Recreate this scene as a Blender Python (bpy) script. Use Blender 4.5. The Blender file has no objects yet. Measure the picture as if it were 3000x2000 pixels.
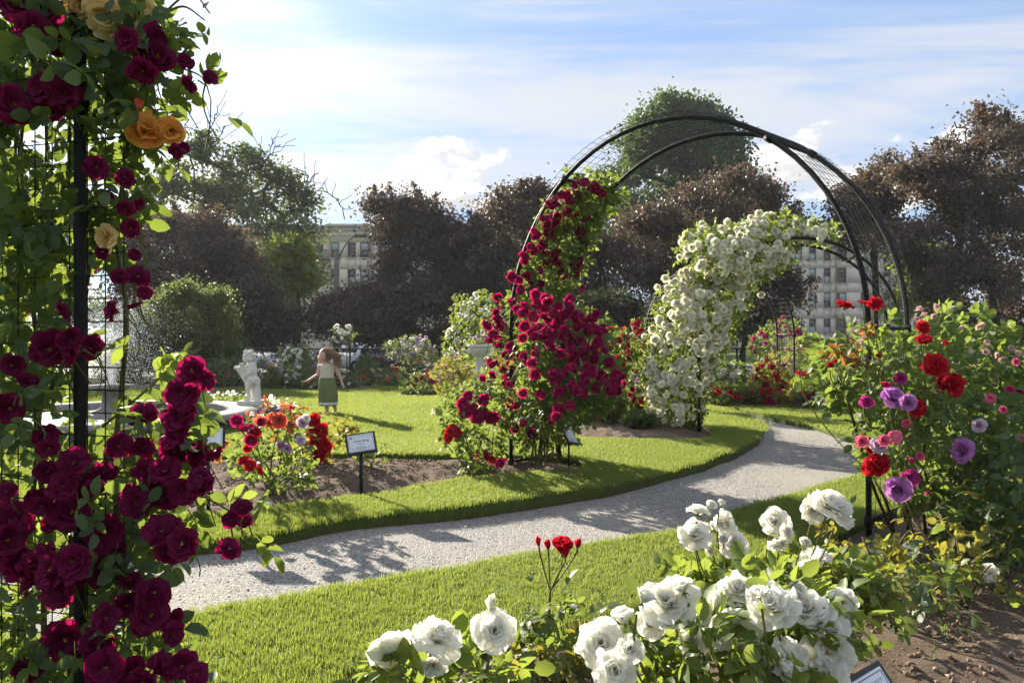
import bpy, bmesh, math, random
import numpy as np
from mathutils import Vector, Matrix

rng = np.random.default_rng(7)
random.seed(7)
R = math.radians
SC = bpy.context.scene
COL = SC.collection

# ------------------------------------------------------------------ camera, sky, sun, exposure
F, CX, HZ, CAMZ = 2250.0, 1500.0, 990.0, 1.2          # photo pixels: focal length, centre, horizon row
cam_d = bpy.data.cameras.new('camera')
cam = bpy.data.objects.new('camera', cam_d)
COL.objects.link(cam)
cam.location = (0, 0, CAMZ)
cam.rotation_euler = (R(90), 0, 0)
cam_d.sensor_width = 36
cam_d.lens = 27
cam_d.shift_y = -10 / 3000
cam_d.clip_start = 0.05
cam_d.clip_end = 3000
SC.camera = cam

SUN_AZ, SUN_EL = R(-35.5), R(21)                        # azimuth from +Y towards +X
SUN_DIR = Vector((math.sin(SUN_AZ) * math.cos(SUN_EL), math.cos(SUN_AZ) * math.cos(SUN_EL), math.sin(SUN_EL)))


def build_world():
    w = bpy.data.worlds.new('World')
    SC.world = w
    w.use_nodes = True
    nt = w.node_tree
    nt.nodes.clear()
    N, L = nt.nodes.new, nt.links.new

    def math_(op, a, b=None, c=None):
        n = N('ShaderNodeMath')
        n.operation = op
        for i, v in enumerate((a, b, c)):
            if v is None:
                continue
            if isinstance(v, (int, float)):
                n.inputs[i].default_value = v
            else:
                L(v, n.inputs[i])
        return n.outputs[0]

    def mapr(v, a, b, c=0.0, d=1.0, smooth=True):
        n = N('ShaderNodeMapRange')
        n.interpolation_type = 'SMOOTHSTEP' if smooth else 'LINEAR'
        L(v, n.inputs[0])
        for i, x in enumerate((a, b, c, d)):
            n.inputs[i + 1].default_value = x
        return n.outputs[0]

    sky = N('ShaderNodeTexSky')
    sky.sky_type = 'NISHITA'
    sky.sun_disc = False
    sky.sun_elevation = SUN_EL
    sky.sun_rotation = SUN_AZ
    sky.air_density = 0.8
    sky.dust_density = 0.0
    sky.ozone_density = 3.5
    tc = N('ShaderNodeTexCoord')
    sep = N('ShaderNodeSeparateXYZ')
    L(tc.outputs['Generated'], sep.inputs[0])
    x, y, z = sep.outputs
    zc = math_('MAXIMUM', z, 0.03)
    zp = math_('ADD', zc, 0.06)
    comb = N('ShaderNodeCombineXYZ')
    L(math_('DIVIDE', x, zp), comb.inputs[0])
    L(math_('DIVIDE', y, zp), comb.inputs[1])
    # thin high cloud, streaked
    mp = N('ShaderNodeMapping')
    mp.inputs['Rotation'].default_value = (0, 0, R(-28))
    mp.inputs['Scale'].default_value = (0.55, 1.5, 1)
    L(comb.outputs[0], mp.inputs[0])
    n1 = N('ShaderNodeTexNoise')
    n1.inputs['Scale'].default_value = 0.62
    n1.inputs['Detail'].default_value = 9
    n1.inputs['Roughness'].default_value = 0.62
    n1.inputs['Distortion'].default_value = 0.7
    L(mp.outputs[0], n1.inputs['Vector'])
    cirrus = math_('MULTIPLY', mapr(n1.outputs[0], 0.36, 0.59, 0.04, 0.95), mapr(z, 0.10, 0.36, 0.55, 1.0))
    # heaped clouds in a low belt
    comb2 = N('ShaderNodeCombineXYZ')
    L(math_('MULTIPLY', math_('ARCTAN2', x, y), 5.2), comb2.inputs[0])
    L(math_('MULTIPLY', z, 13.5), comb2.inputs[1])
    n2 = N('ShaderNodeTexNoise')
    n2.inputs['Scale'].default_value = 1.15
    n2.inputs['Detail'].default_value = 8
    n2.inputs['Roughness'].default_value = 0.6
    n2.inputs['Distortion'].default_value = 0.25
    mp2 = N('ShaderNodeMapping')
    mp2.inputs['Location'].default_value = (2.6, 9.9, 0)
    L(comb2.outputs[0], mp2.inputs[0])
    L(mp2.outputs[0], n2.inputs['Vector'])
    belt = math_('MULTIPLY', mapr(z, 0.09, 0.17), mapr(z, 0.33, 0.22))
    cum = mapr(math_('ADD', n2.outputs[0], math_('MULTIPLY', math_('SUBTRACT', belt, 1.0), 0.30)), 0.50, 0.58)
    n3 = N('ShaderNodeTexNoise')                            # the same clouds sampled towards the sun: self-shading
    for k in ('Scale', 'Detail', 'Roughness', 'Distortion'):
        n3.inputs[k].default_value = n2.inputs[k].default_value
    mp3 = N('ShaderNodeMapping')
    mp3.inputs['Location'].default_value = (2.5, 10.06, 0)
    L(comb2.outputs[0], mp3.inputs[0])
    L(mp3.outputs[0], n3.inputs['Vector'])
    shade = mapr(math_('SUBTRACT', n2.outputs[0], n3.outputs[0]), -0.10, 0.10, 0.70, 1.12)
    # brightness rises towards the sun (forward scattering)
    dot = N('ShaderNodeVectorMath')
    dot.operation = 'DOT_PRODUCT'
    L(tc.outputs['Generated'], dot.inputs[0])
    dot.inputs[1].default_value = SUN_DIR
    fwd = math_('POWER', mapr(dot.outputs['Value'], 0.72, 1.0, 0.0, 1.0, False), 4.0)

    def lit(col, base, gain, extra=None):
        s = N('ShaderNodeVectorMath')
        s.operation = 'SCALE'
        s.inputs[0].default_value = (1.0, 0.97, 0.92)
        L(math_('MULTIPLY', fwd, gain), s.inputs['Scale'])
        v = N('ShaderNodeVectorMath')
        v.operation = 'ADD'
        v.inputs[0].default_value = [c * base for c in col]
        L(s.outputs[0], v.inputs[1])
        if extra is None:
            return v.outputs[0]
        e = N('ShaderNodeVectorMath')
        e.operation = 'SCALE'
        L(v.outputs[0], e.inputs[0])
        L(extra, e.inputs['Scale'])
        return e.outputs[0]

    def over(fac, a_, b_):
        n = N('ShaderNodeMix')
        n.data_type = 'RGBA'
        L(fac, n.inputs[0])
        L(a_, n.inputs[6])
        L(b_, n.inputs[7])
        return n.outputs[2]

    veil = lit((0.48, 0.66, 1.0), 2.35, 3.0)                # thin haze, thicker towards the horizon
    m1 = over(mapr(z, 0.0, 0.75, 0.90, 0.45, False), sky.outputs[0], veil)
    m2 = over(cirrus, m1, lit((0.94, 0.97, 1.0), 2.75, 3.0))
    m3 = over(cum, m2, lit((0.99, 0.99, 1.0), 3.3, 2.6, shade))
    bg = N('ShaderNodeBackground')
    bg.inputs['Strength'].default_value = 0.080
    L(m3, bg.inputs['Color'])
    out = N('ShaderNodeOutputWorld')
    L(bg.outputs[0], out.inputs[0])


build_world()
sun_d = bpy.data.lights.new('sun', 'SUN')
sun_d.energy = 3.9
sun_d.angle = R(0.6)
sun_d.color = (1.0, 0.91, 0.76)
sun_o = bpy.data.objects.new('sun', sun_d)
COL.objects.link(sun_o)
sun_o.rotation_euler = SUN_DIR.to_track_quat('Z', 'Y').to_euler()
sun_o.location = (-20, 30, 20)
SC.view_settings.view_transform = 'Standard'
SC.view_settings.look = 'None'
SC.view_settings.gamma = 1
SC.view_settings.exposure = 2.0
SC.cycles.use_denoising = True
SC.cycles.max_bounces = 6
SC.cycles.diffuse_bounces = 3
SC.cycles.transmission_bounces = 4
SC.cycles.transparent_max_bounces = 8
SC.cycles.caustics_reflective = False
SC.cycles.caustics_refractive = False
SC.cycles.sample_clamp_indirect = 6


# ------------------------------------------------------------------ helpers
def P(px, py, D):
    return np.array([(px - CX) / F * D, D, CAMZ - (py - HZ) / F * D])


def Pv(px, py, D):
    return np.stack([(px - CX) / F * D, D, CAMZ - (py - HZ) / F * D], -1)


def G(px, py, z=0.0):
    D = (CAMZ - z) * F / (py - HZ)
    return ((px - CX) / F * D, D)


def nrm(v):
    return v / np.maximum(np.linalg.norm(v, axis=-1, keepdims=True), 1e-9)


def frames(x, n):
    x = nrm(x)
    y = nrm(np.cross(n, x))
    z = np.cross(x, y)
    return np.stack([x, y, z], -1)


def axis_frames(z, roll=None):
    z = nrm(z)
    h = np.where(np.abs(z[:, 2:3]) > 0.9, np.array([[1.0, 0, 0]]), np.array([[0, 0, 1.0]]))
    x = nrm(np.cross(h, z))
    y = np.cross(z, x)
    if roll is not None:
        c, s = np.cos(roll)[:, None], np.sin(roll)[:, None]
        x, y = x * c + y * s, y * c - x * s
    return np.stack([x, y, z], -1)


def mesh_np(name, V, Fs, mats=(), smooth=True, attrs=None, mi=None):
    """Fs: int array (n,k) or list of such arrays"""
    if not isinstance(Fs, (list, tuple)):
        Fs = [Fs]
    Fs = [np.asarray(f, dtype=np.int32) for f in Fs if len(f)]
    me = bpy.data.meshes.new(name)
    V = np.asarray(V, dtype=np.float32)
    me.vertices.add(len(V))
    me.vertices.foreach_set('co', V.ravel())
    nl = sum(f.size for f in Fs)
    npoly = sum(len(f) for f in Fs)
    if npoly:
        me.loops.add(nl)
        me.loops.foreach_set('vertex_index', np.concatenate([f.ravel() for f in Fs]))
        me.polygons.add(npoly)
        tot = np.concatenate([np.full(len(f), f.shape[1], np.int32) for f in Fs])
        st = np.concatenate([[0], np.cumsum(tot)[:-1]]).astype(np.int32)
        me.polygons.foreach_set('loop_start', st)
        me.polygons.foreach_set('loop_total', tot)
        if smooth:
            me.polygons.foreach_set('use_smooth', np.ones(npoly, bool))
        if mi is not None:
            me.polygons.foreach_set('material_index', np.asarray(mi, np.int32))
    for m in mats:
        me.materials.append(m)
    for k, a in (attrs or {}).items():
        at = me.attributes.new(k, 'FLOAT', 'POINT')
        at.data.foreach_set('value', np.asarray(a, np.float32))
    me.update(calc_edges=True)
    return me


def merge(Vt, Ft, pos, Rm, s, var=None):
    """copies of a template; returns verts, faces, var"""
    n, nv = len(pos), len(Vt)
    s = np.asarray(s, float)
    if s.ndim == 1:
        s = s[:, None]
    S = s[:, None, :] if s.shape[1] == 3 else s[:, :, None]
    VV = np.einsum('nij,nvj->nvi', Rm, Vt[None] * S) + pos[:, None, :]
    FF = (np.asarray(Ft)[None] + (np.arange(n) * nv)[:, None, None]).reshape(-1, np.asarray(Ft).shape[1])
    vv = np.repeat(rng.random(n) if var is None else var, nv)
    return VV.reshape(-1, 3), FF, vv


class Acc:
    """collects uniform faces from several sources"""
    def __init__(s):
        s.V, s.F, s.A, s.n = [], {}, [], 0

    def add(s, V, Fa, a=None):
        V = np.asarray(V, float)
        if not len(V):
            return
        for f in (Fa if isinstance(Fa, list) else [Fa]):
            f = np.asarray(f)
            s.F.setdefault(f.shape[1], []).append(f + s.n)
        s.V.append(V)
        s.A.append(np.zeros(len(V)) if a is None else np.asarray(a, float))
        s.n += len(V)

    def mesh(s, name, mat, smooth=True, off=None):
        V = np.concatenate(s.V)
        if off is not None:
            V = V - np.asarray(off)[None]
        return mesh_np(name, V, [np.concatenate(v) for v in s.F.values()], [mat], smooth, {'var': np.concatenate(s.A)})


def tag(o, label=None, cat=None, group=None, kind=None):
    if label:
        o['label'] = label
    if cat:
        o['category'] = cat
    if group:
        o['group'] = group
    if kind:
        o['kind'] = kind
    return o


def thing(name, loc, label, cat, group=None, rz=0.0):
    o = bpy.data.objects.new(name, None)
    o.empty_display_size = 0.05
    COL.objects.link(o)
    o.location = loc
    o.rotation_euler = (0, 0, rz)
    return tag(o, label, cat, group)


def part(name, me, parent=None, loc=(0, 0, 0), kind=None, rot=None):
    o = bpy.data.objects.new(name, me)
    COL.objects.link(o)
    o.location = loc
    if rot is not None:
        o.rotation_euler = rot
    if parent is not None:
        o.parent = parent
    if kind:
        o['kind'] = kind
    return o


def box(x0, x1, y0, y1, z0, z1):
    V = np.array([[x, y, z] for z in (z0, z1) for y in (y0, y1) for x in (x0, x1)], float)
    Fq = np.array([[0, 2, 3, 1], [4, 5, 7, 6], [0, 1, 5, 4], [2, 6, 7, 3], [0, 4, 6, 2], [1, 3, 7, 5]])
    return V, Fq


def bevel_box(name, x0, x1, y0, y1, z0, z1, mat, b=0.006, seg=2):
    bm = bmesh.new()
    V, Fq = box(x0, x1, y0, y1, z0, z1)
    vs = [bm.verts.new(v) for v in V]
    for f in Fq:
        bm.faces.new([vs[i] for i in f])
    bm.normal_update()
    bmesh.ops.bevel(bm, geom=bm.edges[:], offset=b, segments=seg, affect='EDGES', profile=0.6)
    me = bpy.data.meshes.new(name)
    bm.to_mesh(me)
    bm.free()
    me.materials.append(mat)
    return me


def tube(pts, rad, sides=6, caps=True):
    """swept tube along a polyline"""
    pts = np.asarray(pts, float)
    n = len(pts)
    rad = np.broadcast_to(np.asarray(rad, float), (n,))
    t = np.gradient(pts, axis=0)
    t = nrm(t)
    ref = np.array([0, 0, 1.0]) if abs(t[0, 2]) < 0.9 else np.array([1.0, 0, 0])
    u = nrm(np.cross(t[0], ref)[None])[0]
    us = []
    for i in range(n):
        u = u - t[i] * np.dot(u, t[i])
        u = u / max(np.linalg.norm(u), 1e-9)
        us.append(u)
    us = np.array(us)
    vs = np.cross(t, us)
    a = np.arange(sides) * 2 * math.pi / sides
    V = pts[:, None] + (us[:, None] * np.cos(a)[None, :, None] + vs[:, None] * np.sin(a)[None, :, None]) * rad[:, None, None]
    V = V.reshape(-1, 3)
    i = np.arange(n - 1)[:, None] * sides
    j = np.arange(sides)[None]
    k = (j + 1) % sides
    Fq = np.stack([i + j, i + k, i + sides + k, i + sides + j], -1).reshape(-1, 4)
    out = [Fq]
    if caps:
        V = np.concatenate([V, pts[:1], pts[-1:]])
        b = len(V) - 2
        j = np.arange(sides)
        k = (j + 1) % sides
        T = np.concatenate([np.stack([np.full(sides, b), k, j], -1),
                            np.stack([np.full(sides, b + 1), (n - 1) * sides + j, (n - 1) * sides + k], -1)])
        out.append(T)
    return V, out


def lathe(prof, n=24, sx=1.0, sy=1.0, cap=True):
    prof = np.asarray(prof, float)
    a = np.arange(n) * 2 * math.pi / n
    V = np.stack([prof[:, None, 0] * np.cos(a)[None] * sx, prof[:, None, 0] * np.sin(a)[None] * sy,
                  np.repeat(prof[:, 1:2], n, 1)], -1).reshape(-1, 3)
    i = np.arange(len(prof) - 1)[:, None] * n
    j = np.arange(n)[None]
    k = (j + 1) % n
    return V, np.stack([i + j, i + k, i + n + k, i + n + j], -1).reshape(-1, 4)


def bez(p0, p1, p2, n=8):
    t = np.linspace(0, 1, n)[:, None]
    return (1 - t) ** 2 * np.asarray(p0) + 2 * t * (1 - t) * np.asarray(p1) + t ** 2 * np.asarray(p2)


def spline(pts, n):
    """Catmull-Rom through points, n samples"""
    p = np.asarray(pts, float)
    p = np.concatenate([2 * p[:1] - p[1:2], p, 2 * p[-1:] - p[-2:-1]])
    u = np.linspace(0, len(p) - 3 - 1e-6, n)
    i = u.astype(int)
    t = (u - i)[:, None]
    a, b, c, d = p[i], p[i + 1], p[i + 2], p[i + 3]
    return 0.5 * (2 * b + (c - a) * t + (2 * a - 5 * b + 4 * c - d) * t ** 2 + (3 * b - a - 3 * c + d) * t ** 3)


def hash3(i, j, k, s):
    h = (i * 73856093) ^ (j * 19349663) ^ (k * 83492791) ^ (s * 2654435761)
    h = (h ^ (h >> 13)) * 1274126177
    return ((h ^ (h >> 16)) & 0xFFFFFF) / float(0xFFFFFF)


def vnoise(p, s=0):
    p = np.asarray(p, float)
    i = np.floor(p).astype(np.int64)
    f = p - i
    f = f * f * (3 - 2 * f)
    r = 0
    for dx in (0, 1):
        for dy in (0, 1):
            for dz in (0, 1):
                w = (f[..., 0] if dx else 1 - f[..., 0]) * (f[..., 1] if dy else 1 - f[..., 1]) * (f[..., 2] if dz else 1 - f[..., 2])
                r = r + w * hash3(i[..., 0] + dx, i[..., 1] + dy, i[..., 2] + dz, s)
    return r


def inpoly(x, y, poly):
    poly = np.asarray(poly, float)
    r = np.zeros(x.shape, bool)
    x1, y1 = poly[-1]
    for x2, y2 in poly:
        c = ((y2 > y) != (y1 > y))
        if y2 != y1:
            r ^= c & (x < (x1 - x2) * (y - y2) / (y1 - y2) + x2)
        x1, y1 = x2, y2
    return r


def segdist(x, y, poly, closed=True):
    poly = np.asarray(poly, float)
    q = np.roll(poly, -1, 0) if closed else poly[1:]
    p = poly if closed else poly[:-1]
    d = np.full(x.shape, 1e9)
    for (ax, ay), (bx, by) in zip(p, q):
        vx, vy = bx - ax, by - ay
        l2 = vx * vx + vy * vy + 1e-12
        t = np.clip(((x - ax) * vx + (y - ay) * vy) / l2, 0, 1)
        d = np.minimum(d, (x - ax - t * vx) ** 2 + (y - ay - t * vy) ** 2)
    return np.sqrt(d)


def sdf(x, y, poly):
    d = segdist(x, y, poly)
    return np.where(inpoly(x, y, poly), -d, d)


def sample_poly(poly, n):
    poly = np.asarray(poly, float)
    a, b = poly.min(0), poly.max(0)
    out = []
    m = 0
    while m < n:
        q = a + rng.random((n * 2, 2)) * (b - a)
        q = q[inpoly(q[:, 0], q[:, 1], poly)]
        out.append(q)
        m += len(q)
    return np.concatenate(out)[:n]


def volume(poly, D0, th, n, edge=90.0, gap=0.0, gf=2.0, seed=0):
    """points in a plant's real volume: outline at its own distance, real thickness th (m, half)"""
    res = []
    m = 0
    k = 0
    while m < n and k < 12:
        q = sample_poly(poly, n)
        ed = segdist(q[:, 0], q[:, 1], poly)
        half = th * np.sqrt(np.clip(ed / edge, 0.06, 1))
        D = D0 + (rng.random(n) * 2 - 1) * half
        p = Pv(q[:, 0], q[:, 1], D)
        if gap > 0:
            p = p[vnoise(p * gf, seed + 11) > gap]
        res.append(p)
        m += len(p)
        k += 1
    return np.concatenate(res)[:n]


def randdir(n, up=0.0, tilt=1.0):
    v = rng.normal(size=(n, 3)) * tilt
    v[:, 2] += up
    return nrm(v)


# ------------------------------------------------------------------ materials
def newmat(name):
    m = bpy.data.materials.new(name)
    m.use_nodes = True
    nt = m.node_tree
    nt.nodes.clear()
    return m, nt, nt.nodes.new, nt.links.new


def rgba(c):
    return (c[0], c[1], c[2], 1)


def leafmat(name, c1, c2, tr, tf=0.42, rough=0.5, spec=0.25):
    m, nt, N, L = newmat(name)
    at = N('ShaderNodeAttribute')
    at.attribute_name = 'var'
    oi = N('ShaderNodeObjectInfo')
    ad = N('ShaderNodeMath')
    ad.operation = 'ADD'
    L(at.outputs['Fac'], ad.inputs[0])
    L(oi.outputs['Random'], ad.inputs[1])
    fr = N('ShaderNodeMath')
    fr.operation = 'FRACT'
    L(ad.outputs[0], fr.inputs[0])
    mx = N('ShaderNodeMix')
    mx.data_type = 'RGBA'
    mx.inputs[6].default_value = rgba(c1)
    mx.inputs[7].default_value = rgba(c2)
    L(fr.outputs[0], mx.inputs[0])
    pb = N('ShaderNodeBsdfPrincipled')
    pb.inputs['Roughness'].default_value = rough
    pb.inputs['Specular IOR Level'].default_value = spec
    L(mx.outputs[2], pb.inputs['Base Color'])
    tb = N('ShaderNodeBsdfTranslucent')
    mt = N('ShaderNodeMix')
    mt.data_type = 'RGBA'
    mt.inputs[0].default_value = 0.75
    L(mx.outputs[2], mt.inputs[6])
    mt.inputs[7].default_value = rgba(tr)
    L(mt.outputs[2], tb.inputs['Color'])
    ms = N('ShaderNodeMixShader')
    ms.inputs[0].default_value = tf
    L(pb.outputs[0], ms.inputs[1])
    L(tb.outputs[0], ms.inputs[2])
    o = N('ShaderNodeOutputMaterial')
    L(ms.outputs[0], o.inputs[0])
    return m


def petalmat(name, ce, cb, tr, tf=0.38, rough=0.6, spec=0.15):
    m, nt, N, L = newmat(name)
    at = N('ShaderNodeAttribute')
    at.attribute_name = 'pv'
    mr = N('ShaderNodeMapRange')
    mr.inputs[1].default_value = 0.05
    mr.inputs[2].default_value = 0.6
    L(at.outputs['Fac'], mr.inputs[0])
    mx = N('ShaderNodeMix')
    mx.data_type = 'RGBA'
    mx.inputs[6].default_value = rgba(cb)
    mx.inputs[7].default_value = rgba(ce)
    L(mr.outputs[0], mx.inputs[0])
    oi = N('ShaderNodeObjectInfo')
    hv = N('ShaderNodeHueSaturation')
    vr = N('ShaderNodeMapRange')
    vr.inputs[3].default_value = 0.78
    vr.inputs[4].default_value = 1.15
    L(oi.outputs['Random'], vr.inputs[0])
    L(vr.outputs[0], hv.inputs['Value'])
    L(mx.outputs[2], hv.inputs['Color'])
    pb = N('ShaderNodeBsdfPrincipled')
    pb.inputs['Roughness'].default_value = rough
    pb.inputs['Specular IOR Level'].default_value = spec
    L(hv.outputs[0], pb.inputs['Base Color'])
    tb = N('ShaderNodeBsdfTranslucent')
    tb.inputs['Color'].default_value = rgba(tr)
    ms = N('ShaderNodeMixShader')
    ms.inputs[0].default_value = tf
    L(pb.outputs[0], ms.inputs[1])
    L(tb.outputs[0], ms.inputs[2])
    o = N('ShaderNodeOutputMaterial')
    L(ms.outputs[0], o.inputs[0])
    return m


def plainmat(name, c, rough=0.6, spec=0.3, metal=0.0, noise=None, bump=0.0, scale=20.0, coat=0.0):
    """noise: second colour mixed in by a noise texture"""
    m, nt, N, L = newmat(name)
    pb = N('ShaderNodeBsdfPrincipled')
    pb.inputs['Base Color'].default_value = rgba(c)
    pb.inputs['Roughness'].default_value = rough
    pb.inputs['Specular IOR Level'].default_value = spec
    pb.inputs['Metallic'].default_value = metal
    pb.inputs['Coat Weight'].default_value = coat
    if noise is not None or bump:
        tc = N('ShaderNodeTexCoord')
        n = N('ShaderNodeTexNoise')
        n.inputs['Scale'].default_value = scale
        n.inputs['Detail'].default_value = 6
        n.inputs['Roughness'].default_value = 0.65
        L(tc.outputs['Object'], n.inputs['Vector'])
        if noise is not None:
            mr = N('ShaderNodeMapRange')
            mr.inputs[1].default_value = 0.35
            mr.inputs[2].default_value = 0.68
            L(n.outputs[0], mr.inputs[0])
            mx = N('ShaderNodeMix')
            mx.data_type = 'RGBA'
            mx.inputs[6].default_value = rgba(c)
            mx.inputs[7].default_value = rgba(noise)
            L(mr.outputs[0], mx.inputs[0])
            L(mx.outputs[2], pb.inputs['Base Color'])
        if bump:
            b = N('ShaderNodeBump')
            b.inputs['Strength'].default_value = bump
            b.inputs['Distance'].default_value = 0.02
            L(n.outputs[0], b.inputs['Height'])
            L(b.outputs[0], pb.inputs['Normal'])
    o = N('ShaderNodeOutputMaterial')
    L(pb.outputs[0], o.inputs[0])
    return m


M = {}
M['iron'] = plainmat('black_iron', (0.009, 0.009, 0.010), 0.62, 0.22, noise=(0.02, 0.017, 0.015), bump=0.15, scale=60)
M['wire'] = plainmat('black_wire', (0.012, 0.012, 0.012), 0.5, 0.35)
M['cane'] = plainmat('rose_cane', (0.10, 0.11, 0.035), 0.6, 0.2, noise=(0.11, 0.065, 0.035), bump=0.3, scale=40)
M['twig'] = plainmat('green_twig', (0.11, 0.15, 0.035), 0.55, 0.25, noise=(0.16, 0.10, 0.04), scale=12)
M['bark'] = plainmat('tree_bark', (0.05, 0.04, 0.033), 0.85, 0.1, noise=(0.095, 0.08, 0.065), bump=0.6, scale=9)
M['leaf'] = leafmat('rose_leaf', (0.048, 0.082, 0.036), (0.10, 0.138, 0.052), (0.40, 0.52, 0.07), 0.38)
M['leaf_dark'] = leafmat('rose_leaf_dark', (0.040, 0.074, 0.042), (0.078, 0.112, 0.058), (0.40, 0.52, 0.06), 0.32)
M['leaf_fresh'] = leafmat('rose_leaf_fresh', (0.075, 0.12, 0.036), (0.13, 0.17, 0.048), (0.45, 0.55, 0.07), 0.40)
M['leaf_young'] = leafmat('rose_leaf_young', (0.11, 0.14, 0.035), (0.165, 0.13, 0.035), (0.50, 0.45, 0.06), 0.40)
M['leaf_bronze'] = leafmat('rose_leaf_bronze', (0.20, 0.075, 0.030), (0.10, 0.06, 0.025), (0.6, 0.22, 0.05))
M['shrub_leaf'] = leafmat('shrub_leaf', (0.05, 0.078, 0.035), (0.115, 0.14, 0.065), (0.34, 0.42, 0.10), 0.35)
M['copper_leaf'] = leafmat('copper_leaf', (0.074, 0.061, 0.058), (0.120, 0.092, 0.073), (0.26, 0.17, 0.09), 0.24, 0.5, 0.3)
M['elm_leaf'] = leafmat('elm_leaf', (0.045, 0.072, 0.028), (0.082, 0.110, 0.040), (0.28, 0.36, 0.07), 0.27)
M['maple_leaf'] = leafmat('maple_leaf', (0.026, 0.056, 0.030), (0.050, 0.088, 0.042), (0.20, 0.30, 0.07), 0.28)
M['lime_leaf'] = leafmat('lime_leaf', (0.07, 0.12, 0.025), (0.12, 0.16, 0.03), (0.42, 0.52, 0.06), 0.45)
M['sepal'] = leafmat('sepal', (0.08, 0.13, 0.03), (0.12, 0.16, 0.04), (0.4, 0.5, 0.06), 0.3)
M['stamen'] = plainmat('stamen', (0.62, 0.42, 0.10), 0.7, 0.1)
M['stone'] = plainmat('carved_stone', (0.78, 0.75, 0.69), 0.85, 0.15, noise=(0.58, 0.55, 0.49), bump=0.35, scale=26)
M['stone_dark'] = plainmat('weathered_stone', (0.30, 0.28, 0.25), 0.85, 0.15, noise=(0.16, 0.15, 0.135), bump=0.4, scale=14)
M['board'] = plainmat('sign_board', (0.010, 0.011, 0.014), 0.4, 0.35)
M['plaque'] = plainmat('plaque', (0.72, 0.75, 0.80), 0.45, 0.3)
M['ink'] = plainmat('ink', (0.02, 0.03, 0.06), 0.6, 0.2)
M['ink_pale'] = plainmat('ink_pale', (0.42, 0.42, 0.50), 0.6, 0.2)

# petals: edge colour, base colour, light through
PET = {
    'crimson': petalmat('petal_crimson', (0.29, 0.008, 0.082), (0.34, 0.04, 0.12), (0.66, 0.015, 0.15), 0.40),
    'wine': petalmat('petal_wine', (0.145, 0.007, 0.052), (0.22, 0.035, 0.075), (0.50, 0.012, 0.12), 0.34),
    'white': petalmat('petal_white', (0.90, 0.885, 0.83), (0.86, 0.83, 0.62), (0.95, 0.93, 0.82), 0.48),
    'ivory': petalmat('petal_ivory', (0.88, 0.86, 0.75), (0.84, 0.80, 0.54), (0.92, 0.89, 0.68), 0.48),
    'blush': petalmat('petal_blush', (0.74, 0.52, 0.50), (0.76, 0.62, 0.52), (0.8, 0.5, 0.45), 0.34),
    'pink': petalmat('petal_pink', (0.70, 0.14, 0.28), (0.72, 0.35, 0.38), (0.85, 0.2, 0.3), 0.36),
    'hotpink': petalmat('petal_hotpink', (0.56, 0.035, 0.19), (0.55, 0.10, 0.25), (0.8, 0.05, 0.2), 0.36),
    'magenta': petalmat('petal_magenta', (0.42, 0.05, 0.24), (0.5, 0.12, 0.3), (0.65, 0.06, 0.3), 0.35),
    'lilac': petalmat('petal_lilac', (0.48, 0.20, 0.50), (0.44, 0.13, 0.42), (0.6, 0.25, 0.6), 0.34),
    'palelilac': petalmat('petal_palelilac', (0.62, 0.48, 0.60), (0.6, 0.4, 0.55), (0.7, 0.5, 0.65), 0.34),
    'red': petalmat('petal_red', (0.46, 0.008, 0.024), (0.34, 0.006, 0.018), (0.75, 0.02, 0.04), 0.36),
    'coral': petalmat('petal_coral', (0.74, 0.13, 0.09), (0.74, 0.22, 0.10), (0.85, 0.18, 0.1), 0.36),
    'orange': petalmat('petal_orange', (0.88, 0.44, 0.12), (0.88, 0.52, 0.08), (0.95, 0.5, 0.1), 0.46),
    'apricot': petalmat('petal_apricot', (0.88, 0.70, 0.38), (0.86, 0.58, 0.22), (0.95, 0.7, 0.32), 0.46),
    'violet': petalmat('petal_violet', (0.10, 0.025, 0.26), (0.20, 0.06, 0.30), (0.2, 0.04, 0.4), 0.3),
}

# ------------------------------------------------------------------ ground: lawn, path, beds
inner_px = [(612, 1626), (1020, 1562), (1403, 1518), (1786, 1454), (2041, 1390), (2194, 1327), (2245, 1276), (2232, 1250), (2168, 1218), (2066, 1199)]
outer_px = [(0, 1870), (536, 1786), (893, 1722), (1276, 1658), (1658, 1594), (2015, 1537), (2168, 1480), (2360, 1429), (2526, 1378),
            (2590, 1330), (2519, 1288), (2423, 1256), (2296, 1224), (2092, 1199)]
inner = [G(*p) for p in inner_px]
outer = [G(*p, 0.085) for p in outer_px]              # the near lawn's grass tops hide the path's edge
inner = [(-6.2, 3.3), (-3.6, 3.75)] + inner[0:] + [(2.2, 13.9), (0.6, 14.6)]
outer = [(-6.4, 1.8), (-3.4, 2.5)] + outer[0:-1] + [(3.0, 14.6), (0.7, 15.6)]
PATH = np.concatenate([spline(inner, 90), spline(outer, 90)[::-1]])


def gpoly(px, extra=()):
    return np.array([G(*p, 0.085) for p in px] + list(extra))


def smooth_poly(p, n=70):
    p = np.asarray(p)
    q = np.concatenate([p[-2:], p, p[:2]])
    s = spline(q, n + int(n * 4 / len(p)))
    k = int(len(s) * 2.0 / (len(q) - 1))
    return s[k:len(s) - k]


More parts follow.
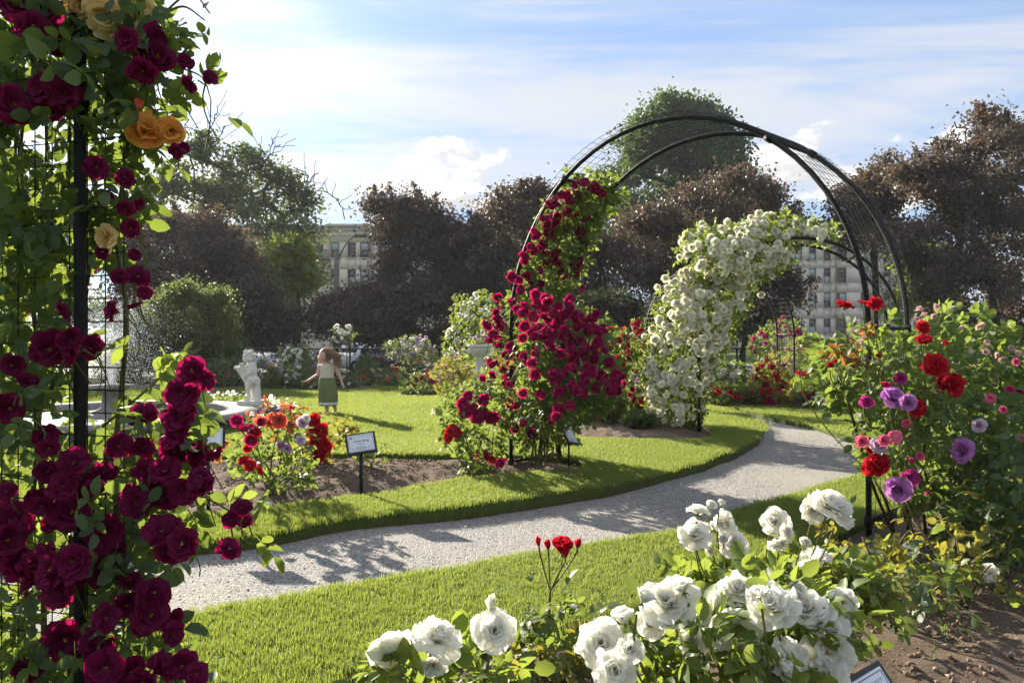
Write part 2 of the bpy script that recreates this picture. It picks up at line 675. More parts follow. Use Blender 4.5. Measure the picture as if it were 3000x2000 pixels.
BEDS = [
    ('near_bed', gpoly([(430, 1440), (560, 1500), (740, 1482), (1060, 1445), (1250, 1412), (1420, 1393), (1560, 1380), (1672, 1375), (1702, 1358), (1620, 1340), (1400, 1335), (1100, 1331), (760, 1335), (520, 1350)])),
    ('middle_bed', gpoly([(1560, 1262), (1640, 1275), (1800, 1287), (1960, 1291), (2050, 1284), (2082, 1264), (2060, 1240), (2000, 1215), (1800, 1192), (1600, 1182), (1480, 1186), (1440, 1215)])),
    ('front_bed', gpoly([(1000, 2150), (1050, 1990), (1300, 1930), (1500, 1874), (1720, 1832), (1950, 1765), (2200, 1688), (2400, 1612), (2480, 1562), (2545, 1535), (2640, 1500), (2800, 1462), (3200, 1440)],
                        [(5.5, 4.2), (4.5, 0.2), (-0.8, 0.2)])),
    ('left_bed', np.array([(-12, 16.6), (-8, 16.6), (-4.6, 16.5), (-3.5, 17.0), (-3.3, 18.4), (-4.0, 20.2), (-12, 20.2)])),
    ('centre_bed', np.array([(-2.3, 15.5), (-1.2, 14.7), (0.2, 14.6), (0.9, 15.9), (0.9, 18.2), (-0.8, 18.8), (-2.2, 18.0)])),
    ('rear_bed', np.array([(-2.8, 20.6), (2.6, 19.6), (5.0, 18.0), (6.0, 21.0), (2.0, 22.6), (-2.8, 22.4)])),
    ('right_bed', np.array([(3.6, 14.1), (4.9, 13.1), (5.9, 12.3), (6.6, 11.2), (9.5, 10.6), (12, 14), (10, 17.5), (5, 17.2)])),
    ('side_bed', np.array([(4.2, 6.8), (5.2, 6.4), (8.0, 6.4), (8.4, 8.4), (6.2, 9.0), (4.6, 8.4)])),
]
BEDS = [(n, smooth_poly(p)) for n, p in BEDS]
FOUNT_C, FOUNT_R = np.array([-5.2, 9.95]), 1.85


def warp(x, y, a=0.035):
    p = np.stack([x * 2.3, y * 2.3, np.zeros_like(x)], -1)
    q = np.stack([x * 9, y * 9, np.zeros_like(x)], -1)
    return (vnoise(p, 3) - 0.5) * a * 2 + (vnoise(q, 4) - 0.5) * a


def sd_path(x, y):
    return sdf(x, y, PATH) + warp(x, y, 0.022)


def sd_bed(x, y, poly):
    return sdf(x, y, poly) + warp(x, y, 0.045)


def fall(x, y):
    """the land drops a little towards the street"""
    t = np.clip((y - 20) / 8, 0, 1)
    return -0.42 * t * t * (3 - 2 * t)


LAWN_Z = 0.085


def lawn_z(x, y):
    p = np.stack([x * 0.8, y * 0.8, np.zeros_like(x)], -1)
    return LAWN_Z + (vnoise(p, 5) - 0.5) * 0.03 + fall(x, y)


def grow(a, b, s0, k):
    """lines from a to b with spacing growing by factor k"""
    o = [a]
    s = s0
    d = 1 if b > a else -1
    while (b - o[-1]) * d > 0:
        o.append(o[-1] + d * s)
        s *= k
    return o


def ground_materials():
    # turf
    m, nt, N, L = newmat('turf')
    geo = N('ShaderNodeNewGeometry')
    at = N('ShaderNodeAttribute')
    at.attribute_name = 'edge'
    n1 = N('ShaderNodeTexNoise')
    n1.inputs['Scale'].default_value = 1.3
    n1.inputs['Detail'].default_value = 5
    n2 = N('ShaderNodeTexNoise')
    n2.inputs['Scale'].default_value = 55
    n2.inputs['Detail'].default_value = 4
    L(geo.outputs['Position'], n1.inputs['Vector'])
    L(geo.outputs['Position'], n2.inputs['Vector'])
    mx = N('ShaderNodeMix')
    mx.data_type = 'RGBA'
    mx.inputs[6].default_value = (0.065, 0.115, 0.018, 1)
    mx.inputs[7].default_value = (0.115, 0.165, 0.026, 1)
    L(n1.outputs[0], mx.inputs[0])
    m2 = N('ShaderNodeMix')
    m2.data_type = 'RGBA'
    m2.blend_type = 'MULTIPLY'
    m2.inputs[0].default_value = 0.7
    L(mx.outputs[2], m2.inputs[6])
    rp = N('ShaderNodeMapRange')
    rp.inputs[1].default_value = 0.3
    rp.inputs[2].default_value = 0.7
    rp.inputs[3].default_value = 0.45
    rp.inputs[4].default_value = 1.4
    L(n2.outputs[0], rp.inputs[0])
    L(rp.outputs[0], m2.inputs[7])
    m3 = N('ShaderNodeMix')
    m3.data_type = 'RGBA'
    m3.inputs[7].default_value = (0.055, 0.038, 0.024, 1)
    L(at.outputs['Fac'], m3.inputs[0])
    L(m2.outputs[2], m3.inputs[6])
    pb = N('ShaderNodeBsdfPrincipled')
    pb.inputs['Roughness'].default_value = 0.8
    pb.inputs['Specular IOR Level'].default_value = 0.1
    L(m3.outputs[2], pb.inputs['Base Color'])
    b = N('ShaderNodeBump')
    b.inputs['Strength'].default_value = 0.9
    b.inputs['Distance'].default_value = 0.03
    L(n2.outputs[0], b.inputs['Height'])
    L(b.outputs[0], pb.inputs['Normal'])
    o = N('ShaderNodeOutputMaterial')
    L(pb.outputs[0], o.inputs[0])
    M['turf'] = m
    # soil
    m, nt, N, L = newmat('soil')
    geo = N('ShaderNodeNewGeometry')
    n1 = N('ShaderNodeTexNoise')
    n1.inputs['Scale'].default_value = 2.2
    n1.inputs['Detail'].default_value = 8
    n1.inputs['Roughness'].default_value = 0.7
    n2 = N('ShaderNodeTexNoise')
    n2.inputs['Scale'].default_value = 75
    n2.inputs['Detail'].default_value = 6
    n2.inputs['Roughness'].default_value = 0.75
    L(geo.outputs['Position'], n1.inputs['Vector'])
    L(geo.outputs['Position'], n2.inputs['Vector'])
    cr = N('ShaderNodeValToRGB')
    cr.color_ramp.elements[0].position = 0.35
    cr.color_ramp.elements[0].color = (0.12, 0.088, 0.066, 1)
    cr.color_ramp.elements[1].position = 0.68
    cr.color_ramp.elements[1].color = (0.28, 0.21, 0.155, 1)
    ad = N('ShaderNodeMath')
    ad.operation = 'MULTIPLY_ADD'
    L(n2.outputs[0], ad.inputs[0])
    ad.inputs[1].default_value = 0.5
    hf = N('ShaderNodeMath')
    hf.operation = 'MULTIPLY'
    hf.inputs[1].default_value = 0.5
    L(n1.outputs[0], hf.inputs[0])
    L(hf.outputs[0], ad.inputs[2])
    L(ad.outputs[0], cr.inputs[0])
    pb = N('ShaderNodeBsdfPrincipled')
    pb.inputs['Roughness'].default_value = 0.95
    pb.inputs['Specular IOR Level'].default_value = 0.1
    L(cr.outputs[0], pb.inputs['Base Color'])
    b = N('ShaderNodeBump')
    b.inputs['Strength'].default_value = 1.0
    b.inputs['Distance'].default_value = 0.025
    L(n2.outputs[0], b.inputs['Height'])
    L(b.outputs[0], pb.inputs['Normal'])
    o = N('ShaderNodeOutputMaterial')
    L(pb.outputs[0], o.inputs[0])
    M['soil'] = m
    # crushed stone
    m, nt, N, L = newmat('crushed_stone')
    geo = N('ShaderNodeNewGeometry')
    n1 = N('ShaderNodeTexNoise')
    n1.inputs['Scale'].default_value = 1.1
    n1.inputs['Detail'].default_value = 6
    v = N('ShaderNodeTexVoronoi')
    v.inputs['Scale'].default_value = 95
    n3 = N('ShaderNodeTexNoise')
    n3.inputs['Scale'].default_value = 150
    n3.inputs['Detail'].default_value = 4
    for q in (n1, v, n3):
        L(geo.outputs['Position'], q.inputs['Vector'])
    cr = N('ShaderNodeValToRGB')
    cr.color_ramp.elements[0].position = 0.0
    cr.color_ramp.elements[0].color = (0.115, 0.11, 0.105, 1)
    cr.color_ramp.elements[1].position = 1.0
    cr.color_ramp.elements[1].color = (0.52, 0.49, 0.455, 1)
    L(v.outputs['Color'], cr.inputs[0])
    mx = N('ShaderNodeMix')
    mx.data_type = 'RGBA'
    mr = N('ShaderNodeMapRange')
    mr.inputs[1].default_value = 0.45
    mr.inputs[2].default_value = 0.72
    mr.inputs[4].default_value = 0.7
    L(n1.outputs[0], mr.inputs[0])
    L(mr.outputs[0], mx.inputs[0])
    L(cr.outputs[0], mx.inputs[6])
    mx.inputs[7].default_value = (0.43, 0.385, 0.33, 1)
    pb = N('ShaderNodeBsdfPrincipled')
    pb.inputs['Roughness'].default_value = 0.9
    pb.inputs['Specular IOR Level'].default_value = 0.2
    L(mx.outputs[2], pb.inputs['Base Color'])
    b = N('ShaderNodeBump')
    b.inputs['Strength'].default_value = 0.9
    b.inputs['Distance'].default_value = 0.012
    ad = N('ShaderNodeMath')
    ad.operation = 'SUBTRACT'
    L(n3.outputs[0], ad.inputs[0])
    L(v.outputs['Distance'], ad.inputs[1])
    L(ad.outputs[0], b.inputs['Height'])
    L(b.outputs[0], pb.inputs['Normal'])
    o = N('ShaderNodeOutputMaterial')
    L(pb.outputs[0], o.inputs[0])
    M['gravel'] = m
    # stones lying loose
    M['pebble'] = leafmat('pebble', (0.20, 0.19, 0.18), (0.52, 0.49, 0.46), (0, 0, 0), 0.0, 0.85, 0.2)
    M['clod'] = leafmat('clod', (0.12, 0.085, 0.06), (0.30, 0.22, 0.16), (0, 0, 0), 0.0, 0.95, 0.1)
    # grass blades
    m, nt, N, L = newmat('grass_blade')
    oi = N('ShaderNodeObjectInfo')
    geo = N('ShaderNodeNewGeometry')
    n1 = N('ShaderNodeTexNoise')
    n1.inputs['Scale'].default_value = 1.3
    n1.inputs['Detail'].default_value = 5
    L(geo.outputs['Position'], n1.inputs['Vector'])
    mx = N('ShaderNodeMix')
    mx.data_type = 'RGBA'
    mx.inputs[6].default_value = (0.082, 0.130, 0.034, 1)
    mx.inputs[7].default_value = (0.195, 0.225, 0.065, 1)
    av = N('ShaderNodeMath')
    av.operation = 'MULTIPLY_ADD'
    L(oi.outputs['Random'], av.inputs[0])
    av.inputs[1].default_value = 0.45
    L(n1.outputs[0], av.inputs[2])
    sb = N('ShaderNodeMath')
    sb.operation = 'SUBTRACT'
    L(av.outputs[0], sb.inputs[0])
    sb.inputs[1].default_value = 0.22
    sb.use_clamp = True
    L(sb.outputs[0], mx.inputs[0])
    pb = N('ShaderNodeBsdfPrincipled')
    pb.inputs['Roughness'].default_value = 0.5
    pb.inputs['Specular IOR Level'].default_value = 0.25
    L(mx.outputs[2], pb.inputs['Base Color'])
    tb = N('ShaderNodeBsdfTranslucent')
    tb.inputs['Color'].default_value = (0.42, 0.50, 0.075, 1)
    ms = N('ShaderNodeMixShader')
    ms.inputs[0].default_value = 0.42
    L(pb.outputs[0], ms.inputs[1])
    L(tb.outputs[0], ms.inputs[2])
    o = N('ShaderNodeOutputMaterial')
    L(ms.outputs[0], o.inputs[0])
    M['grass'] = m


ground_materials()


def grid_mesh(name, xs, ys, zf, mat, attr=None, keep=None):
    X, Y = np.meshgrid(xs, ys)
    Z, A = zf(X, Y)
    nx, ny = len(xs), len(ys)
    V = np.stack([X, Y, Z], -1).reshape(-1, 3)
    i = np.arange(ny - 1)[:, None] * nx
    j = np.arange(nx - 1)[None]
    Fq = np.stack([i + j, i + j + 1, i + nx + j + 1, i + nx + j], -1).reshape(-1, 4)
    if keep is not None:
        kv = keep(X, Y).ravel()
        Fq = Fq[kv[Fq].any(1)]
        used = np.zeros(len(V), bool)
        used[Fq.ravel()] = True
        idx = np.cumsum(used) - 1
        V = V[used]
        Fq = idx[Fq]
        A = A.ravel()[used] if A is not None else None
    return mesh_np(name, V, Fq, [mat], True, {attr: np.asarray(A).ravel()} if attr else None)


def build_ground():
    xs = np.array(sorted(set(np.round(np.concatenate([np.arange(-3.2, 4.6, 0.045), grow(4.6, 40, 0.06, 1.07), grow(-3.2, -40, 0.06, 1.07)]), 4))))
    ys = np.array(sorted(set(np.round(np.concatenate([np.arange(0.2, 9.0, 0.045), np.arange(9.0, 15.5, 0.07), grow(15.5, 30, 0.12, 1.04)]), 4))))

    def zf(X, Y):
        s = sd_path(X, Y)
        for n, p in BEDS:
            s = np.minimum(s, sd_bed(X, Y, p))
        t = np.clip(s / 0.05, 0, 1)
        z = lawn_z(X, Y)
        z = -0.12 + (z + 0.12) * (t * t * (3 - 2 * t))
        z = np.where(s > 0.2, lawn_z(X, Y), np.where(Y > 19, np.minimum(z, lawn_z(X, Y)) , z))
        return z, np.clip(1 - (s - 0.015) / 0.045, 0, 1)

    o = part('lawn', grid_mesh('lawn', xs, ys, zf, M['turf'], 'edge'))
    tag(o, kind='structure')
    xs2 = np.arange(-6.4, 6.4, 0.12)
    ys2 = np.arange(1.2, 16.2, 0.12)
    o = part('path', grid_mesh('path', xs2, ys2, lambda X, Y: ((vnoise(np.stack([X * 1.5, Y * 1.5, 0 * X], -1), 8) - 0.5) * 0.012, None), M['gravel'],
                               keep=lambda X, Y: sdf(X, Y, PATH) < 0.16))
    tag(o, kind='structure')
    for i, (n, p) in enumerate(BEDS):
        a, b = p.min(0) - 0.15, p.max(0) + 0.15
        far = a[1] > 11
        st = 0.12 if far else 0.04

        def zb(X, Y, p=p, far=far, mound=0.11 if n == 'middle_bed' else 0.07):
            s = -sdf(X, Y, p)
            base = 0.03 + fall(X, Y) + np.clip(s / 0.5, 0, 1) * mound
            b1 = (vnoise(np.stack([X * 4, Y * 4, 0 * X], -1), 21) - 0.5) * 0.06
            b2 = (vnoise(np.stack([X * 14, Y * 14, 0 * X], -1), 22) - 0.5) * 0.035
            return base + (b1 + b2) * np.clip(s / 0.15, 0.15, 1), None
        a = np.maximum(a, [-12, 0.2])
        b = np.minimum(b, [12, 24])
        o = part('flower_bed', grid_mesh('flower_bed', np.arange(a[0], b[0], st), np.arange(a[1], b[1], st), zb, M['soil'],
                                         keep=lambda X, Y, p=p: sdf(X, Y, p) < 0.14))
        tag(o, kind='structure')
    # land out to the horizon, street, pavement
    xs = np.array(sorted(set(np.concatenate([np.arange(-60, 60.1, 6), grow(60, 1500, 20, 1.6), grow(-60, -1500, 20, 1.6)]))))
    ys = np.array([-400, -60, -10, 0.3, 8, 16, 20, 22, 24, 26, 28, 29.4, 30, 34, 40, 60, 90, 140, 300, 800, 2000])

    def zt(X, Y):
        return np.where(Y < 29.5, -0.16 + fall(X, Y) - 0.02, -0.58), np.zeros_like(X)
    tag(part('ground', grid_mesh('ground', xs, ys, zt, M['turf'], 'edge')), kind='structure')
    M['asphalt'] = plainmat('asphalt', (0.05, 0.05, 0.052), 0.9, 0.2, noise=(0.075, 0.073, 0.07), bump=0.3, scale=30)
    M['concrete'] = plainmat('concrete', (0.34, 0.33, 0.31), 0.9, 0.2, noise=(0.24, 0.235, 0.22), bump=0.2, scale=8)
    V, Fq = box(-90, 90, 31.5, 44.5, -0.62, -0.55)
    tag(part('road', mesh_np('road', V, Fq, [M['asphalt']], False)), kind='structure')
    for y0, y1 in ((29.9, 31.5), (44.5, 47.5)):
        V, Fq = box(-90, 90, y0, y1, -0.62, -0.43)
        tag(part('pavement', mesh_np('pavement', V, Fq, [M['concrete']], False)), kind='structure')


build_ground()


def sd_all(x, y):
    s = sdf(x, y, PATH) + warp(x, y, 0.022)
    for n, p in BEDS:
        s = np.minimum(s, sdf(x, y, p) + warp(x, y, 0.045))
    s = np.minimum(s, np.hypot(x - FOUNT_C[0], y - FOUNT_C[1]) - FOUNT_R)
    return s


def zground(x, y):
    """height of the surface at one spot"""
    X, Y = np.array([float(x)]), np.array([float(y)])
    for n, p in BEDS:
        s = -sdf(X, Y, p)[0]
        if s > 0:
            return float(0.03 + fall(X, Y)[0] + min(s / 0.5, 1) * (0.11 if n == 'middle_bed' else 0.07))
    if sdf(X, Y, PATH)[0] < 0:
        return 0.0
    return float(lawn_z(X, Y)[0])


def grass_tuft(n, h, w, spread, seed):
    r = np.random.default_rng(seed)
    V, T = [], []
    for k in range(n):
        a = r.random() * 2 * math.pi
        rr = spread * math.sqrt(r.random())
        b = np.array([rr * math.cos(a), rr * math.sin(a), -0.004])
        d = r.random() * 2 * math.pi
        lean = h * r.uniform(0.15, 0.75)
        hh = h * r.uniform(0.55, 1.1)
        s = np.array([-math.sin(d), math.cos(d), 0]) * w * 0.5
        mid = b + np.array([math.cos(d) * lean * 0.3, math.sin(d) * lean * 0.3, hh * 0.6])
        tip = b + np.array([math.cos(d) * lean, math.sin(d) * lean, hh])
        o = len(V)
        V += [b - s, b + s, mid - s * 0.8, mid + s * 0.8, tip]
        T += [[o, o + 1, o + 3], [o, o + 3, o + 2], [o + 2, o + 3, o + 4]]
    return np.array(V), np.array(T)


def grass_group():
    g = bpy.data.node_groups.new('grass_spread', 'GeometryNodeTree')
    g.interface.new_socket('Geometry', in_out='INPUT', socket_type='NodeSocketGeometry')
    g.interface.new_socket('Geometry', in_out='OUTPUT', socket_type='NodeSocketGeometry')
    N, L = g.nodes.new, g.links.new
    gi, go = N('NodeGroupInput'), N('NodeGroupOutput')

    def attr(nm):
        n = N('GeometryNodeInputNamedAttribute')
        n.data_type = 'FLOAT'
        n.inputs['Name'].default_value = nm
        return n.outputs[0]
    cmp_ = N('FunctionNodeCompare')
    cmp_.data_type = 'FLOAT'
    cmp_.operation = 'GREATER_THAN'
    L(attr('tpl'), cmp_.inputs[0])
    cmp_.inputs[1].default_value = 0.5
    sp = N('GeometryNodeSeparateGeometry')
    sp.domain = 'POINT'
    L(gi.outputs[0], sp.inputs['Geometry'])
    L(cmp_.outputs[0], sp.inputs['Selection'])
    ip = N('GeometryNodeInstanceOnPoints')
    L(sp.outputs['Inverted'], ip.inputs['Points'])
    L(sp.outputs['Selection'], ip.inputs['Instance'])
    cx = N('ShaderNodeCombineXYZ')
    L(attr('rz'), cx.inputs[2])
    er = N('FunctionNodeEulerToRotation')
    L(cx.outputs[0], er.inputs[0])
    L(er.outputs[0], ip.inputs['Rotation'])
    L(attr('sc'), ip.inputs['Scale'])
    L(ip.outputs[0], go.inputs[0])
    return g


GG = grass_group()


def grass(regions, seed, tuft, label, scl=(0.8, 1.15)):
    pts = []
    for (x0, x1, y0, y1, dens) in regions:
        n = int((x1 - x0) * (y1 - y0) * dens)
        p = np.stack([x0 + rng.random(n) * (x1 - x0), y0 + rng.random(n) * (y1 - y0)], -1)
        vis = np.abs(p[:, 0]) < p[:, 1] * 0.72 + 0.4
        p = p[vis]
        p = p[sd_all(p[:, 0], p[:, 1]) > 0.03]
        pts.append(p)
    p = np.concatenate(pts)
    pos = np.column_stack([p, lawn_z(p[:, 0], p[:, 1])])
    sdn = sd_all(p[:, 0], p[:, 1])
    pos[:, 2] -= np.where(sdn < 0.05, 0.02 * (1 - sdn / 0.05), 0)
    Vt, Ft = tuft
    n = len(pos)
    V = np.concatenate([Vt, pos])
    sc = np.concatenate([np.ones(len(Vt)), rng.uniform(scl[0], scl[1], n) * (0.75 + 0.5 * vnoise(pos * np.array([1.7, 1.7, 0]), 31))])
    me = mesh_np('grass', V, Ft, [M['grass']], False,
                 {'tpl': np.concatenate([np.ones(len(Vt)), np.zeros(n)]), 'sc': sc, 'rz': rng.random(len(V)) * 6.283})
    o = part('grass', me)
    md = o.modifiers.new('spread', 'NODES')
    md.node_group = GG
    tag(o, label, 'grass', kind='stuff')
    return n


n_g = grass([(-3.2, 3.2, 1.9, 5.2, 4200)], 1, grass_tuft(9, 0.028, 0.0027, 0.040, 1), 'short mown grass in the lawn strip between path and front bed')
n_g += grass([(-5.5, 5.6, 5.2, 9.2, 2100)], 2, grass_tuft(10, 0.029, 0.0036, 0.05, 2), 'short mown grass of the strip beyond the gravel path')
n_g += grass([(-9, 8, 9.2, 14.5, 560)], 3, grass_tuft(13, 0.032, 0.0055, 0.10, 3), 'sunlit mown grass around the fountain and the running child')
n_g += grass([(-13, 10, 14.5, 26, 170)], 4, grass_tuft(16, 0.045, 0.011, 0.13, 4), 'shaded far lawn between the distant rose beds')
print('grass tufts', n_g)

# ------------------------------------------------------------------ loose stones and crumbs of earth
OCT_V = np.array([[1, 0, 0], [-1, 0, 0], [0, 1, 0], [0, -1, 0], [0, 0, 1], [0, 0, -1]], float) * np.array([1, 0.8, 0.55])
OCT_F = np.array([[0, 2, 4], [2, 1, 4], [1, 3, 4], [3, 0, 4], [2, 0, 5], [1, 2, 5], [3, 1, 5], [0, 3, 5]])


def scatter_stones(name, n, x0, x1, y0, y1, test, zf, rmin, rmax, mat, label, cat):
    p = np.stack([x0 + rng.random(n) * (x1 - x0), y0 + rng.random(n) * (y1 - y0)], -1)
    p = p[(np.abs(p[:, 0]) < p[:, 1] * 0.72 + 0.3) & (test(p[:, 0], p[:, 1]))]
    r = rmin + (rmax - rmin) * rng.random(len(p)) ** 2.5
    pos = np.column_stack([p, zf(p[:, 0], p[:, 1]) + r * 0.2])
    Rm = axis_frames(randdir(len(p), 1.5), rng.random(len(p)) * 6.28)
    V, Fq, v = merge(OCT_V, OCT_F, pos, Rm, r)
    o = part(name, mesh_np(name, V, Fq, [mat], False, {'var': v}))
    tag(o, label, cat, kind='stuff')


scatter_stones('gravel', 26000, -3.6, 4.6, 3.2, 9.5, lambda x, y: sdf(x, y, PATH) < -0.01, lambda x, y: 0 * x, 0.003, 0.0075, M['pebble'],
               'loose grey crushed stones lying on the path', 'gravel')
for n_, k, lab in (('front_bed', 13000, 'crumbly brown soil clods in the front rose bed'), ('near_bed', 5000, 'crumbly brown soil clods in the bed with the signs')):
    p_ = dict(BEDS)[n_]
    a_, b_ = np.maximum(p_.min(0), [-3, 1.3]), np.minimum(p_.max(0), [4.5, 9])
    scatter_stones('soil_crumbs', k, a_[0], b_[0], a_[1], b_[1], lambda x, y, p=p_: sdf(x, y, p) < -0.03,
                   lambda x, y, p=p_: 0.035 + np.clip(-sdf(x, y, p) / 0.5, 0, 1) * 0.07, 0.005, 0.02, M['clod'], lab, 'soil')

# ------------------------------------------------------------------ rose leaves and blooms
def leaflet(hi, L=1.0, W=0.62, fold=0.35, curl=0.25):
    if hi:
        xs, hw = [0, 0.22, 0.55, 0.84, 1.0], [0.0, 0.40, 0.5, 0.30, 0.0]
    else:
        xs, hw = [0, 0.45, 1.0], [0.0, 0.5, 0.0]
    V, T = [], []
    rows = []
    for x, h in zip(xs, hw):
        z = -curl * x * x
        if h == 0:
            rows.append([len(V)])
            V.append([x * L, 0, z * L])
        else:
            rows.append([len(V), len(V) + 1, len(V) + 2])
            V += [[x * L, -h * W * L, (z + fold * h * W) * L], [x * L, 0, z * L], [x * L, h * W * L, (z + fold * h * W) * L]]
    for a, b in zip(rows[:-1], rows[1:]):
        if len(a) == 1:
            T += [[a[0], b[0], b[1]], [a[0], b[1], b[2]]]
        elif len(b) == 1:
            T += [[a[0], b[0], a[1]], [a[1], b[0], a[2]]]
        else:
            T += [[a[0], b[0], b[1]], [a[0], b[1], a[1]], [a[1], b[1], b[2]], [a[1], b[2], a[2]]]
    return np.array(V), np.array(T)


def rotz(a):
    c, s = math.cos(a), math.sin(a)
    return np.array([[c, -s, 0], [s, c, 0], [0, 0, 1]])


def rotx(a):
    c, s = math.cos(a), math.sin(a)
    return np.array([[1, 0, 0], [0, c, -s], [0, s, c]])


def roty(a):
    c, s = math.cos(a), math.sin(a)
    return np.array([[c, 0, s], [0, 1, 0], [-s, 0, c]])


def compound(hi, seed, n=5):
    """a rose leaf of n leaflets, length about 1 along +X"""
    r = random.Random(seed)
    A = Acc()
    sp = [(1.0, 0, 0.46)]
    if n >= 3:
        sp += [(0.70, 1, 0.42), (0.70, -1, 0.42)]
    if n >= 5:
        sp += [(0.40, 1, 0.34), (0.40, -1, 0.34)]
    for t, side, L in sp:
        V, T = leaflet(hi, L * r.uniform(0.85, 1.12), r.uniform(0.58, 0.74), r.uniform(0.1, 0.45), r.uniform(0.05, 0.45))
        Rm = rotz(side * R(r.uniform(52, 75)) + R(r.uniform(-12, 12))) @ rotx(R(r.uniform(-28, 28))) @ roty(R(r.uniform(-10, 25)))
        A.add(V @ Rm.T + np.array([t * 0.62, 0, -0.10 * t * t]), T)
    w = 0.012
    V = np.array([[x, s * w, -0.10 * (x / 0.62) ** 2] for x in (0, 0.3, 0.62) for s in (-1, 1)])
    A.add(V, np.array([[0, 1, 3], [0, 3, 2], [2, 3, 5], [2, 5, 4]]))
    return np.concatenate(A.V), np.concatenate(A.F[3])


LEAF_HI = [compound(True, s, n) for s, n in ((1, 5), (2, 5), (3, 3), (4, 5), (5, 3))]
LEAF_LO = [compound(False, s, n) for s, n in ((11, 5), (12, 5), (13, 3))]
SIMPLE = leaflet(False, 1.0, 0.62, 0.3, 0.3)
_leafmesh = {}


def leafmesh(i, mat):
    k = (i, mat)
    if k not in _leafmesh:
        V, T = LEAF_HI[i]
        _leafmesh[k] = mesh_np('leaf', V, T, [M[mat]], True)
    return _leafmesh[k]


def petal(L, W, t0, t1, cup, ruf, r0, seed, nu=4, nv=4, tipw=0.95, notch=0.0):
    """one petal, base near the axis, growing outwards along +X; angles from the flower's axis"""
    r = random.Random(seed)
    ph, ph2 = r.random() * 6.28, r.random() * 6.28
    us = np.linspace(-1, 1, nu + 1)
    vs = np.linspace(0, 1, nv + 1)
    m = 24
    tt = np.linspace(0, 1, m + 1)
    th = np.radians(t0 + (t1 - t0) * tt)
    rr = r0 + np.concatenate([[0], np.cumsum(np.sin(th[:-1]) / m)]) * L
    zz = np.concatenate([[0], np.cumsum(np.cos(th[:-1]) / m)]) * L
    V, pv = [], []
    for v in vs:
        for u in us:
            ve = v * (1 - 0.20 * u * u + notch * (1 - abs(u)) * -0.12)
            rv, zv, tv = np.interp(ve, tt, rr), np.interp(ve, tt, zz), np.interp(ve, tt, th)
            w = W * (0.30 + 0.70 * min(1, ve * 1.5) ** 0.8) * (tipw if v > 0.9 else 1)
            lean = 0.10 * math.sin(ph * 3)
            off = cup * u * u * W * (0.3 + 0.7 * v) + ruf * (math.sin(u * 4.2 + ph) * 0.55 + math.sin(u * 9.0 + ph2) * 0.22 * v + math.sin(v * 5 + ph2) * 0.35) * v * v * L
            V.append([rv - off * math.cos(tv), w * u + lean * v * v * L, zv + off * math.sin(tv)])
            pv.append(ve)
    n = nu + 1
    Fq = [[j * n + i, j * n + i + 1, (j + 1) * n + i + 1, (j + 1) * n + i] for j in range(nv) for i in range(nu)]
    return np.array(V), np.array(Fq), np.array(pv)


# whorls: number, length, half width, angle at base, angle at tip, cup, ruffle, start radius, height
KIND = {
    'open': [(7, 1.0, 0.46, 60, 100, 0.20, 0.22, 0.04, 0.0), (7, 0.90, 0.42, 46, 88, 0.22, 0.24, 0.04, 0.03), (6, 0.74, 0.36, 34, 74, 0.25, 0.26, 0.04, 0.05), (5, 0.52, 0.28, 22, 56, 0.3, 0.24, 0.05, 0.07)],
    'full': [(6, 1.0, 0.56, 66, 112, 0.22, 0.17, 0.03, -0.02), (6, 0.92, 0.54, 48, 88, 0.25, 0.18, 0.03, 0.02), (5, 0.80, 0.48, 30, 62, 0.34, 0.10, 0.03, 0.05), (5, 0.66, 0.40, 14, 36, 0.4, 0.08, 0.05, 0.08), (4, 0.52, 0.30, 4, 18, 0.5, 0.06, 0.07, 0.12)],
    'tea': [(5, 1.0, 0.62, 58, 118, 0.25, 0.06, 0.03, -0.02), (5, 0.98, 0.60, 40, 92, 0.32, 0.06, 0.04, 0.02), (5, 0.86, 0.50, 24, 62, 0.4, 0.05, 0.05, 0.05), (4, 0.74, 0.42, 12, 36, 0.5, 0.04, 0.06, 0.08), (4, 0.62, 0.32, 4, 16, 0.6, 0.03, 0.07, 0.1), (3, 0.55, 0.22, 0, 6, 0.7, 0.02, 0.06, 0.12)],
    'flat': [(5, 1.0, 0.60, 70, 96, 0.12, 0.13, 0.05, 0.0), (5, 0.84, 0.52, 58, 84, 0.15, 0.13, 0.05, 0.03)],
    'pom': [(7, 1.0, 0.48, 78, 128, 0.2, 0.06, 0.05, -0.05), (7, 0.95, 0.46, 54, 96, 0.25, 0.07, 0.05, 0.03), (6, 0.84, 0.42, 34, 66, 0.3, 0.07, 0.06, 0.06), (5, 0.7, 0.34, 14, 34, 0.4, 0.06, 0.08, 0.1)],
    'cup': [(5, 1.0, 0.62, 40, 52, 0.4, 0.05, 0.03, 0.0), (5, 0.95, 0.56, 26, 30, 0.45, 0.05, 0.04, 0.03), (4, 0.85, 0.46, 12, 12, 0.55, 0.04, 0.06, 0.06), (3, 0.75, 0.32, 4, 0, 0.6, 0.03, 0.07, 0.08)],
    'bud': [(4, 1.0, 0.36, 26, -10, 0.62, 0.02, 0.04, 0.0), (3, 1.08, 0.26, 14, -6, 0.7, 0.02, 0.04, 0.0)],
    'far': [(6, 1.0, 0.55, 66, 104, 0.25, 0.10, 0.03, 0.0), (5, 0.82, 0.50, 38, 66, 0.3, 0.1, 0.04, 0.04), (4, 0.6, 0.38, 12, 30, 0.4, 0.08, 0.06, 0.08)],
    'small': [(5, 1.0, 0.62, 60, 96, 0.2, 0.08, 0.02, 0.0)],
}
LOD = {'far': (2, 2), 'small': (2, 2), 'pom': (3, 3), 'bud': (3, 3)}
_bloom, _petal, _heart = {}, {}, {}


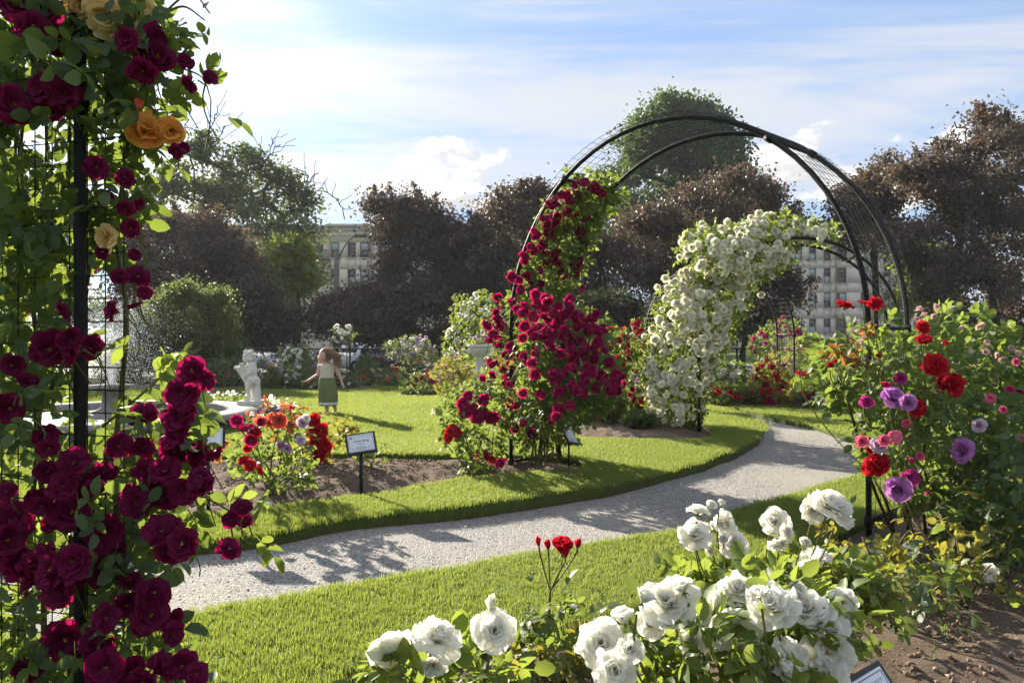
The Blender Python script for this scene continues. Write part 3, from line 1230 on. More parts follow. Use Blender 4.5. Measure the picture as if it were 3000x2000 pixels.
def sepals(A, size=0.42, down=125):
    for k in range(5):
        V, T = leaflet(False, size, 0.3, 0.2, 0.3)
        A.add(V @ (rotz(k * 1.2566) @ roty(R(down - 90))).T + np.array([0, 0, -0.06]), T)
    V, Fq = lathe([(0.02, -0.30), (0.09, -0.24), (0.12, -0.1), (0.06, 0.0)], 6)
    A.add(V, np.concatenate([Fq[:, [0, 1, 2]], Fq[:, [0, 2, 3]]]))


def bloom_mesh(kind, col, var, lod=0):
    k = (kind, col, var, lod)
    if k in _bloom:
        return _bloom[k]
    r = random.Random(hash((kind, var)) & 0xFFFF if False else var * 131 + len(kind) * 17 + ord(kind[0]))
    nu, nv = LOD.get(kind, (4, 4) if lod == 0 else (3, 3))
    V, Fq, PV, MI, n = [], [], [], [], 0
    for wi, (cnt, L, W, t0, t1, cup, ruf, r0, h) in enumerate(KIND[kind]):
        a0 = r.random() * 6.28
        for j in range(cnt):
            v, f, p = petal(L * r.uniform(0.88, 1.1), W * r.uniform(0.9, 1.1), t0 + r.uniform(-9, 9), t1 + r.uniform(-16, 16), cup, ruf * r.uniform(0.5, 1.6), r0, r.randint(0, 9999), nu, nv)
            v = v @ rotz(a0 + (j + r.uniform(-0.2, 0.2)) * 6.283 / cnt).T + np.array([0, 0, h])
            V.append(v)
            Fq.append(f + n)
            PV.append(p)
            n += len(v)
    V4 = len(np.concatenate(Fq))
    A = Acc()
    sepals(A, 0.5, 118 if kind not in ('bud',) else 30)
    sv, sf = np.concatenate(A.V), np.concatenate(A.F[3])
    faces = [np.concatenate(Fq), sf + n]
    mi = [0] * V4 + [1] * len(sf)
    V.append(sv)
    PV.append(np.zeros(len(sv)))
    n += len(sv)
    if kind in ('open', 'flat', 'full'):
        st = []
        B = Acc()
        for q in range(9):
            d = randdir(1, 1.3)[0]
            v, t = leaflet(False, 0.26, 0.35, 0.1, 0.1)
            Rm = np.stack([d, nrm(np.cross([0.3, 0.9, 0.1], d)[None])[0], nrm(np.cross(d, np.cross([0.3, 0.9, 0.1], d))[None])[0]], -1)
            B.add(v @ Rm.T + np.array([0, 0, 0.1]), t)
        bv, bt = np.concatenate(B.V), np.concatenate(B.F[3])
        faces.append(bt + n)
        mi += [2] * len(bt)
        V.append(bv)
        PV.append(np.zeros(len(bv)))
        n += len(bv)
    # quads then tris
    me = mesh_np('bloom', np.concatenate(V), faces, [PET[col], M['sepal'], M['stamen']], True, {'pv': np.concatenate(PV)}, mi)
    _bloom[k] = me
    return me


def heart_mesh(kind):
    """sepals and stamens that carry the separate petals of a large bloom"""
    if kind not in _heart:
        A = Acc()
        sepals(A, 0.5, 118)
        nt = len(np.concatenate(A.F[3]))
        for q in range(12):
            d = randdir(1, 1.4)[0]
            v, t = leaflet(False, 0.24, 0.3, 0.1, 0.1)
            y = nrm(np.cross([0.3, 0.9, 0.1], d)[None])[0]
            A.add(v @ np.stack([d, y, np.cross(d, y)], -1).T + np.array([0, 0, 0.08]), t)
        T = np.concatenate(A.F[3])
        _heart[kind] = mesh_np('bloom', np.concatenate(A.V), T, [M['sepal'], M['stamen']], True, None, [0] * nt + [1] * (len(T) - nt))
    return _heart[kind]


def petal_mesh(kind, col, wi, var):
    k = (kind, col, wi, var)
    if k not in _petal:
        cnt, L, W, t0, t1, cup, ruf, r0, h = KIND[kind][wi]
        r = random.Random(wi * 71 + var * 13 + len(kind))
        v, f, p = petal(L * r.uniform(0.92, 1.1), W * r.uniform(0.92, 1.1), t0 + r.uniform(-8, 8), t1 + r.uniform(-16, 18), cup, ruf * r.uniform(0.7, 1.8), r0, r.randint(0, 9999), 6, 6)
        _petal[k] = mesh_np('petal', v + np.array([0, 0, h]), f, [PET[col]], True, {'pv': p})
    return _petal[k]


def m4(Rm, p, s):
    m = np.eye(4)
    m[:3, :3] = Rm * s
    m[:3, 3] = p
    return Matrix(m.tolist())


def place(o, Rm, p, s):
    o.matrix_local = m4(Rm, p, s)


CAM = np.array([0, 0, CAMZ])


def face_axis(p, cam=0.7, up=0.5, rnd=0.45, sun=0.0):
    d = CAM - p
    d = d / np.linalg.norm(d)
    return nrm((d * cam + np.array([0, 0, up]) + rng.normal(size=3) * rnd + np.array(SUN_DIR) * sun)[None])[0]


class Plant:
    def __init__(s, name, base, label, cat='rose bush', group=None):
        s.base = np.array([base[0], base[1], zground(base[0], base[1]) if len(base) < 3 else base[2]], float)
        s.o = thing(name, s.base, label, cat, group)
        s.centre = None

    def leaves(s, pts, size, mat='leaf', hi=False, singles=0, up=1.1, spread=0.75, simple=False, name='foliage', droop=0.15):
        pts = np.asarray(pts)
        n = len(pts)
        c = pts.mean(0)
        out = pts - c
        out[:, 2] *= 0.3
        d = nrm(nrm(out) * 0.5 + rng.normal(size=(n, 3)) * 0.8 - np.array([0, 0, droop]))
        nn = nrm(rng.normal(size=(n, 3)) * spread + np.array([0, 0, up]) + np.array(SUN_DIR) * 0.25)
        Rm = frames(d, nn)
        sz = size * rng.uniform(0.7, 1.2, n)
        idx = np.arange(n)
        if singles:
            inside = (np.abs(pts[:, 0] / pts[:, 1]) < 0.66)
            order = np.argsort(np.where(inside, pts[:, 1], 99))
            pick = order[:singles]
            for i in pick:
                o = part('leaf', leafmesh(int(rng.integers(len(LEAF_HI))), mat), s.o)
                place(o, Rm[i], pts[i] - s.base, sz[i])
            keep = np.ones(n, bool)
            keep[pick] = False
            idx = idx[keep]
        if len(idx):
            A = Acc()
            tpl = [SIMPLE] if simple else (LEAF_HI if hi else LEAF_LO)
            which = rng.integers(len(tpl), size=len(idx))
            for k, (Vt, Ft) in enumerate(tpl):
                j = idx[which == k]
                if len(j):
                    V, T, v = merge(Vt, Ft, pts[j], Rm[j], sz[j])
                    A.add(V, T, v)
            part(name, A.mesh(name, M[mat], True, s.base), s.o, kind='stuff')

    def bloom(s, p, diam, kind, col, axis=None, petals=False, lod=0, name='bloom', **kw):
        p = np.asarray(p, float)
        ax = face_axis(p, **kw) if axis is None else nrm(np.asarray(axis, float)[None])[0]
        Rm = axis_frames(ax[None], rng.random(1) * 6.28)[0]
        sc = diam * (0.5 if kind != 'bud' else 0.95)
        if petals:
            o = part(name, heart_mesh(kind), s.o)
            place(o, Rm, p - s.base, sc)
            for wi, w in enumerate(KIND[kind]):
                a0 = rng.random() * 6.28
                for j in range(w[0]):
                    q = part('petal', petal_mesh(kind, col, wi, int(rng.integers(4))), o)
                    t = rotz(a0 + (j + rng.uniform(-0.15, 0.15)) * 6.283 / w[0]) @ roty(R(rng.uniform(-8, 8)))
                    place(q, t, np.zeros(3), rng.uniform(0.92, 1.08))
        else:
            o = part(name, bloom_mesh(kind, col, int(rng.integers(4)), lod), s.o)
            place(o, Rm, p - s.base, sc)
        return ax

    def bloom_mass(s, items, name='bloom_mass'):
        """the blooms past the limit of separate parts, still real geometry, as one part"""
        V, Lp, Tt, MI, PV, n = [], [], [], [], [], 0
        mats = None
        for (p, diam, kind, col, kw) in items:
            me = bloom_mesh(kind, col, int(rng.integers(4)), 1)
            mats = [m for m in me.materials]
            v = np.empty(len(me.vertices) * 3, np.float32)
            me.vertices.foreach_get('co', v)
            lp = np.empty(len(me.loops), np.int32)
            me.loops.foreach_get('vertex_index', lp)
            tt = np.empty(len(me.polygons), np.int32)
            me.polygons.foreach_get('loop_total', tt)
            mi = np.empty(len(me.polygons), np.int32)
            me.polygons.foreach_get('material_index', mi)
            pv = np.empty(len(me.vertices), np.float32)
            me.attributes['pv'].data.foreach_get('value', pv)
            Rm = axis_frames(face_axis(np.asarray(p), **kw)[None], rng.random(1) * 6.28)[0]
            V.append((v.reshape(-1, 3) * diam * 0.5) @ Rm.T + p - s.base)
            Lp.append(lp + n)
            Tt.append(tt)
            MI.append(mi)
            PV.append(pv)
            n += len(pv)
        V, Lp, Tt, MI, PV = [np.concatenate(q) for q in (V, Lp, Tt, MI, PV)]
        me = bpy.data.meshes.new(name)
        me.vertices.add(len(V))
        me.vertices.foreach_set('co', V.astype(np.float32).ravel())
        me.loops.add(len(Lp))
        me.loops.foreach_set('vertex_index', Lp)
        me.polygons.add(len(Tt))
        me.polygons.foreach_set('loop_start', np.concatenate([[0], np.cumsum(Tt)[:-1]]).astype(np.int32))
        me.polygons.foreach_set('loop_total', Tt)
        me.polygons.foreach_set('material_index', MI)
        me.polygons.foreach_set('use_smooth', np.ones(len(Tt), bool))
        for m in mats:
            me.materials.append(m)
        at = me.attributes.new('pv', 'FLOAT', 'POINT')
        at.data.foreach_set('value', PV)
        me.update(calc_edges=True)
        part(name, me, s.o, kind='stuff')

    def cane(s, pts, r0, r1, mat='cane', name='cane', sides=6):
        pts = np.asarray(pts, float)
        V, Fq = tube(pts - s.base, np.linspace(r0, r1, len(pts)), sides)
        A = Acc()
        A.add(V, Fq)
        part(name, A.mesh(name, M[mat]), s.o)

    def twigs(s, lines, r=0.003, mat='twig', sides=4):
        A = Acc()
        for pts in lines:
            pts = np.asarray(pts, float)
            V, Fq = tube(pts, np.linspace(r, r * 0.6, len(pts)), sides, False)
            A.add(V, Fq, np.full(len(V), rng.random()))
        if A.V:
            part('twigs', A.mesh('twigs', M[mat], True, s.base), s.o, kind='stuff')


def stalk(p, axis, base, n=5, L=0.12):
    """short stalk running back from under a bloom and down"""
    p = np.asarray(p)
    a = p - axis * 0.02
    return bez(a, a - axis * L * 0.6 - np.array([0, 0, L * 0.3]), np.asarray(base), n)

# ------------------------------------------------------------------ iron rose arches
class Arch:
    def __init__(s, label, fl, fr, depth, spring, tube_r=0.016, mesh=0.06, wire=0.0016, over=0.09, group=None, zoff=0.0, apex=None, sides=8):
        fl, fr = np.array(fl, float), np.array(fr, float)
        s.w = np.linalg.norm(fr - fl)
        s.wd = np.append((fr - fl) / s.w, 0)
        s.dd = np.array([-s.wd[1], s.wd[0], 0])
        s.o0 = np.array([fl[0], fl[1], zoff])
        s.spring, s.depth = spring, depth
        s.r = s.w / 2
        s.ry = s.r if apex is None else apex - spring
        base = s.o0 + s.wd * s.r + s.dd * depth / 2
        s.o = thing('rose_arch', base, label, 'arch', group)
        lin = np.linspace
        ss = np.concatenate([lin(0, spring, 6)[:-1], spring + lin(0, math.pi * s.r, 33), spring + math.pi * s.r + lin(0, spring, 6)[1:]])
        s.total = ss[-1]
        for nm, d in (('front_hoop', 0.0), ('rear_hoop', depth)):
            V, Fq = tube(s.at(ss, d) - base, tube_r, sides)
            A = Acc()
            A.add(V, Fq)
            part(nm, A.mesh(nm, M['iron']), s.o)
        for sv in (0.12, spring, spring + math.pi * s.r * 0.3, spring + math.pi * s.r * 0.7, s.total - spring, s.total - 0.12):
            p = s.at(np.array([sv, sv]), np.array([-0.02, depth + 0.02]))
            V, Fq = tube(p - base, tube_r * 0.8, 6)
            A = Acc()
            A.add(V, Fq)
            for q in s.at(np.array([sv, sv]), np.array([0.0, depth])):      # clamp collars
                n = s.at(np.array([sv - 0.03, sv + 0.03]), np.zeros(2))
                t = (n[1] - n[0]) / np.linalg.norm(n[1] - n[0])
                V2, F2 = tube(np.array([q - t * 0.025, q + t * 0.025]) - base, tube_r * 1.5, 8)
                A.add(V2, F2)
            part('cross_bar', A.mesh('cross_bar', M['iron']), s.o)
        A = Acc()
        k = tube_r + wire
        sd = 3
        for d in np.arange(-over, depth + over + 1e-3, mesh):
            V, Fq = tube(s.at(ss, np.full(len(ss), d), k) - base, wire, sd, False)
            A.add(V, Fq)
        for sv in np.arange(0.1, s.total - 0.08, mesh):
            V, Fq = tube(s.at(np.full(2, sv), np.array([-over, depth + over]), k + wire * 1.6) - base, wire, sd, False)
            A.add(V, Fq)
        part('wire_mesh', A.mesh('wire_mesh', M['wire'], False), s.o)

    def at(s, sv, d, out=0.0):
        """point at arc length sv, depth d, offset outwards"""
        sv = np.asarray(sv, float)
        d = np.broadcast_to(np.asarray(d, float), sv.shape)
        sp, arc = s.spring, math.pi * s.r
        th = np.clip((sv - sp) / arc, 0, 1) * math.pi
        u = s.r - np.cos(th) * s.r
        z = np.where(sv < sp, sv, np.where(sv > sp + arc, s.total_() - sv, sp + np.sin(th) * s.ry))
        nu, nz = -np.cos(th), np.sin(th)
        p = s.o0 + (u + nu * out)[:, None] * s.wd + d[:, None] * s.dd
        p[:, 2] += z + nz * out
        return p

    def total_(s):
        return 2 * s.spring + math.pi * s.r


MAIN = Arch('tall black iron arch with wire mesh spanning the gravel path, crimson roses on one leg', G(1497, 1391), G(2545, 1586), 0.62, 1.26, 0.0175, 0.072, 0.0018, 0.09)
WHITE = Arch('black iron arch smothered in white roses beside the path bend', (2.26, 9.27), (4.40, 8.69), 0.69, 1.26, 0.017, 0.075, 0.002, 0.08)
REDA = Arch('low black wire arch behind the white rose arch with red roses at its foot', (2.35, 12.35), (4.72, 12.85), 0.52, 1.26, 0.017, 0.075, 0.0024, 0.05)
MIDA = Arch('distant black barrel arch wreathed in pale pink roses in front of dark trees', (1.9, 22.3), (4.1, 21.6), 0.9, 1.3, 0.02, 0.10, 0.004, 0.06, zoff=-0.05)
LEFTA = Arch('bare distant iron arch standing behind the running child', (-5.95, 21.0), (-4.5, 21.3), 0.75, 1.3, 0.02, 0.16, 0.004, 0.0, zoff=-0.06)
TREL = Arch('near iron trellis arch covered in dark wine roses', (-1.17 - 0.3 * 3.0, 2.08 - 0.954 * 3.0), (-1.17, 2.08), 0.80, 1.85, 0.0165, 0.062, 0.0020, 0.13)

# ------------------------------------------------------------------ signs in the beds
_font_cache = {}


def text_mesh(txt, size, mat, bold=False, ext=0.0004):
    c = bpy.data.curves.new('lettering', 'FONT')
    c.body = txt
    c.size = size
    c.align_x = 'CENTER'
    c.extrude = ext
    c.resolution_u = 2
    if bold:
        c.offset = size * 0.012
    o = bpy.data.objects.new('lettering', c)
    COL.objects.link(o)
    bpy.context.view_layer.update()
    me = bpy.data.meshes.new_from_object(o.evaluated_get(bpy.context.evaluated_depsgraph_get()))
    bpy.data.objects.remove(o)
    me.name = 'lettering'
    me.materials.clear()
    me.materials.append(mat)
    return me


def sign(pos, z_top, yaw, label, title=None, roll=0.0, tilt=38, w=0.215, h=0.155, lean=0.0, detail=True, pw=0.022):
    """plaque on a stake; faces -Y before yaw"""
    x, y = pos
    zg = zground(x, y)
    o = thing('plant_sign', (x, y, zg), label, 'sign', None, R(yaw))
    H = z_top - zg
    stake_top = H - h * 0.5 * math.cos(R(tilt)) - 0.01
    A = Acc()
    lx = math.sin(R(lean)) * stake_top
    p = np.array([[0, 0, -0.05], [lx, 0, stake_top]])
    b, Fq = box(-pw / 2, pw / 2, 0.006, 0.018, -0.05, stake_top)
    b[:, 0] += (b[:, 2] / max(stake_top, 0.01)) * lx
    A.add(b, Fq)
    part('stake', A.mesh('stake', M['board'], False), o)
    piv = Matrix.Translation((lx, 0, stake_top)) @ Matrix.Rotation(R(roll), 4, 'Y') @ Matrix.Rotation(R(-tilt), 4, 'X')
    fr = part('frame', bevel_box('frame', -w / 2, w / 2, -0.006, 0.006, -h / 2, h / 2, M['board'], 0.002), o)
    fr.matrix_local = piv
    iw, ih = w * 0.86, h * 0.80
    zc = h * 0.035
    pl = part('plaque', bevel_box('plaque', -iw / 2, iw / 2, -0.0085, -0.0055, zc - ih / 2, zc + ih / 2, M['plaque'], 0.0008, 1), fr)
    A = Acc()
    e = 0.0016
    bx, bz = iw / 2 - 0.006, ih / 2 - 0.006
    for (a0, a1, c0, c1) in ((-bx, bx, bz - e, bz), (-bx, bx, -bz, -bz + e), (-bx, -bx + e, -bz + e, bz - e), (bx - e, bx, -bz + e, bz - e)):
        A.add(*box(a0, a1, -0.0092, -0.0084, zc + c0, zc + c1))
    part('border_line', A.mesh('border_line', M['ink'], False), pl)
    if detail:
        A = Acc()
        for r_, t_ in ((0.0105, 0.0016), (0.0045, 0.0012)):
            th = np.linspace(0, 2 * math.pi, 17)
            c = np.stack([np.cos(th) * r_ - iw / 2 + 0.024, np.full(17, -0.0088), np.sin(th) * r_ + zc + ih / 2 - 0.023], -1)
            A.add(*tube(c, t_ * 0.6, 4, False))
        for k in range(5):
            a = k * 1.2566
            c0 = np.array([-iw / 2 + 0.024, -0.0088, zc + ih / 2 - 0.023])
            A.add(*tube(np.array([c0 + np.array([math.cos(a), 0, math.sin(a)]) * 0.004, c0 + np.array([math.cos(a + 0.5), 0, math.sin(a + 0.5)]) * 0.0105]), 0.0009, 4, False))
        part('emblem', A.mesh('emblem', M['ink'], False), pl)
        t = part('lettering', text_mesh('KELLEHER ROSE GARDEN', 0.0105, M['ink_pale']), pl, (0.014, -0.0086, zc + ih / 2 - 0.025), rot=(R(90), 0, 0))
    if title:
        part('lettering', text_mesh(title, 0.025, M['ink'], True), pl, (0.004 if detail else 0.0, -0.0086, zc + 0.006), rot=(R(90), 0, 0))
        part('lettering', text_mesh('Floribunda', 0.0105, M['ink']), pl, (0, -0.0086, zc - 0.014), rot=(R(90), 0, 0))
    A = Acc()
    for k, (ww, zz) in enumerate(((0.34, -0.030), (0.74, -0.0385), (0.38, -0.047))):
        x0 = -iw * ww / 2
        while x0 < iw * ww / 2 - 0.004:
            l = random.uniform(0.005, 0.016)
            A.add(*box(x0, min(x0 + l, iw * ww / 2), -0.0091, -0.0084, zc + zz * h / 0.155 - 0.0013, zc + zz * h / 0.155 + 0.0013))
            x0 += l + 0.003
    part('fine_print', A.mesh('fine_print', M['ink'], False), pl)
    return o


sign(G(1058, 1456, 0.05), P(1058, 1262, 5.72)[2] + 0.01, 14, 'black framed Love Song plaque on a dark stake in the soil bed', 'Love Song', roll=-7, tilt=30, w=0.215, h=0.165, pw=0.026)
sign((-1.98, 5.0), P(600, 1252, 5.0)[2], 10, 'plaque reading Chihuly half hidden by wine coloured roses', 'Chihuly', roll=-5, tilt=30)
sign(G(1670, 1374, 0.05), P(1672, 1252, 6.9)[2] + 0.02, 52, 'small tilted grey plaque beside the crimson rose arch leg', None, roll=12, tilt=38, w=0.17, h=0.17, detail=False, pw=0.016)
sign((0.754, 1.585), 0.50, 40, 'black framed plaque at the foot of the large white roses', None, roll=0, tilt=38, w=0.215, h=0.165)
sign((-1.63, 16.9), P(1270, 1080, 16.9)[2], 0, 'tiny white plaque among dark red roses left of the stone planter', None, w=0.26, h=0.20, detail=False, tilt=20)
sign((5.35, 11.6), P(2512, 1108, 11.6)[2], -10, 'small white plaque across the path behind the tall red roses', None, w=0.2, h=0.17, detail=False, tilt=20)

# ------------------------------------------------------------------ stone planter
def planter():
    x, y = P(1405, 1165, 15.0)[:2]
    o = thing('stone_planter', (x, y, zground(x, y)), 'carved pale stone pedestal planter holding purple pansies', 'planter')
    def octo(nm, prof, extra=None):
        V, Fq = lathe(prof, 8)
        a = math.pi / 8
        V = V @ rotz(a).T
        A = Acc()
        A.add(V, Fq)
        top = len(prof) - 1
        n0 = len(V)
        A.F.setdefault(8, []).append(np.array([[top * 8 + i for i in range(8)]]))
        if extra:
            for e in extra:
                A.add(*e)
        part(nm, A.mesh(nm, M['stone'], False), o)
    octo('foot', [(0.19, -0.03), (0.19, 0.035), (0.165, 0.06), (0.13, 0.10), (0.10, 0.13), (0.09, 0.14)])
    octo('shaft', [(0.082, 0.13), (0.085, 0.16), (0.078, 0.45), (0.082, 0.72), (0.10, 0.745)])
    ex = []
    for k in range(8):                                     # raised scrolls on the bowl's faces
        a = k * math.pi / 4
        th = np.linspace(0, 5.2, 12)
        c = np.stack([np.full(12, 0.208), (0.045 - th * 0.004) * np.cos(th), 0.855 + (0.035 - th * 0.003) * np.sin(th)], -1)
        c[:, 0] += (c[:, 2] - 0.855) * 0.45
        ex.append(tube(c @ rotz(a).T, 0.006, 5))
    octo('bowl', [(0.10, 0.74), (0.15, 0.775), (0.205, 0.83), (0.235, 0.90), (0.235, 0.925), (0.262, 0.935), (0.262, 0.985), (0.225, 0.985), (0.20, 0.95)], ex)
    p = Plant('pansy_clump', (x, y, zground(x, y) + 0.95), 'purple pansies growing in the stone pedestal planter', 'flowers')
    c = np.array([x, y, zground(x, y) + 1.03])
    pts = c + rng.normal(size=(160, 3)) * np.array([0.09, 0.09, 0.035])
    p.leaves(pts, 0.075, 'leaf_fresh', simple=True)
    for i in range(18):
        q = c + rng.normal(size=3) * np.array([0.11, 0.09, 0.03]) + np.array([0, 0, 0.07])
        p.bloom(q, 0.055, 'small', 'violet' if i % 5 else 'palelilac')


planter()

# ------------------------------------------------------------------ fountain
def fountain():
    cx, cy = FOUNT_C
    o = thing('fountain', (cx, cy, 0.06), 'round stone fountain basin with spraying water on the lawn', 'fountain')
    rr = FOUNT_R
    prof = [(rr - 0.10, -0.1), (rr - 0.10, 0.10), (rr, 0.125), (rr + 0.01, 0.15), (rr, 0.19), (rr - 0.38, 0.20), (rr - 0.40, 0.17), (rr - 0.40, -0.05)]
    V, Fq = lathe(prof, 96)
    A = Acc()
    A.add(V, Fq)
    part('basin_wall', A.mesh('basin_wall', M['stone_rim'], True), o)
    m, nt, N, L = newmat('water')
    pb = N('ShaderNodeBsdfPrincipled')
    pb.inputs['Base Color'].default_value = (0.06, 0.075, 0.07, 1)
    pb.inputs['Roughness'].default_value = 0.08
    pb.inputs['Specular IOR Level'].default_value = 0.6
    n = N('ShaderNodeTexNoise')
    n.inputs['Scale'].default_value = 14
    n.inputs['Detail'].default_value = 5
    tc = N('ShaderNodeTexCoord')
    L(tc.outputs['Object'], n.inputs['Vector'])
    b = N('ShaderNodeBump')
    b.inputs['Strength'].default_value = 0.7
    b.inputs['Distance'].default_value = 0.04
    L(n.outputs[0], b.inputs['Height'])
    L(b.outputs[0], pb.inputs['Normal'])
    oo = N('ShaderNodeOutputMaterial')
    L(pb.outputs[0], oo.inputs[0])
    th = np.linspace(0, 2 * math.pi, 64, endpoint=False)
    V = np.concatenate([[[0, 0, 0.12]], np.stack([np.cos(th) * (rr - 0.39), np.sin(th) * (rr - 0.39), np.full(64, 0.12)], -1)])
    T = np.array([[0, i + 1, (i + 1) % 64 + 1] for i in range(64)])
    part('water', mesh_np('water', V, T, [m], True), o)
    A = Acc()
    A.add(*lathe([(0.30, 0.0), (0.28, 0.16), (0.12, 0.24), (0.09, 0.42), (0.26, 0.5), (0.28, 0.53), (0.05, 0.55)], 24))
    part('nozzle_bowl', A.mesh('nozzle_bowl', M['stone_dark']), o)
    # falling drops: every jet is a parabola of separate drops
    dm, nt, N, L = newmat('water_drop')
    pb = N('ShaderNodeBsdfPrincipled')
    pb.inputs['Base Color'].default_value = (0.92, 0.95, 0.97, 1)
    pb.inputs['Roughness'].default_value = 0.15
    tb = N('ShaderNodeBsdfTranslucent')
    tb.inputs['Color'].default_value = (0.95, 0.97, 1, 1)
    ms = N('ShaderNodeMixShader')
    ms.inputs[0].default_value = 0.5
    L(pb.outputs[0], ms.inputs[1])
    L(tb.outputs[0], ms.inputs[2])
    oo = N('ShaderNodeOutputMaterial')
    L(ms.outputs[0], oo.inputs[0])
    n = 16000
    a = rng.random(n) * 6.283
    v0 = rng.uniform(3.4, 5.0, n)
    el = np.radians(rng.uniform(74, 86, n))
    T = 2 * v0 * np.sin(el) / 9.81
    t = rng.random(n) * T
    rad = v0 * np.cos(el) * t
    z = 0.5 + v0 * np.sin(el) * t - 4.9 * t * t
    pos = np.stack([np.cos(a) * rad, np.sin(a) * rad, np.maximum(z, 0.13)], -1) + rng.normal(size=(n, 3)) * 0.03
    TV = np.array([[1, 1, 1], [1, -1, -1], [-1, 1, -1], [-1, -1, 1]], float) * 0.6
    TF = np.array([[0, 1, 2], [0, 3, 1], [0, 2, 3], [1, 3, 2]])
    V, Fq, v = merge(TV, TF, pos, axis_frames(randdir(n)), rng.uniform(0.002, 0.0055, n))
    part('water_spray', mesh_np('water_spray', V, Fq, [dm], True, {'var': v}), o, kind='stuff')


M['stone_rim'] = plainmat('rim_stone', (0.31, 0.285, 0.255), 0.8, 0.2, noise=(0.20, 0.185, 0.17), bump=0.3, scale=7)
fountain()


# ------------------------------------------------------------------ bodies: blended volumes
def blend_body(name, caps, balls, mats, voxel=0.006, smooth=2, keep_faces=None):
    """caps: (p0, p1, r0, r1) tapered limbs; balls: (centre, (rx,ry,rz)[, tilt matrix]); one continuous surface"""
    A = Acc()
    for p0, p1, r0, r1 in caps:
        p0, p1 = np.array(p0, float), np.array(p1, float)
        d = p1 - p0
        l = np.linalg.norm(d)
        d = d / l
        ts, rs = [], []
        for q in np.linspace(-90, 0, 5):
            ts.append(r0 * math.sin(R(q)))
            rs.append(max(r0 * math.cos(R(q)), 1e-4))
        for q in np.linspace(0, 90, 5):
            ts.append(l + r1 * math.sin(R(q)))
            rs.append(max(r1 * math.cos(R(q)), 1e-4))
        pts = p0 + np.array(ts)[:, None] * d
        Rm = axis_frames(d[None])[0]
        a = np.arange(12) * 2 * math.pi / 12
        ring = np.stack([np.cos(a), np.sin(a), 0 * a], -1) @ Rm.T
        V = (pts[:, None] + ring[None] * np.array(rs)[:, None, None]).reshape(-1, 3)
        n = len(pts)
        i = np.arange(n - 1)[:, None] * 12
        j = np.arange(12)[None]
        k = (j + 1) % 12
        Fq = np.stack([i + j, i + k, i + 12 + k, i + 12 + j], -1).reshape(-1, 4)
        V = np.concatenate([V, pts[:1], pts[-1:]])
        b = len(V) - 2
        jj = np.arange(12)
        kk = (jj + 1) % 12
        T = np.concatenate([np.stack([np.full(12, b), kk, jj], -1), np.stack([np.full(12, b + 1), (n - 1) * 12 + jj, (n - 1) * 12 + kk], -1)])
        A.add(V, [Fq, T])
    for bl in balls:
        c, rad = bl[0], bl[1]
        Rm = bl[2] if len(bl) > 2 else np.eye(3)
        prof = [(math.cos(R(q)) + 1e-4, math.sin(R(q))) for q in np.linspace(-90, 90, 13)]
        V, Fq = lathe(prof, 18)
        A.add((V * np.array(rad)) @ Rm.T + np.array(c), Fq)
    me = A.mesh(name + '_raw', mats[0])
    o = bpy.data.objects.new(name, me)
    COL.objects.link(o)
    bm = bmesh.new()
    bm.from_mesh(me)
    bmesh.ops.remove_doubles(bm, verts=bm.verts[:], dist=0.0005)
    bm.to_mesh(me)
    bm.free()
    rm = o.modifiers.new('r', 'REMESH')
    rm.mode = 'VOXEL'
    rm.voxel_size = voxel
    rm.use_smooth_shade = True
    sm = o.modifiers.new('s', 'SMOOTH')
    sm.factor = 0.5
    sm.iterations = smooth
    bpy.context.view_layer.update()
    out = bpy.data.meshes.new_from_object(o.evaluated_get(bpy.context.evaluated_depsgraph_get()))
    bpy.data.objects.remove(o)
    bpy.data.meshes.remove(me)
    out.name = name
    out.materials.clear()
    for m in mats:
        out.materials.append(m)
    return out


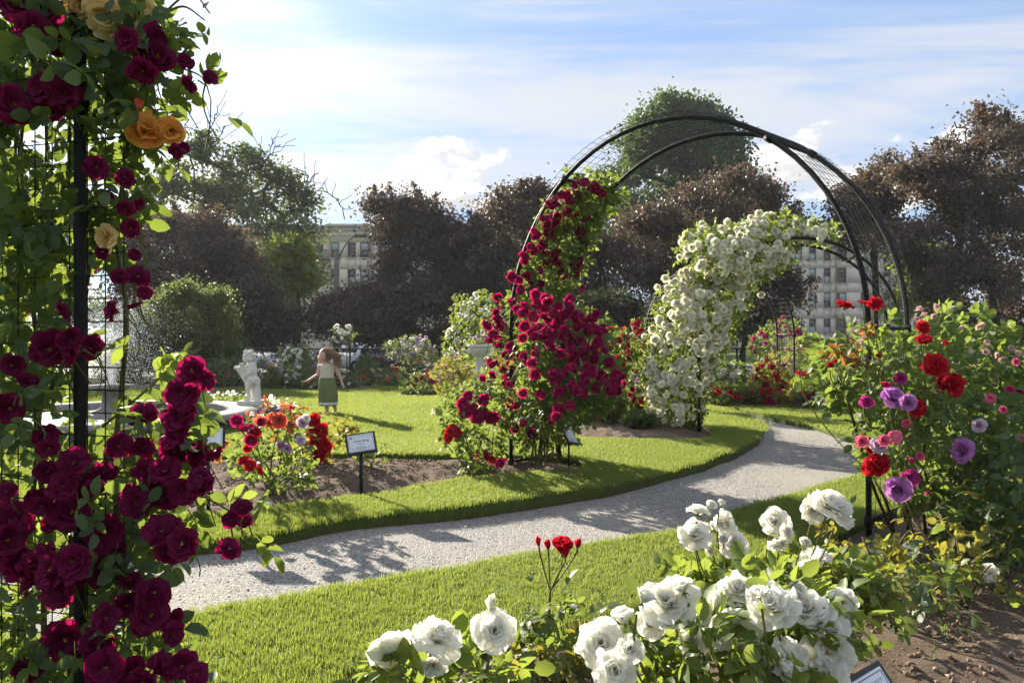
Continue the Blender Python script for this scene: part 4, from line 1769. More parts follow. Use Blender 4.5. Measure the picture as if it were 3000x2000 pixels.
def statue():
    u = 0.000824
    def c(x, y, d=0.0):                      # crop pixel of the statue to local metres
        return np.array([(x - 440) * u, d, (1040 - y) * u])
    p = P(735, 1186, 10.9)
    o = thing('cherub_statue', (p[0], p[1], p[2]), 'pale stone cherub statue carrying a basket on the fountain rim', 'statue')
    part('plinth', bevel_box('plinth', -0.157, 0.157, -0.12, 0.12, 0.0, 0.066, M['stone'], 0.006), o)
    hp = 0.052
    caps = [
        (c(455, 590), c(460, 430), 0.074, 0.068),          # trunk
        (c(452, 430), c(448, 350), 0.066, 0.045),
        (c(440, 345), c(420, 290), 0.032, 0.030),          # neck
        (c(470, 345, -0.062), c(485, 470, -0.085), 0.034, 0.028),   # near arm
        (c(485, 470, -0.085), c(345, 545, -0.055), 0.027, 0.019),
        (c(470, 345, 0.062), c(480, 450, 0.085), 0.034, 0.028),
        (c(480, 450, 0.085), c(310, 520, 0.04), 0.027, 0.019),
        (c(450, 610, -hp * 0.8), c(405, 745, -0.045), 0.056, 0.036),      # near leg, bent
        (c(405, 745, -0.045), c(425, 930, -0.045), 0.036, 0.023),
        (c(425, 935, -0.045), c(345, 950, -0.05), 0.021, 0.014),
        (c(465, 610, hp * 0.8), c(440, 750, 0.045), 0.056, 0.036),
        (c(440, 750, 0.045), c(455, 930, 0.045), 0.036, 0.023),
        (c(455, 935, 0.045), c(380, 950, 0.05), 0.021, 0.014),
    ]
    for k in range(4):                                     # fingers of both hands on the basket
        for d, e in ((-0.055, 1), (0.04, -1)):
            a = c(342 - (0 if d < 0 else 30), 540 + k * 10, d)
            caps.append((a, a + np.array([-0.035, e * 0.012, -0.012 + 0.004 * k]), 0.0065, 0.005))
    balls = [
        (c(405, 205), (0.082, 0.076, 0.088)),              # skull
        (c(375, 250), (0.060, 0.058, 0.056)),              # face and cheeks
        (c(345, 292), (0.022, 0.024, 0.018)),              # chin
        (c(312, 245), (0.012, 0.010, 0.013)),              # nose
        (c(322, 278), (0.010, 0.016, 0.008)),              # lips
        (c(430, 240, -0.075), (0.014, 0.010, 0.02)),       # ear
        (c(430, 240, 0.075), (0.014, 0.010, 0.02)),
        (c(425, 520), (0.078, 0.070, 0.075)),              # belly
        (c(495, 600, -0.03), (0.062, 0.05, 0.058)), (c(495, 600, 0.03), (0.062, 0.05, 0.058)),
    ]
    for k in range(46):                                    # curls
        d = randdir(1)[0]
        if d[0] < -0.45 and d[2] < 0.55:
            continue
        if d[2] < -0.55:
            continue
        q = c(410, 195) + d * np.array([0.086, 0.08, 0.09])
        balls.append((q, (0.019, 0.019, 0.017)))
    part('figure', blend_body('figure', caps, balls, [M['stone']], 0.0055, 2), o)
    # loin cloth folds
    A = Acc()
    for k in range(9):
        a0 = -1.4 + k * 0.42
        th = np.linspace(a0, a0 + 1.6, 8)
        zz = 0.355 - 0.05 * np.sin(np.linspace(0, 3.14, 8)) - 0.006 * k
        pts = np.stack([0.016 + np.cos(th) * 0.088, np.sin(th) * 0.084, zz], -1)
        A.add(*tube(pts, 0.012, 6))
    part('loin_cloth', A.mesh('loin_cloth', M['stone']), o)
    # basket of flowers
    A = Acc()
    prof = [(0.012, 0.0), (0.028, 0.02), (0.045, 0.09), (0.062, 0.16), (0.075, 0.215), (0.082, 0.225), (0.07, 0.23), (0.055, 0.21)]
    V, Fq = lathe(prof, 18)
    V[:, :2] *= (1 + 0.05 * np.sin(np.arctan2(V[:, 1], V[:, 0]) * 9))[:, None]
    Rm = roty(R(-17))
    A.add(V @ Rm.T + np.array([-0.072, 0, 0.325]), Fq)
    bk = part('basket', A.mesh('basket', M['stone']), o)
    balls = []
    for k in range(24):
        d = rng.normal(size=3) * np.array([0.036, 0.036, 0.012])
        balls.append((Rm @ (np.array([0, 0, 0.235]) + d) + np.array([-0.072, 0, 0.325]), (0.022, 0.022, 0.018)))
    part('carved_fruit', blend_body('carved_fruit', [], balls, [M['stone']], 0.006, 1), bk)
    # stump
    A = Acc()
    V, Fq = lathe([(0.052, 0.06), (0.050, 0.15), (0.043, 0.26), (0.040, 0.34), (0.036, 0.375), (0.018, 0.39), (0.002, 0.392)], 14)
    V[:, :2] *= (1 + 0.14 * (vnoise(V * 22, 2)[:, None] - 0.5) * 2)
    A.add(V + np.array([0.088, 0.01, 0]), Fq)
    part('tree_stump', A.mesh('tree_stump', M['stone']), o)


statue()


def child():
    u = 11.5 / F / 5.88
    def c(x, y, d=0.0):
        return np.array([(x - 1790) * u, d, (1250 - y) * u])
    g = G(965, 1228, 0.085)
    zg = zground(-2.72, 11.3)
    M['skin'] = plainmat('skin', (0.58, 0.34, 0.25), 0.55, 0.3, noise=(0.62, 0.38, 0.29), scale=10)
    M['cream'] = plainmat('cream_cotton', (0.68, 0.60, 0.50), 0.9, 0.1, noise=(0.62, 0.54, 0.44), bump=0.3, scale=60)
    M['skirt'] = plainmat('green_cotton', (0.175, 0.205, 0.085), 0.9, 0.1, noise=(0.14, 0.17, 0.07), bump=0.2, scale=50)
    M['band'] = plainmat('white_band', (0.72, 0.72, 0.70), 0.9, 0.1)
    M['hair'] = leafmat('hair', (0.24, 0.15, 0.09), (0.46, 0.32, 0.20), (0.7, 0.5, 0.3), 0.35, 0.4, 0.4)
    M['eye'] = plainmat('eye', (0.03, 0.02, 0.015), 0.2, 0.5)
    M['lip'] = plainmat('lip', (0.42, 0.13, 0.11), 0.5, 0.3)
    o = thing('person', (-2.72, 11.3, zg), 'small child in cream top and green skirt running across the lawn', 'person')
    lf, rf = c(1790, 1235, -0.03), c(1905, 1225, 0.05)
    caps = [
        (c(1785, 640), c(1785, 540), 0.085, 0.078), (c(1785, 540), c(1780, 450), 0.080, 0.074),
        (c(1680, 445, 0.0), c(1885, 440, 0.0), 0.036, 0.036),
        (c(1770, 430), c(1755, 370), 0.031, 0.029),
        # right arm reaching forward and down
        (c(1660, 450, -0.01), c(1645, 590, -0.03), 0.031, 0.025), (c(1645, 590, -0.03), c(1480, 690, -0.06), 0.025, 0.018),
        (c(1480, 692, -0.06), c(1440, 705, -0.062), 0.019, 0.017),
        # left arm thrown back
        (c(1900, 445, 0.0), c(1990, 590, 0.02), 0.031, 0.025), (c(1990, 590, 0.02), c(2050, 745, 0.0), 0.025, 0.017),
        (c(2050, 748, 0.0), c(2066, 775, -0.004), 0.019, 0.017),
        # legs under the skirt
        (c(1750, 680, -0.02), c(1780, 950, -0.03), 0.062, 0.044), (c(1780, 950, -0.03), c(1795, 1200, -0.03), 0.042, 0.026),
        (c(1820, 680, 0.03), c(1850, 960, 0.05), 0.062, 0.044), (c(1850, 960, 0.05), c(1912, 1180, 0.06), 0.042, 0.026),
        (c(1798, 1222, -0.03), c(1722, 1238, -0.05), 0.023, 0.015),
        (c(1915, 1195, 0.06), c(1880, 1242, 0.03), 0.022, 0.015),
    ]
    for k in range(4):
        a = c(1436, 696 + k * 7, -0.066 + 0.004 * k)
        m = a + np.array([-0.020, -0.004, -0.002 + 0.002 * k])
        caps += [(a, m, 0.0062, 0.0056), (m, m + np.array([-0.010, 0.004, -0.010]), 0.0056, 0.0046)]
        a = c(2060 + k * 8, 782, -0.010 + 0.007 * k)
        m = a + np.array([0.004, -0.002, -0.022])
        caps += [(a, m, 0.0062, 0.0056), (m, m + np.array([-0.008, -0.002, -0.010]), 0.0056, 0.0046)]
    caps += [(c(1455, 690, -0.07), c(1425, 680, -0.082), 0.0068, 0.0055), (c(2048, 770, -0.012), c(2030, 790, -0.022), 0.0068, 0.0055)]
    hc = c(1752, 275, -0.005)
    balls = [
        (hc + np.array([0.012, 0, 0.012]), (0.098, 0.086, 0.098)),
        (hc + np.array([-0.038, -0.006, -0.030]), (0.058, 0.066, 0.066)),
        (hc + np.array([-0.060, -0.006, -0.082]), (0.024, 0.028, 0.018)),
        (hc + np.array([-0.100, -0.006, -0.020]), (0.011, 0.011, 0.011)),
        (hc + np.array([-0.092, -0.006, -0.008]), (0.008, 0.008, 0.016)),
        (hc + np.array([-0.088, -0.010, -0.050]), (0.012, 0.020, 0.008)),
        (hc + np.array([-0.084, -0.010, -0.064]), (0.012, 0.018, 0.008)),
        (hc + np.array([-0.062, -0.05, -0.045]), (0.026, 0.018, 0.024)), (hc + np.array([-0.062, 0.04, -0.045]), (0.026, 0.018, 0.024)),
        (hc + np.array([0.022, -0.088, -0.018]), (0.014, 0.010, 0.022)), (hc + np.array([0.022, 0.085, -0.018]), (0.014, 0.010, 0.022)),
    ]
    part('body', blend_body('body', caps, balls, [M['skin']], 0.0055, 2), o)
    for dy in (-0.050, 0.036):
        A = Acc()
        V, Fq = lathe([(math.cos(R(q)) + 1e-4, math.sin(R(q))) for q in np.linspace(-90, 90, 7)], 8)
        A.add(V * np.array([0.008, 0.011, 0.008]) + hc + np.array([-0.086, dy, -0.002]), Fq)
        part('eye', A.mesh('eye', M['eye']), o)
    A = Acc()
    th = np.linspace(0, 6.283, 12)
    A.add(*tube(np.stack([np.full(12, -0.098) + 0.006 * np.abs(np.sin(th)) * 0, -0.010 + 0.016 * np.cos(th), -0.057 + 0.007 * np.sin(th)], -1) + hc, 0.0035, 5))
    part('mouth', A.mesh('mouth', M['lip']), o)
    # bodice
    prof = [(0.093, (1250 - 648) * u), (0.094, (1250 - 600) * u), (0.096, (1250 - 540) * u), (0.104, (1250 - 480) * u), (0.100, (1250 - 430) * u), (0.075, (1250 - 408) * u), (0.055, (1250 - 400) * u)]
    V, Fq = lathe(prof, 32, 1.08, 0.92)
    V[:, 0] += -0.004
    A = Acc()
    A.add(V, Fq)
    for sx in (-0.085, 0.085):                              # short flutter sleeves
        Vs, Fs = lathe([(0.036, 0.0), (0.043, -0.02), (0.046, -0.045)], 12)
        A.add(Vs + np.array([sx * 1.12, 0, (1250 - 425) * u]), Fs)
    part('bodice', A.mesh('bodice', M['cream']), o)
    # skirt with folds
    zs = np.array([648, 640, 660, 700, 780, 880, 980, 1050, 1095, 1115])
    rad = np.array([0.096, 0.100, 0.106, 0.112, 0.118, 0.124, 0.126, 0.122, 0.118, 0.114])
    n = 96
    a = np.arange(n) * 2 * math.pi / n
    V = []
    for y, r_ in zip(zs, rad):
        f = np.clip((y - 640) / 300, 0, 1)
        rr = r_ * (1 + (0.25 + 0.75 * f) * (0.062 * np.sin(a * 10 + y * 0.004) + 0.04 * np.sin(a * 5 + 1 + y * 0.006) + 0.02 * np.sin(a * 17 + y * 0.01)))
        V.append(np.stack([rr * np.cos(a) * 1.08 + f * f * 0.014, rr * np.sin(a) * 0.9, np.full(n, (1250 - y) * u)], -1))
    V = np.concatenate(V)
    i = np.arange(len(zs) - 1)[:, None] * n
    j = np.arange(n)[None]
    k = (j + 1) % n
    Fq = np.stack([i + j, i + k, i + n + k, i + n + j], -1).reshape(-1, 4)
    sk = part('skirt', mesh_np('skirt', V, Fq, [M['skirt']], True), o)
    lo, hi_ = 7, 8
    r0 = V.reshape(len(zs), n, 3)
    B = np.concatenate([r0[7] * np.array([1.012, 1.012, 1]) * 0.5 + r0[7] * np.array([1.012, 1.012, 1]) * 0.5, r0[8] * np.array([1.014, 1.014, 1])])
    B[:n, 2] -= 0.004
    j = np.arange(n)
    Fb = np.stack([j, (j + 1) % n, n + (j + 1) % n, n + j], -1)
    part('hem_band', mesh_np('hem_band', B, Fb, [M['band']], True), sk)
    # hair: cap and wind-blown strands
    A = Acc()
    V, Fq = lathe([(math.cos(R(q)) + 1e-4, math.sin(R(q))) for q in np.linspace(-50, 90, 13)], 24)
    V = V * np.array([0.106, 0.095, 0.106]) + hc + np.array([0.018, 0, 0.016])
    fl = V - hc
    keepv = ~((fl[:, 0] < 0.012) & (fl[:, 2] < 0.066))
    Fq = Fq[keepv[Fq].all(1)]
    A.add(V, Fq, rng.random(len(V)) * 0.5)
    for k in range(620):
        d = randdir(1, 0.5)[0]
        if (d[0] < 0.12 and d[2] < 0.62) or d[2] < -0.5:
            continue
        p0 = hc + np.array([0.016, 0, 0.018]) + d * np.array([0.103, 0.093, 0.104])
        fly = rng.random() < 0.12
        back = np.array([0.115, d[1] * 0.10, 0.02]) + hc                      # sweep over the back of the head
        L_ = rng.uniform(0.02, 0.11) + (0.06 if fly else 0)
        dn = rng.uniform(0.04, 0.20) * (0.15 if fly else 1)
        end = back + np.array([L_, d[1] * 0.02 + rng.normal() * 0.022, -dn - 0.01])
        mid = p0 * 0.35 + back * 0.65 + np.array([0.02, d[1] * 0.04, 0.035 * max(d[2], 0)]) + rng.normal(size=3) * 0.008
        kink = back * 0.45 + end * 0.55 + np.array([0.03, 0, 0.01]) + rng.normal(size=3) * 0.012
        A.add(*tube(spline([p0, mid, kink, end + np.array([rng.uniform(-0.02, 0.035), 0, 0.012])], 9), np.linspace(0.0052, 0.0014, 9), 3, False))
        A.A[-1][:] = rng.random()
    part('hair', A.mesh('hair', M['hair']), o)


child()

# ------------------------------------------------------------------ fence, lamp, cars
def fence():
    Y = 24.2
    o = thing('chain_link_fence', (-2, Y, zground(-2, Y)), 'black chain link fence running along the street behind the roses', 'fence')
    b = np.array([-2, Y, zground(-2, Y)])
    z0, z1 = -0.28, 0.87
    A = Acc()
    A.add(*tube(np.array([[-17, Y, z1], [17, Y, z1]]) - b, 0.022, 8))
    part('top_rail', A.mesh('top_rail', M['iron']), o)
    A = Acc()
    A.add(*tube(np.array([[-17, Y, z0 + 0.06], [17, Y, z0 + 0.06]]) - b, 0.012, 6))
    part('bottom_rail', A.mesh('bottom_rail', M['iron']), o)
    for x in np.arange(-16.4, 17, 2.35):
        A = Acc()
        A.add(*tube(np.array([[x, Y + 0.03, z0 - 0.2], [x, Y + 0.03, z1 + 0.03]]) - b, 0.028, 8))
        part('post', A.mesh('post', M['iron']), o)
    A = Acc()
    h = z1 - z0 - 0.08
    st = 0.075
    for x in np.arange(-17, 17, st):
        for sg in (-1, 1):
            x1 = x + sg * h
            A.add(*tube(np.array([[x, Y - 0.03 + sg * 0.002, z0 + 0.06], [x1, Y - 0.03 + sg * 0.002, z1]]) - b, 0.0028, 3, False))
    part('wire_mesh', A.mesh('wire_mesh', M['wire'], False), o)


fence()


def lamp():
    x, y = P(985, 0, 36)[0], 36.0
    y = 30.6
    x = (985 - CX) / F * y
    o = thing('street_lamp', (x, y, -0.43), 'grey street lamp pole with a long upswept arm behind the copper trees', 'lamp')
    M['pole'] = plainmat('pole_grey', (0.22, 0.19, 0.16), 0.7, 0.3, noise=(0.16, 0.14, 0.12), scale=6)
    zt = P(985, 735, y)[2] + 0.43
    A = Acc()
    A.add(*tube(np.array([[0, 0, 0], [0, 0, zt * 0.5], [0, 0, zt]]), np.array([0.11, 0.095, 0.08]), 10))
    part('pole', A.mesh('pole', M['pole']), o)
    A = Acc()
    A.add(*tube(bez([0, 0, zt - 0.5], [0.35, 0, zt + 0.4], [0.78, 0, zt + 0.62], 8), np.linspace(0.035, 0.025, 8), 6))
    A.add(*tube(np.array([[0, 0, zt - 1.0], [0.22, 0, zt - 0.02]]), 0.015, 5))
    part('arm', A.mesh('arm', M['pole']), o)
    me = bevel_box('lamp_head', 0.72, 1.20, -0.11, 0.11, zt + 0.54, zt + 0.66, M['pole'], 0.04)
    part('lamp_head', me, o)


lamp()


def make_car(px, D, paint, label, l=4.3, face=1, rz=0):
    x = (px - CX) / F * D
    o = thing('parked_car', (x, D, -0.55), label, 'car', 'cars parked along the street', R(rz))
    M.setdefault('glass', plainmat('car_glass', (0.03, 0.04, 0.05), 0.06, 0.6))
    M.setdefault('tyre', plainmat('tyre', (0.02, 0.02, 0.02), 0.85, 0.2))
    M.setdefault('rim', plainmat('rim', (0.5, 0.5, 0.52), 0.3, 0.5, 0.8))
    M.setdefault('headlight', plainmat('headlight', (0.7, 0.72, 0.75), 0.1, 0.6))
    M.setdefault('tail', plainmat('tail_lamp', (0.4, 0.02, 0.02), 0.2, 0.5))
    h = l / 2
    # stations along the car: x, z bottom, z belt, z roof, half width at belt, half width at roof
    st = [(-h, .38, .62, .63, .62, .55), (-h + .12, .26, .80, .82, .80, .72), (-h + .7, .22, .90, .93, .86, .76), (-h + 1.15, .2, .95, .99, .87, .78), (-h + 1.75, .2, .97, 1.40, .88, .62),
          (-h + 2.3, .2, .98, 1.46, .88, .64), (-h + 3.0, .2, .99, 1.44, .88, .63), (-h + 3.6, .22, 1.0, 1.32, .87, .60), (-h + 4.05, .26, .98, 1.04, .84, .68), (h, .4, .82, .84, .74, .66)]
    rows = []
    for (sx, zb, zl, zr, wl, wr) in st:
        half = [(0.0, zb), (wl * .8, zb), (wl, zb + .12), (wl + .01, (zb + zl) / 2), (wl, zl), (wr + (wl - wr) * .25, zl + (zr - zl) * .7), (wr * .9, zr - .01), (wr * .5, zr + .02), (0, zr + .03)]
        ring = half + [(-a, b) for a, b in half[-2:0:-1]]
        rows.append([[sx * face, a, b] for a, b in ring])
    rows = np.array(rows)
    ns, nr = rows.shape[:2]
    i = np.arange(ns - 1)[:, None] * nr
    j = np.arange(nr)[None]
    k = (j + 1) % nr
    Fq = np.stack([i + j, i + k, i + nr + k, i + nr + j], -1).reshape(-1, 4)
    A = Acc()
    A.add(rows.reshape(-1, 3), Fq)
    A.F.setdefault(nr, []).append(np.array([list(range(nr))[::-1], [(ns - 1) * nr + q for q in range(nr)]]))
    part('body', A.mesh('body', paint), o)
    for s in (-1, 1):                                       # side windows
        for (x0, x1, x2, x3) in ((-h + 1.35, -h + 2.45, -h + 2.45, -h + 1.85), (-h + 2.55, -h + 3.75, -h + 3.45, -h + 2.55)):
            q = np.array([[x0, .90, 1.0], [x1, .90, 1.0], [x2, .745, 1.36], [x3, .745, 1.36]])
            q = q * np.array([face, s, 1])
            b = q.copy()
            b[:, 1] -= s * .06
            V = np.concatenate([q, b])
            part('window', mesh_np('window', V, np.array([[0, 1, 2, 3], [4, 7, 6, 5], [0, 4, 5, 1], [1, 5, 6, 2], [2, 6, 7, 3], [3, 7, 4, 0]]), [M['glass']], False), o)
    for (xa, za, xb, zb_) in ((-h + 1.18, 1.02, -h + 1.74, 1.41), (-h + 4.02, 1.06, -h + 3.64, 1.34)):
        V = np.array([[xa, -.70, za], [xa, .70, za], [xb, .56, zb_], [xb, -.56, zb_]]) * np.array([face, 1, 1])
        n = np.array([(-0.03 if xa < xb else 0.03) * face, 0, 0.025])
        V = np.concatenate([V + n, V - n])
        part('windscreen', mesh_np('windscreen', V, np.array([[0, 1, 2, 3], [4, 7, 6, 5], [0, 4, 5, 1], [1, 5, 6, 2], [2, 6, 7, 3], [3, 7, 4, 0]]), [M['glass']], False), o)
    for xw in (-h + .85, h - .8):
        for s in (-1, 1):
            V, Fq = lathe([(.18, -.1), (.31, -.1), (.325, -.06), (.325, .06), (.31, .1), (.18, .1)], 20)
            V = V @ rotx(R(90)).T + np.array([xw * face, s * .80, .325])
            A = Acc()
            A.add(V, Fq)
            w = part('wheel', A.mesh('wheel', M['tyre']), o)
            V, Fq = lathe([(.01, .03), (.05, .06), (.10, .03), (.19, .07), (.19, -.07), (.01, -.07)], 20)
            A = Acc()
            A.add(V @ rotx(R(90 * s)).T * np.array([1, 1, 1]) + np.array([xw * face, s * .81, .325]), Fq)
            part('rim', A.mesh('rim', M['rim']), w)
    for s in (-1, 1):
        V, Fq = box(-h + .02, -h + .2, s * .58 - .12, s * .58 + .12, .62, .76)
        V[:, 0] *= face
        part('headlight', mesh_np('headlight', V, Fq, [M['headlight']], False), o)
        V, Fq = box(h - .14, h + .01, s * .62 - .1, s * .62 + .1, .68, .86)
        V[:, 0] *= face
        part('tail_lamp', mesh_np('tail_lamp', V, Fq, [M['tail']], False), o)


M['paint_white'] = plainmat('paint_white', (0.72, 0.74, 0.77), 0.25, 0.5, coat=0.6)
M['paint_dark'] = plainmat('paint_dark', (0.035, 0.04, 0.05), 0.25, 0.5, coat=0.6)
M['paint_silver'] = plainmat('paint_silver', (0.45, 0.47, 0.5), 0.3, 0.5, 0.4, coat=0.5)
make_car(1045, 40, M['paint_white'], 'white car parked behind the fence, beyond the running child', 4.5, 1, 66)
make_car(1150, 40.5, M['paint_dark'], 'dark car parked behind the fence, beside the white car', 4.4, -1, 66)
make_car(815, 40, M['paint_silver'], 'silver car parked behind the fence near the round shrub', 4.3, 1, 66)
make_car(2405, 32.7, M['paint_white'], 'white car glimpsed behind the pink climbing roses', 4.3)

# ------------------------------------------------------------------ apartment houses across the street
def apartment(x0, x1, D, ztop, cols, rows, wall, label, win_w=0.85, win_h=1.75, bays=(), depth=14, balc=None):
    zb = -0.5
    o = thing('apartment_building', ((x0 + x1) / 2, D, zb), label, 'building')
    b = np.array([(x0 + x1) / 2, D, zb])
    A = Acc()
    # wall with real openings: piers between columns, spandrels between rows
    holes = []
    cs = sorted(cols)
    rs = sorted(rows)
    xe = [x0]
    for c_ in cs:
        xe += [c_ - win_w / 2, c_ + win_w / 2]
    xe.append(x1)
    ze = [zb]
    for r_ in rs:
        ze += [r_ - win_h / 2, r_ + win_h / 2]
    ze.append(ztop)
    def front(xm):
        for (bx0, bx1, pr) in bays:
            if bx0 < xm < bx1:
                return D - pr
        return D
    for i in range(len(xe) - 1):
        f = front((xe[i] + xe[i + 1]) / 2)
        for j in range(len(ze) - 1):
            if i % 2 and j % 2:
                continue
            A.add(*box(xe[i] + (0.0005 if i % 2 else 0), xe[i + 1] - (0.0005 if i % 2 else 0), f, D + 0.45, ze[j], ze[j + 1]))
    A.add(*box(x0 + 0.01, x1 - 0.01, D + 0.47, D + depth, zb, ztop - 0.02))
    V = np.concatenate(A.V)
    part('wall', A.mesh('wall', wall, False, b), o)
    A = Acc()
    for k, (zz, pr, hh) in enumerate(((ztop - 0.02, 0.45, 0.30), (ztop - 0.42, 0.28, 0.2), (ztop - 1.0, 0.12, 0.14))):
        xs = sorted(set([x0 - 0.1, x1 + 0.1] + [q for bb in bays for q in bb[:2]]))
        for q in range(len(xs) - 1):
            f = front((xs[q] + xs[q + 1]) / 2)
            A.add(*box(xs[q], xs[q + 1], f - pr, D + 0.4, zz, zz + hh))
    part('cornice', A.mesh('cornice', M['cornice'], False, b), o)
    A = Acc()
    A.add(*box(x0, x1, D + 0.3, D + depth, ztop + 0.29, ztop + 0.36))
    part('roof', A.mesh('roof', M['roof'], False, b), o)
    for c_ in cs:
        f = front(c_)
        for r_ in rs:
            A = Acc()
            fw = 0.07
            xa, xb, za, zb_ = c_ - win_w / 2, c_ + win_w / 2, r_ - win_h / 2, r_ + win_h / 2
            A.add(*box(xa, xa + fw, f + 0.12, f + 0.22, za, zb_))
            A.add(*box(xb - fw, xb, f + 0.12, f + 0.22, za, zb_))
            A.add(*box(xa + fw, xb - fw, f + 0.12, f + 0.22, zb_ - fw, zb_))
            A.add(*box(xa + fw, xb - fw, f + 0.12, f + 0.22, za, za + fw))
            A.add(*box(xa + fw, xb - fw, f + 0.10, f + 0.22, r_ - 0.035, r_ + 0.035))
            w = part('window', A.mesh('window', M['wframe'], False, b), o)
            for (p0, p1, off) in ((za + fw, r_ - 0.035, 0.17), (r_ + 0.035, zb_ - fw, 0.14)):
                V, Fq = box(xa + fw, xb - fw, f + off, f + off + 0.02, p0, p1)
                part('pane', mesh_np('pane', V - b, Fq, [M['pane'] if (random.random() < 0.6) else M['pane_blind']], False), w)
            V, Fq = box(xa - 0.1, xb + 0.1, f - 0.08, f + 0.12, za - 0.14, za - 0.002)
            part('sill', mesh_np('sill', V - b, Fq, [M['cornice']], False), w)
    if balc:
        for (c_, z_) in balc:
            A = Acc()
            A.add(*box(c_ - 1.3, c_ + 1.3, D - 1.0, D, z_ - 0.1, z_))
            for q in np.linspace(-1.25, 1.25, 14):
                A.add(*box(c_ + q - 0.015, c_ + q + 0.015, D - 0.98, D - 0.95, z_, z_ + 0.95))
            A.add(*box(c_ - 1.28, c_ + 1.28, D - 0.99, D - 0.94, z_ + 0.95, z_ + 1.0))
            part('balcony', A.mesh('balcony', M['iron'], False, b), o)


M['brick_tan'] = plainmat('tan_brick', (0.66, 0.56, 0.47), 0.9, 0.15, noise=(0.60, 0.50, 0.41), scale=0.6)
M['brick_grey'] = plainmat('pinkish_grey_brick', (0.64, 0.56, 0.50), 0.9, 0.15, noise=(0.57, 0.50, 0.45), scale=0.6)
M['cornice'] = plainmat('cornice_stone', (0.46, 0.42, 0.38), 0.85, 0.2)
M['roof'] = plainmat('slate_roof', (0.10, 0.10, 0.11), 0.8, 0.2)
M['wframe'] = plainmat('window_frame', (0.10, 0.085, 0.075), 0.6, 0.3)
M['pane'] = plainmat('window_pane', (0.02, 0.025, 0.03), 0.04, 0.8)
M['pane_blind'] = plainmat('pane_with_blind', (0.34, 0.38, 0.42), 0.15, 0.6)
DL = 88.0
xl = lambda px: (px - CX) / F * DL
zl = lambda py: CAMZ - (py - HZ) / F * DL
apartment(xl(560), xl(1700), DL, zl(668), [xl(q) for q in (610, 680, 750, 865, 935, 987, 1035, 1071, 1120, 1175, 1230, 1300, 1385, 1440, 1500, 1560, 1640)], [zl(735), zl(813), zl(893), zl(973)], M['brick_tan'],
          'tan brick apartment house with bay windows behind the left copper trees', 0.95, 1.75,
          bays=((xl(961), xl(1093), 0.9), (xl(1278), xl(1408), 0.9)), balc=[(xl(935), zl(735) - 1.0)])
DR = 98.0
xr = lambda px: (px - CX) / F * DR
zr = lambda py: CAMZ - (py - HZ) / F * DR
apartment(xr(2090), xr(2760), DR, zr(655), [xr(q) for q in (2130, 2185, 2240, 2300, 2340, 2381, 2424, 2462, 2524, 2560, 2600, 2650, 2700)], [zr(741), zr(808), zr(880), zr(956)], M['brick_grey'],
          'greyish apartment house with sash windows seen through the white rose arch', 0.92, 1.95,
          bays=((xr(2448), xr(2542), 0.8),))

# ------------------------------------------------------------------ trees and shrubs
def leaf_quad():
    return np.array([[0, 0, 0], [0.45, -0.30, 0.10], [1.0, 0, -0.05], [0.45, 0.30, 0.10]]), np.array([[0, 1, 2, 3]])


LQ = leaf_quad()


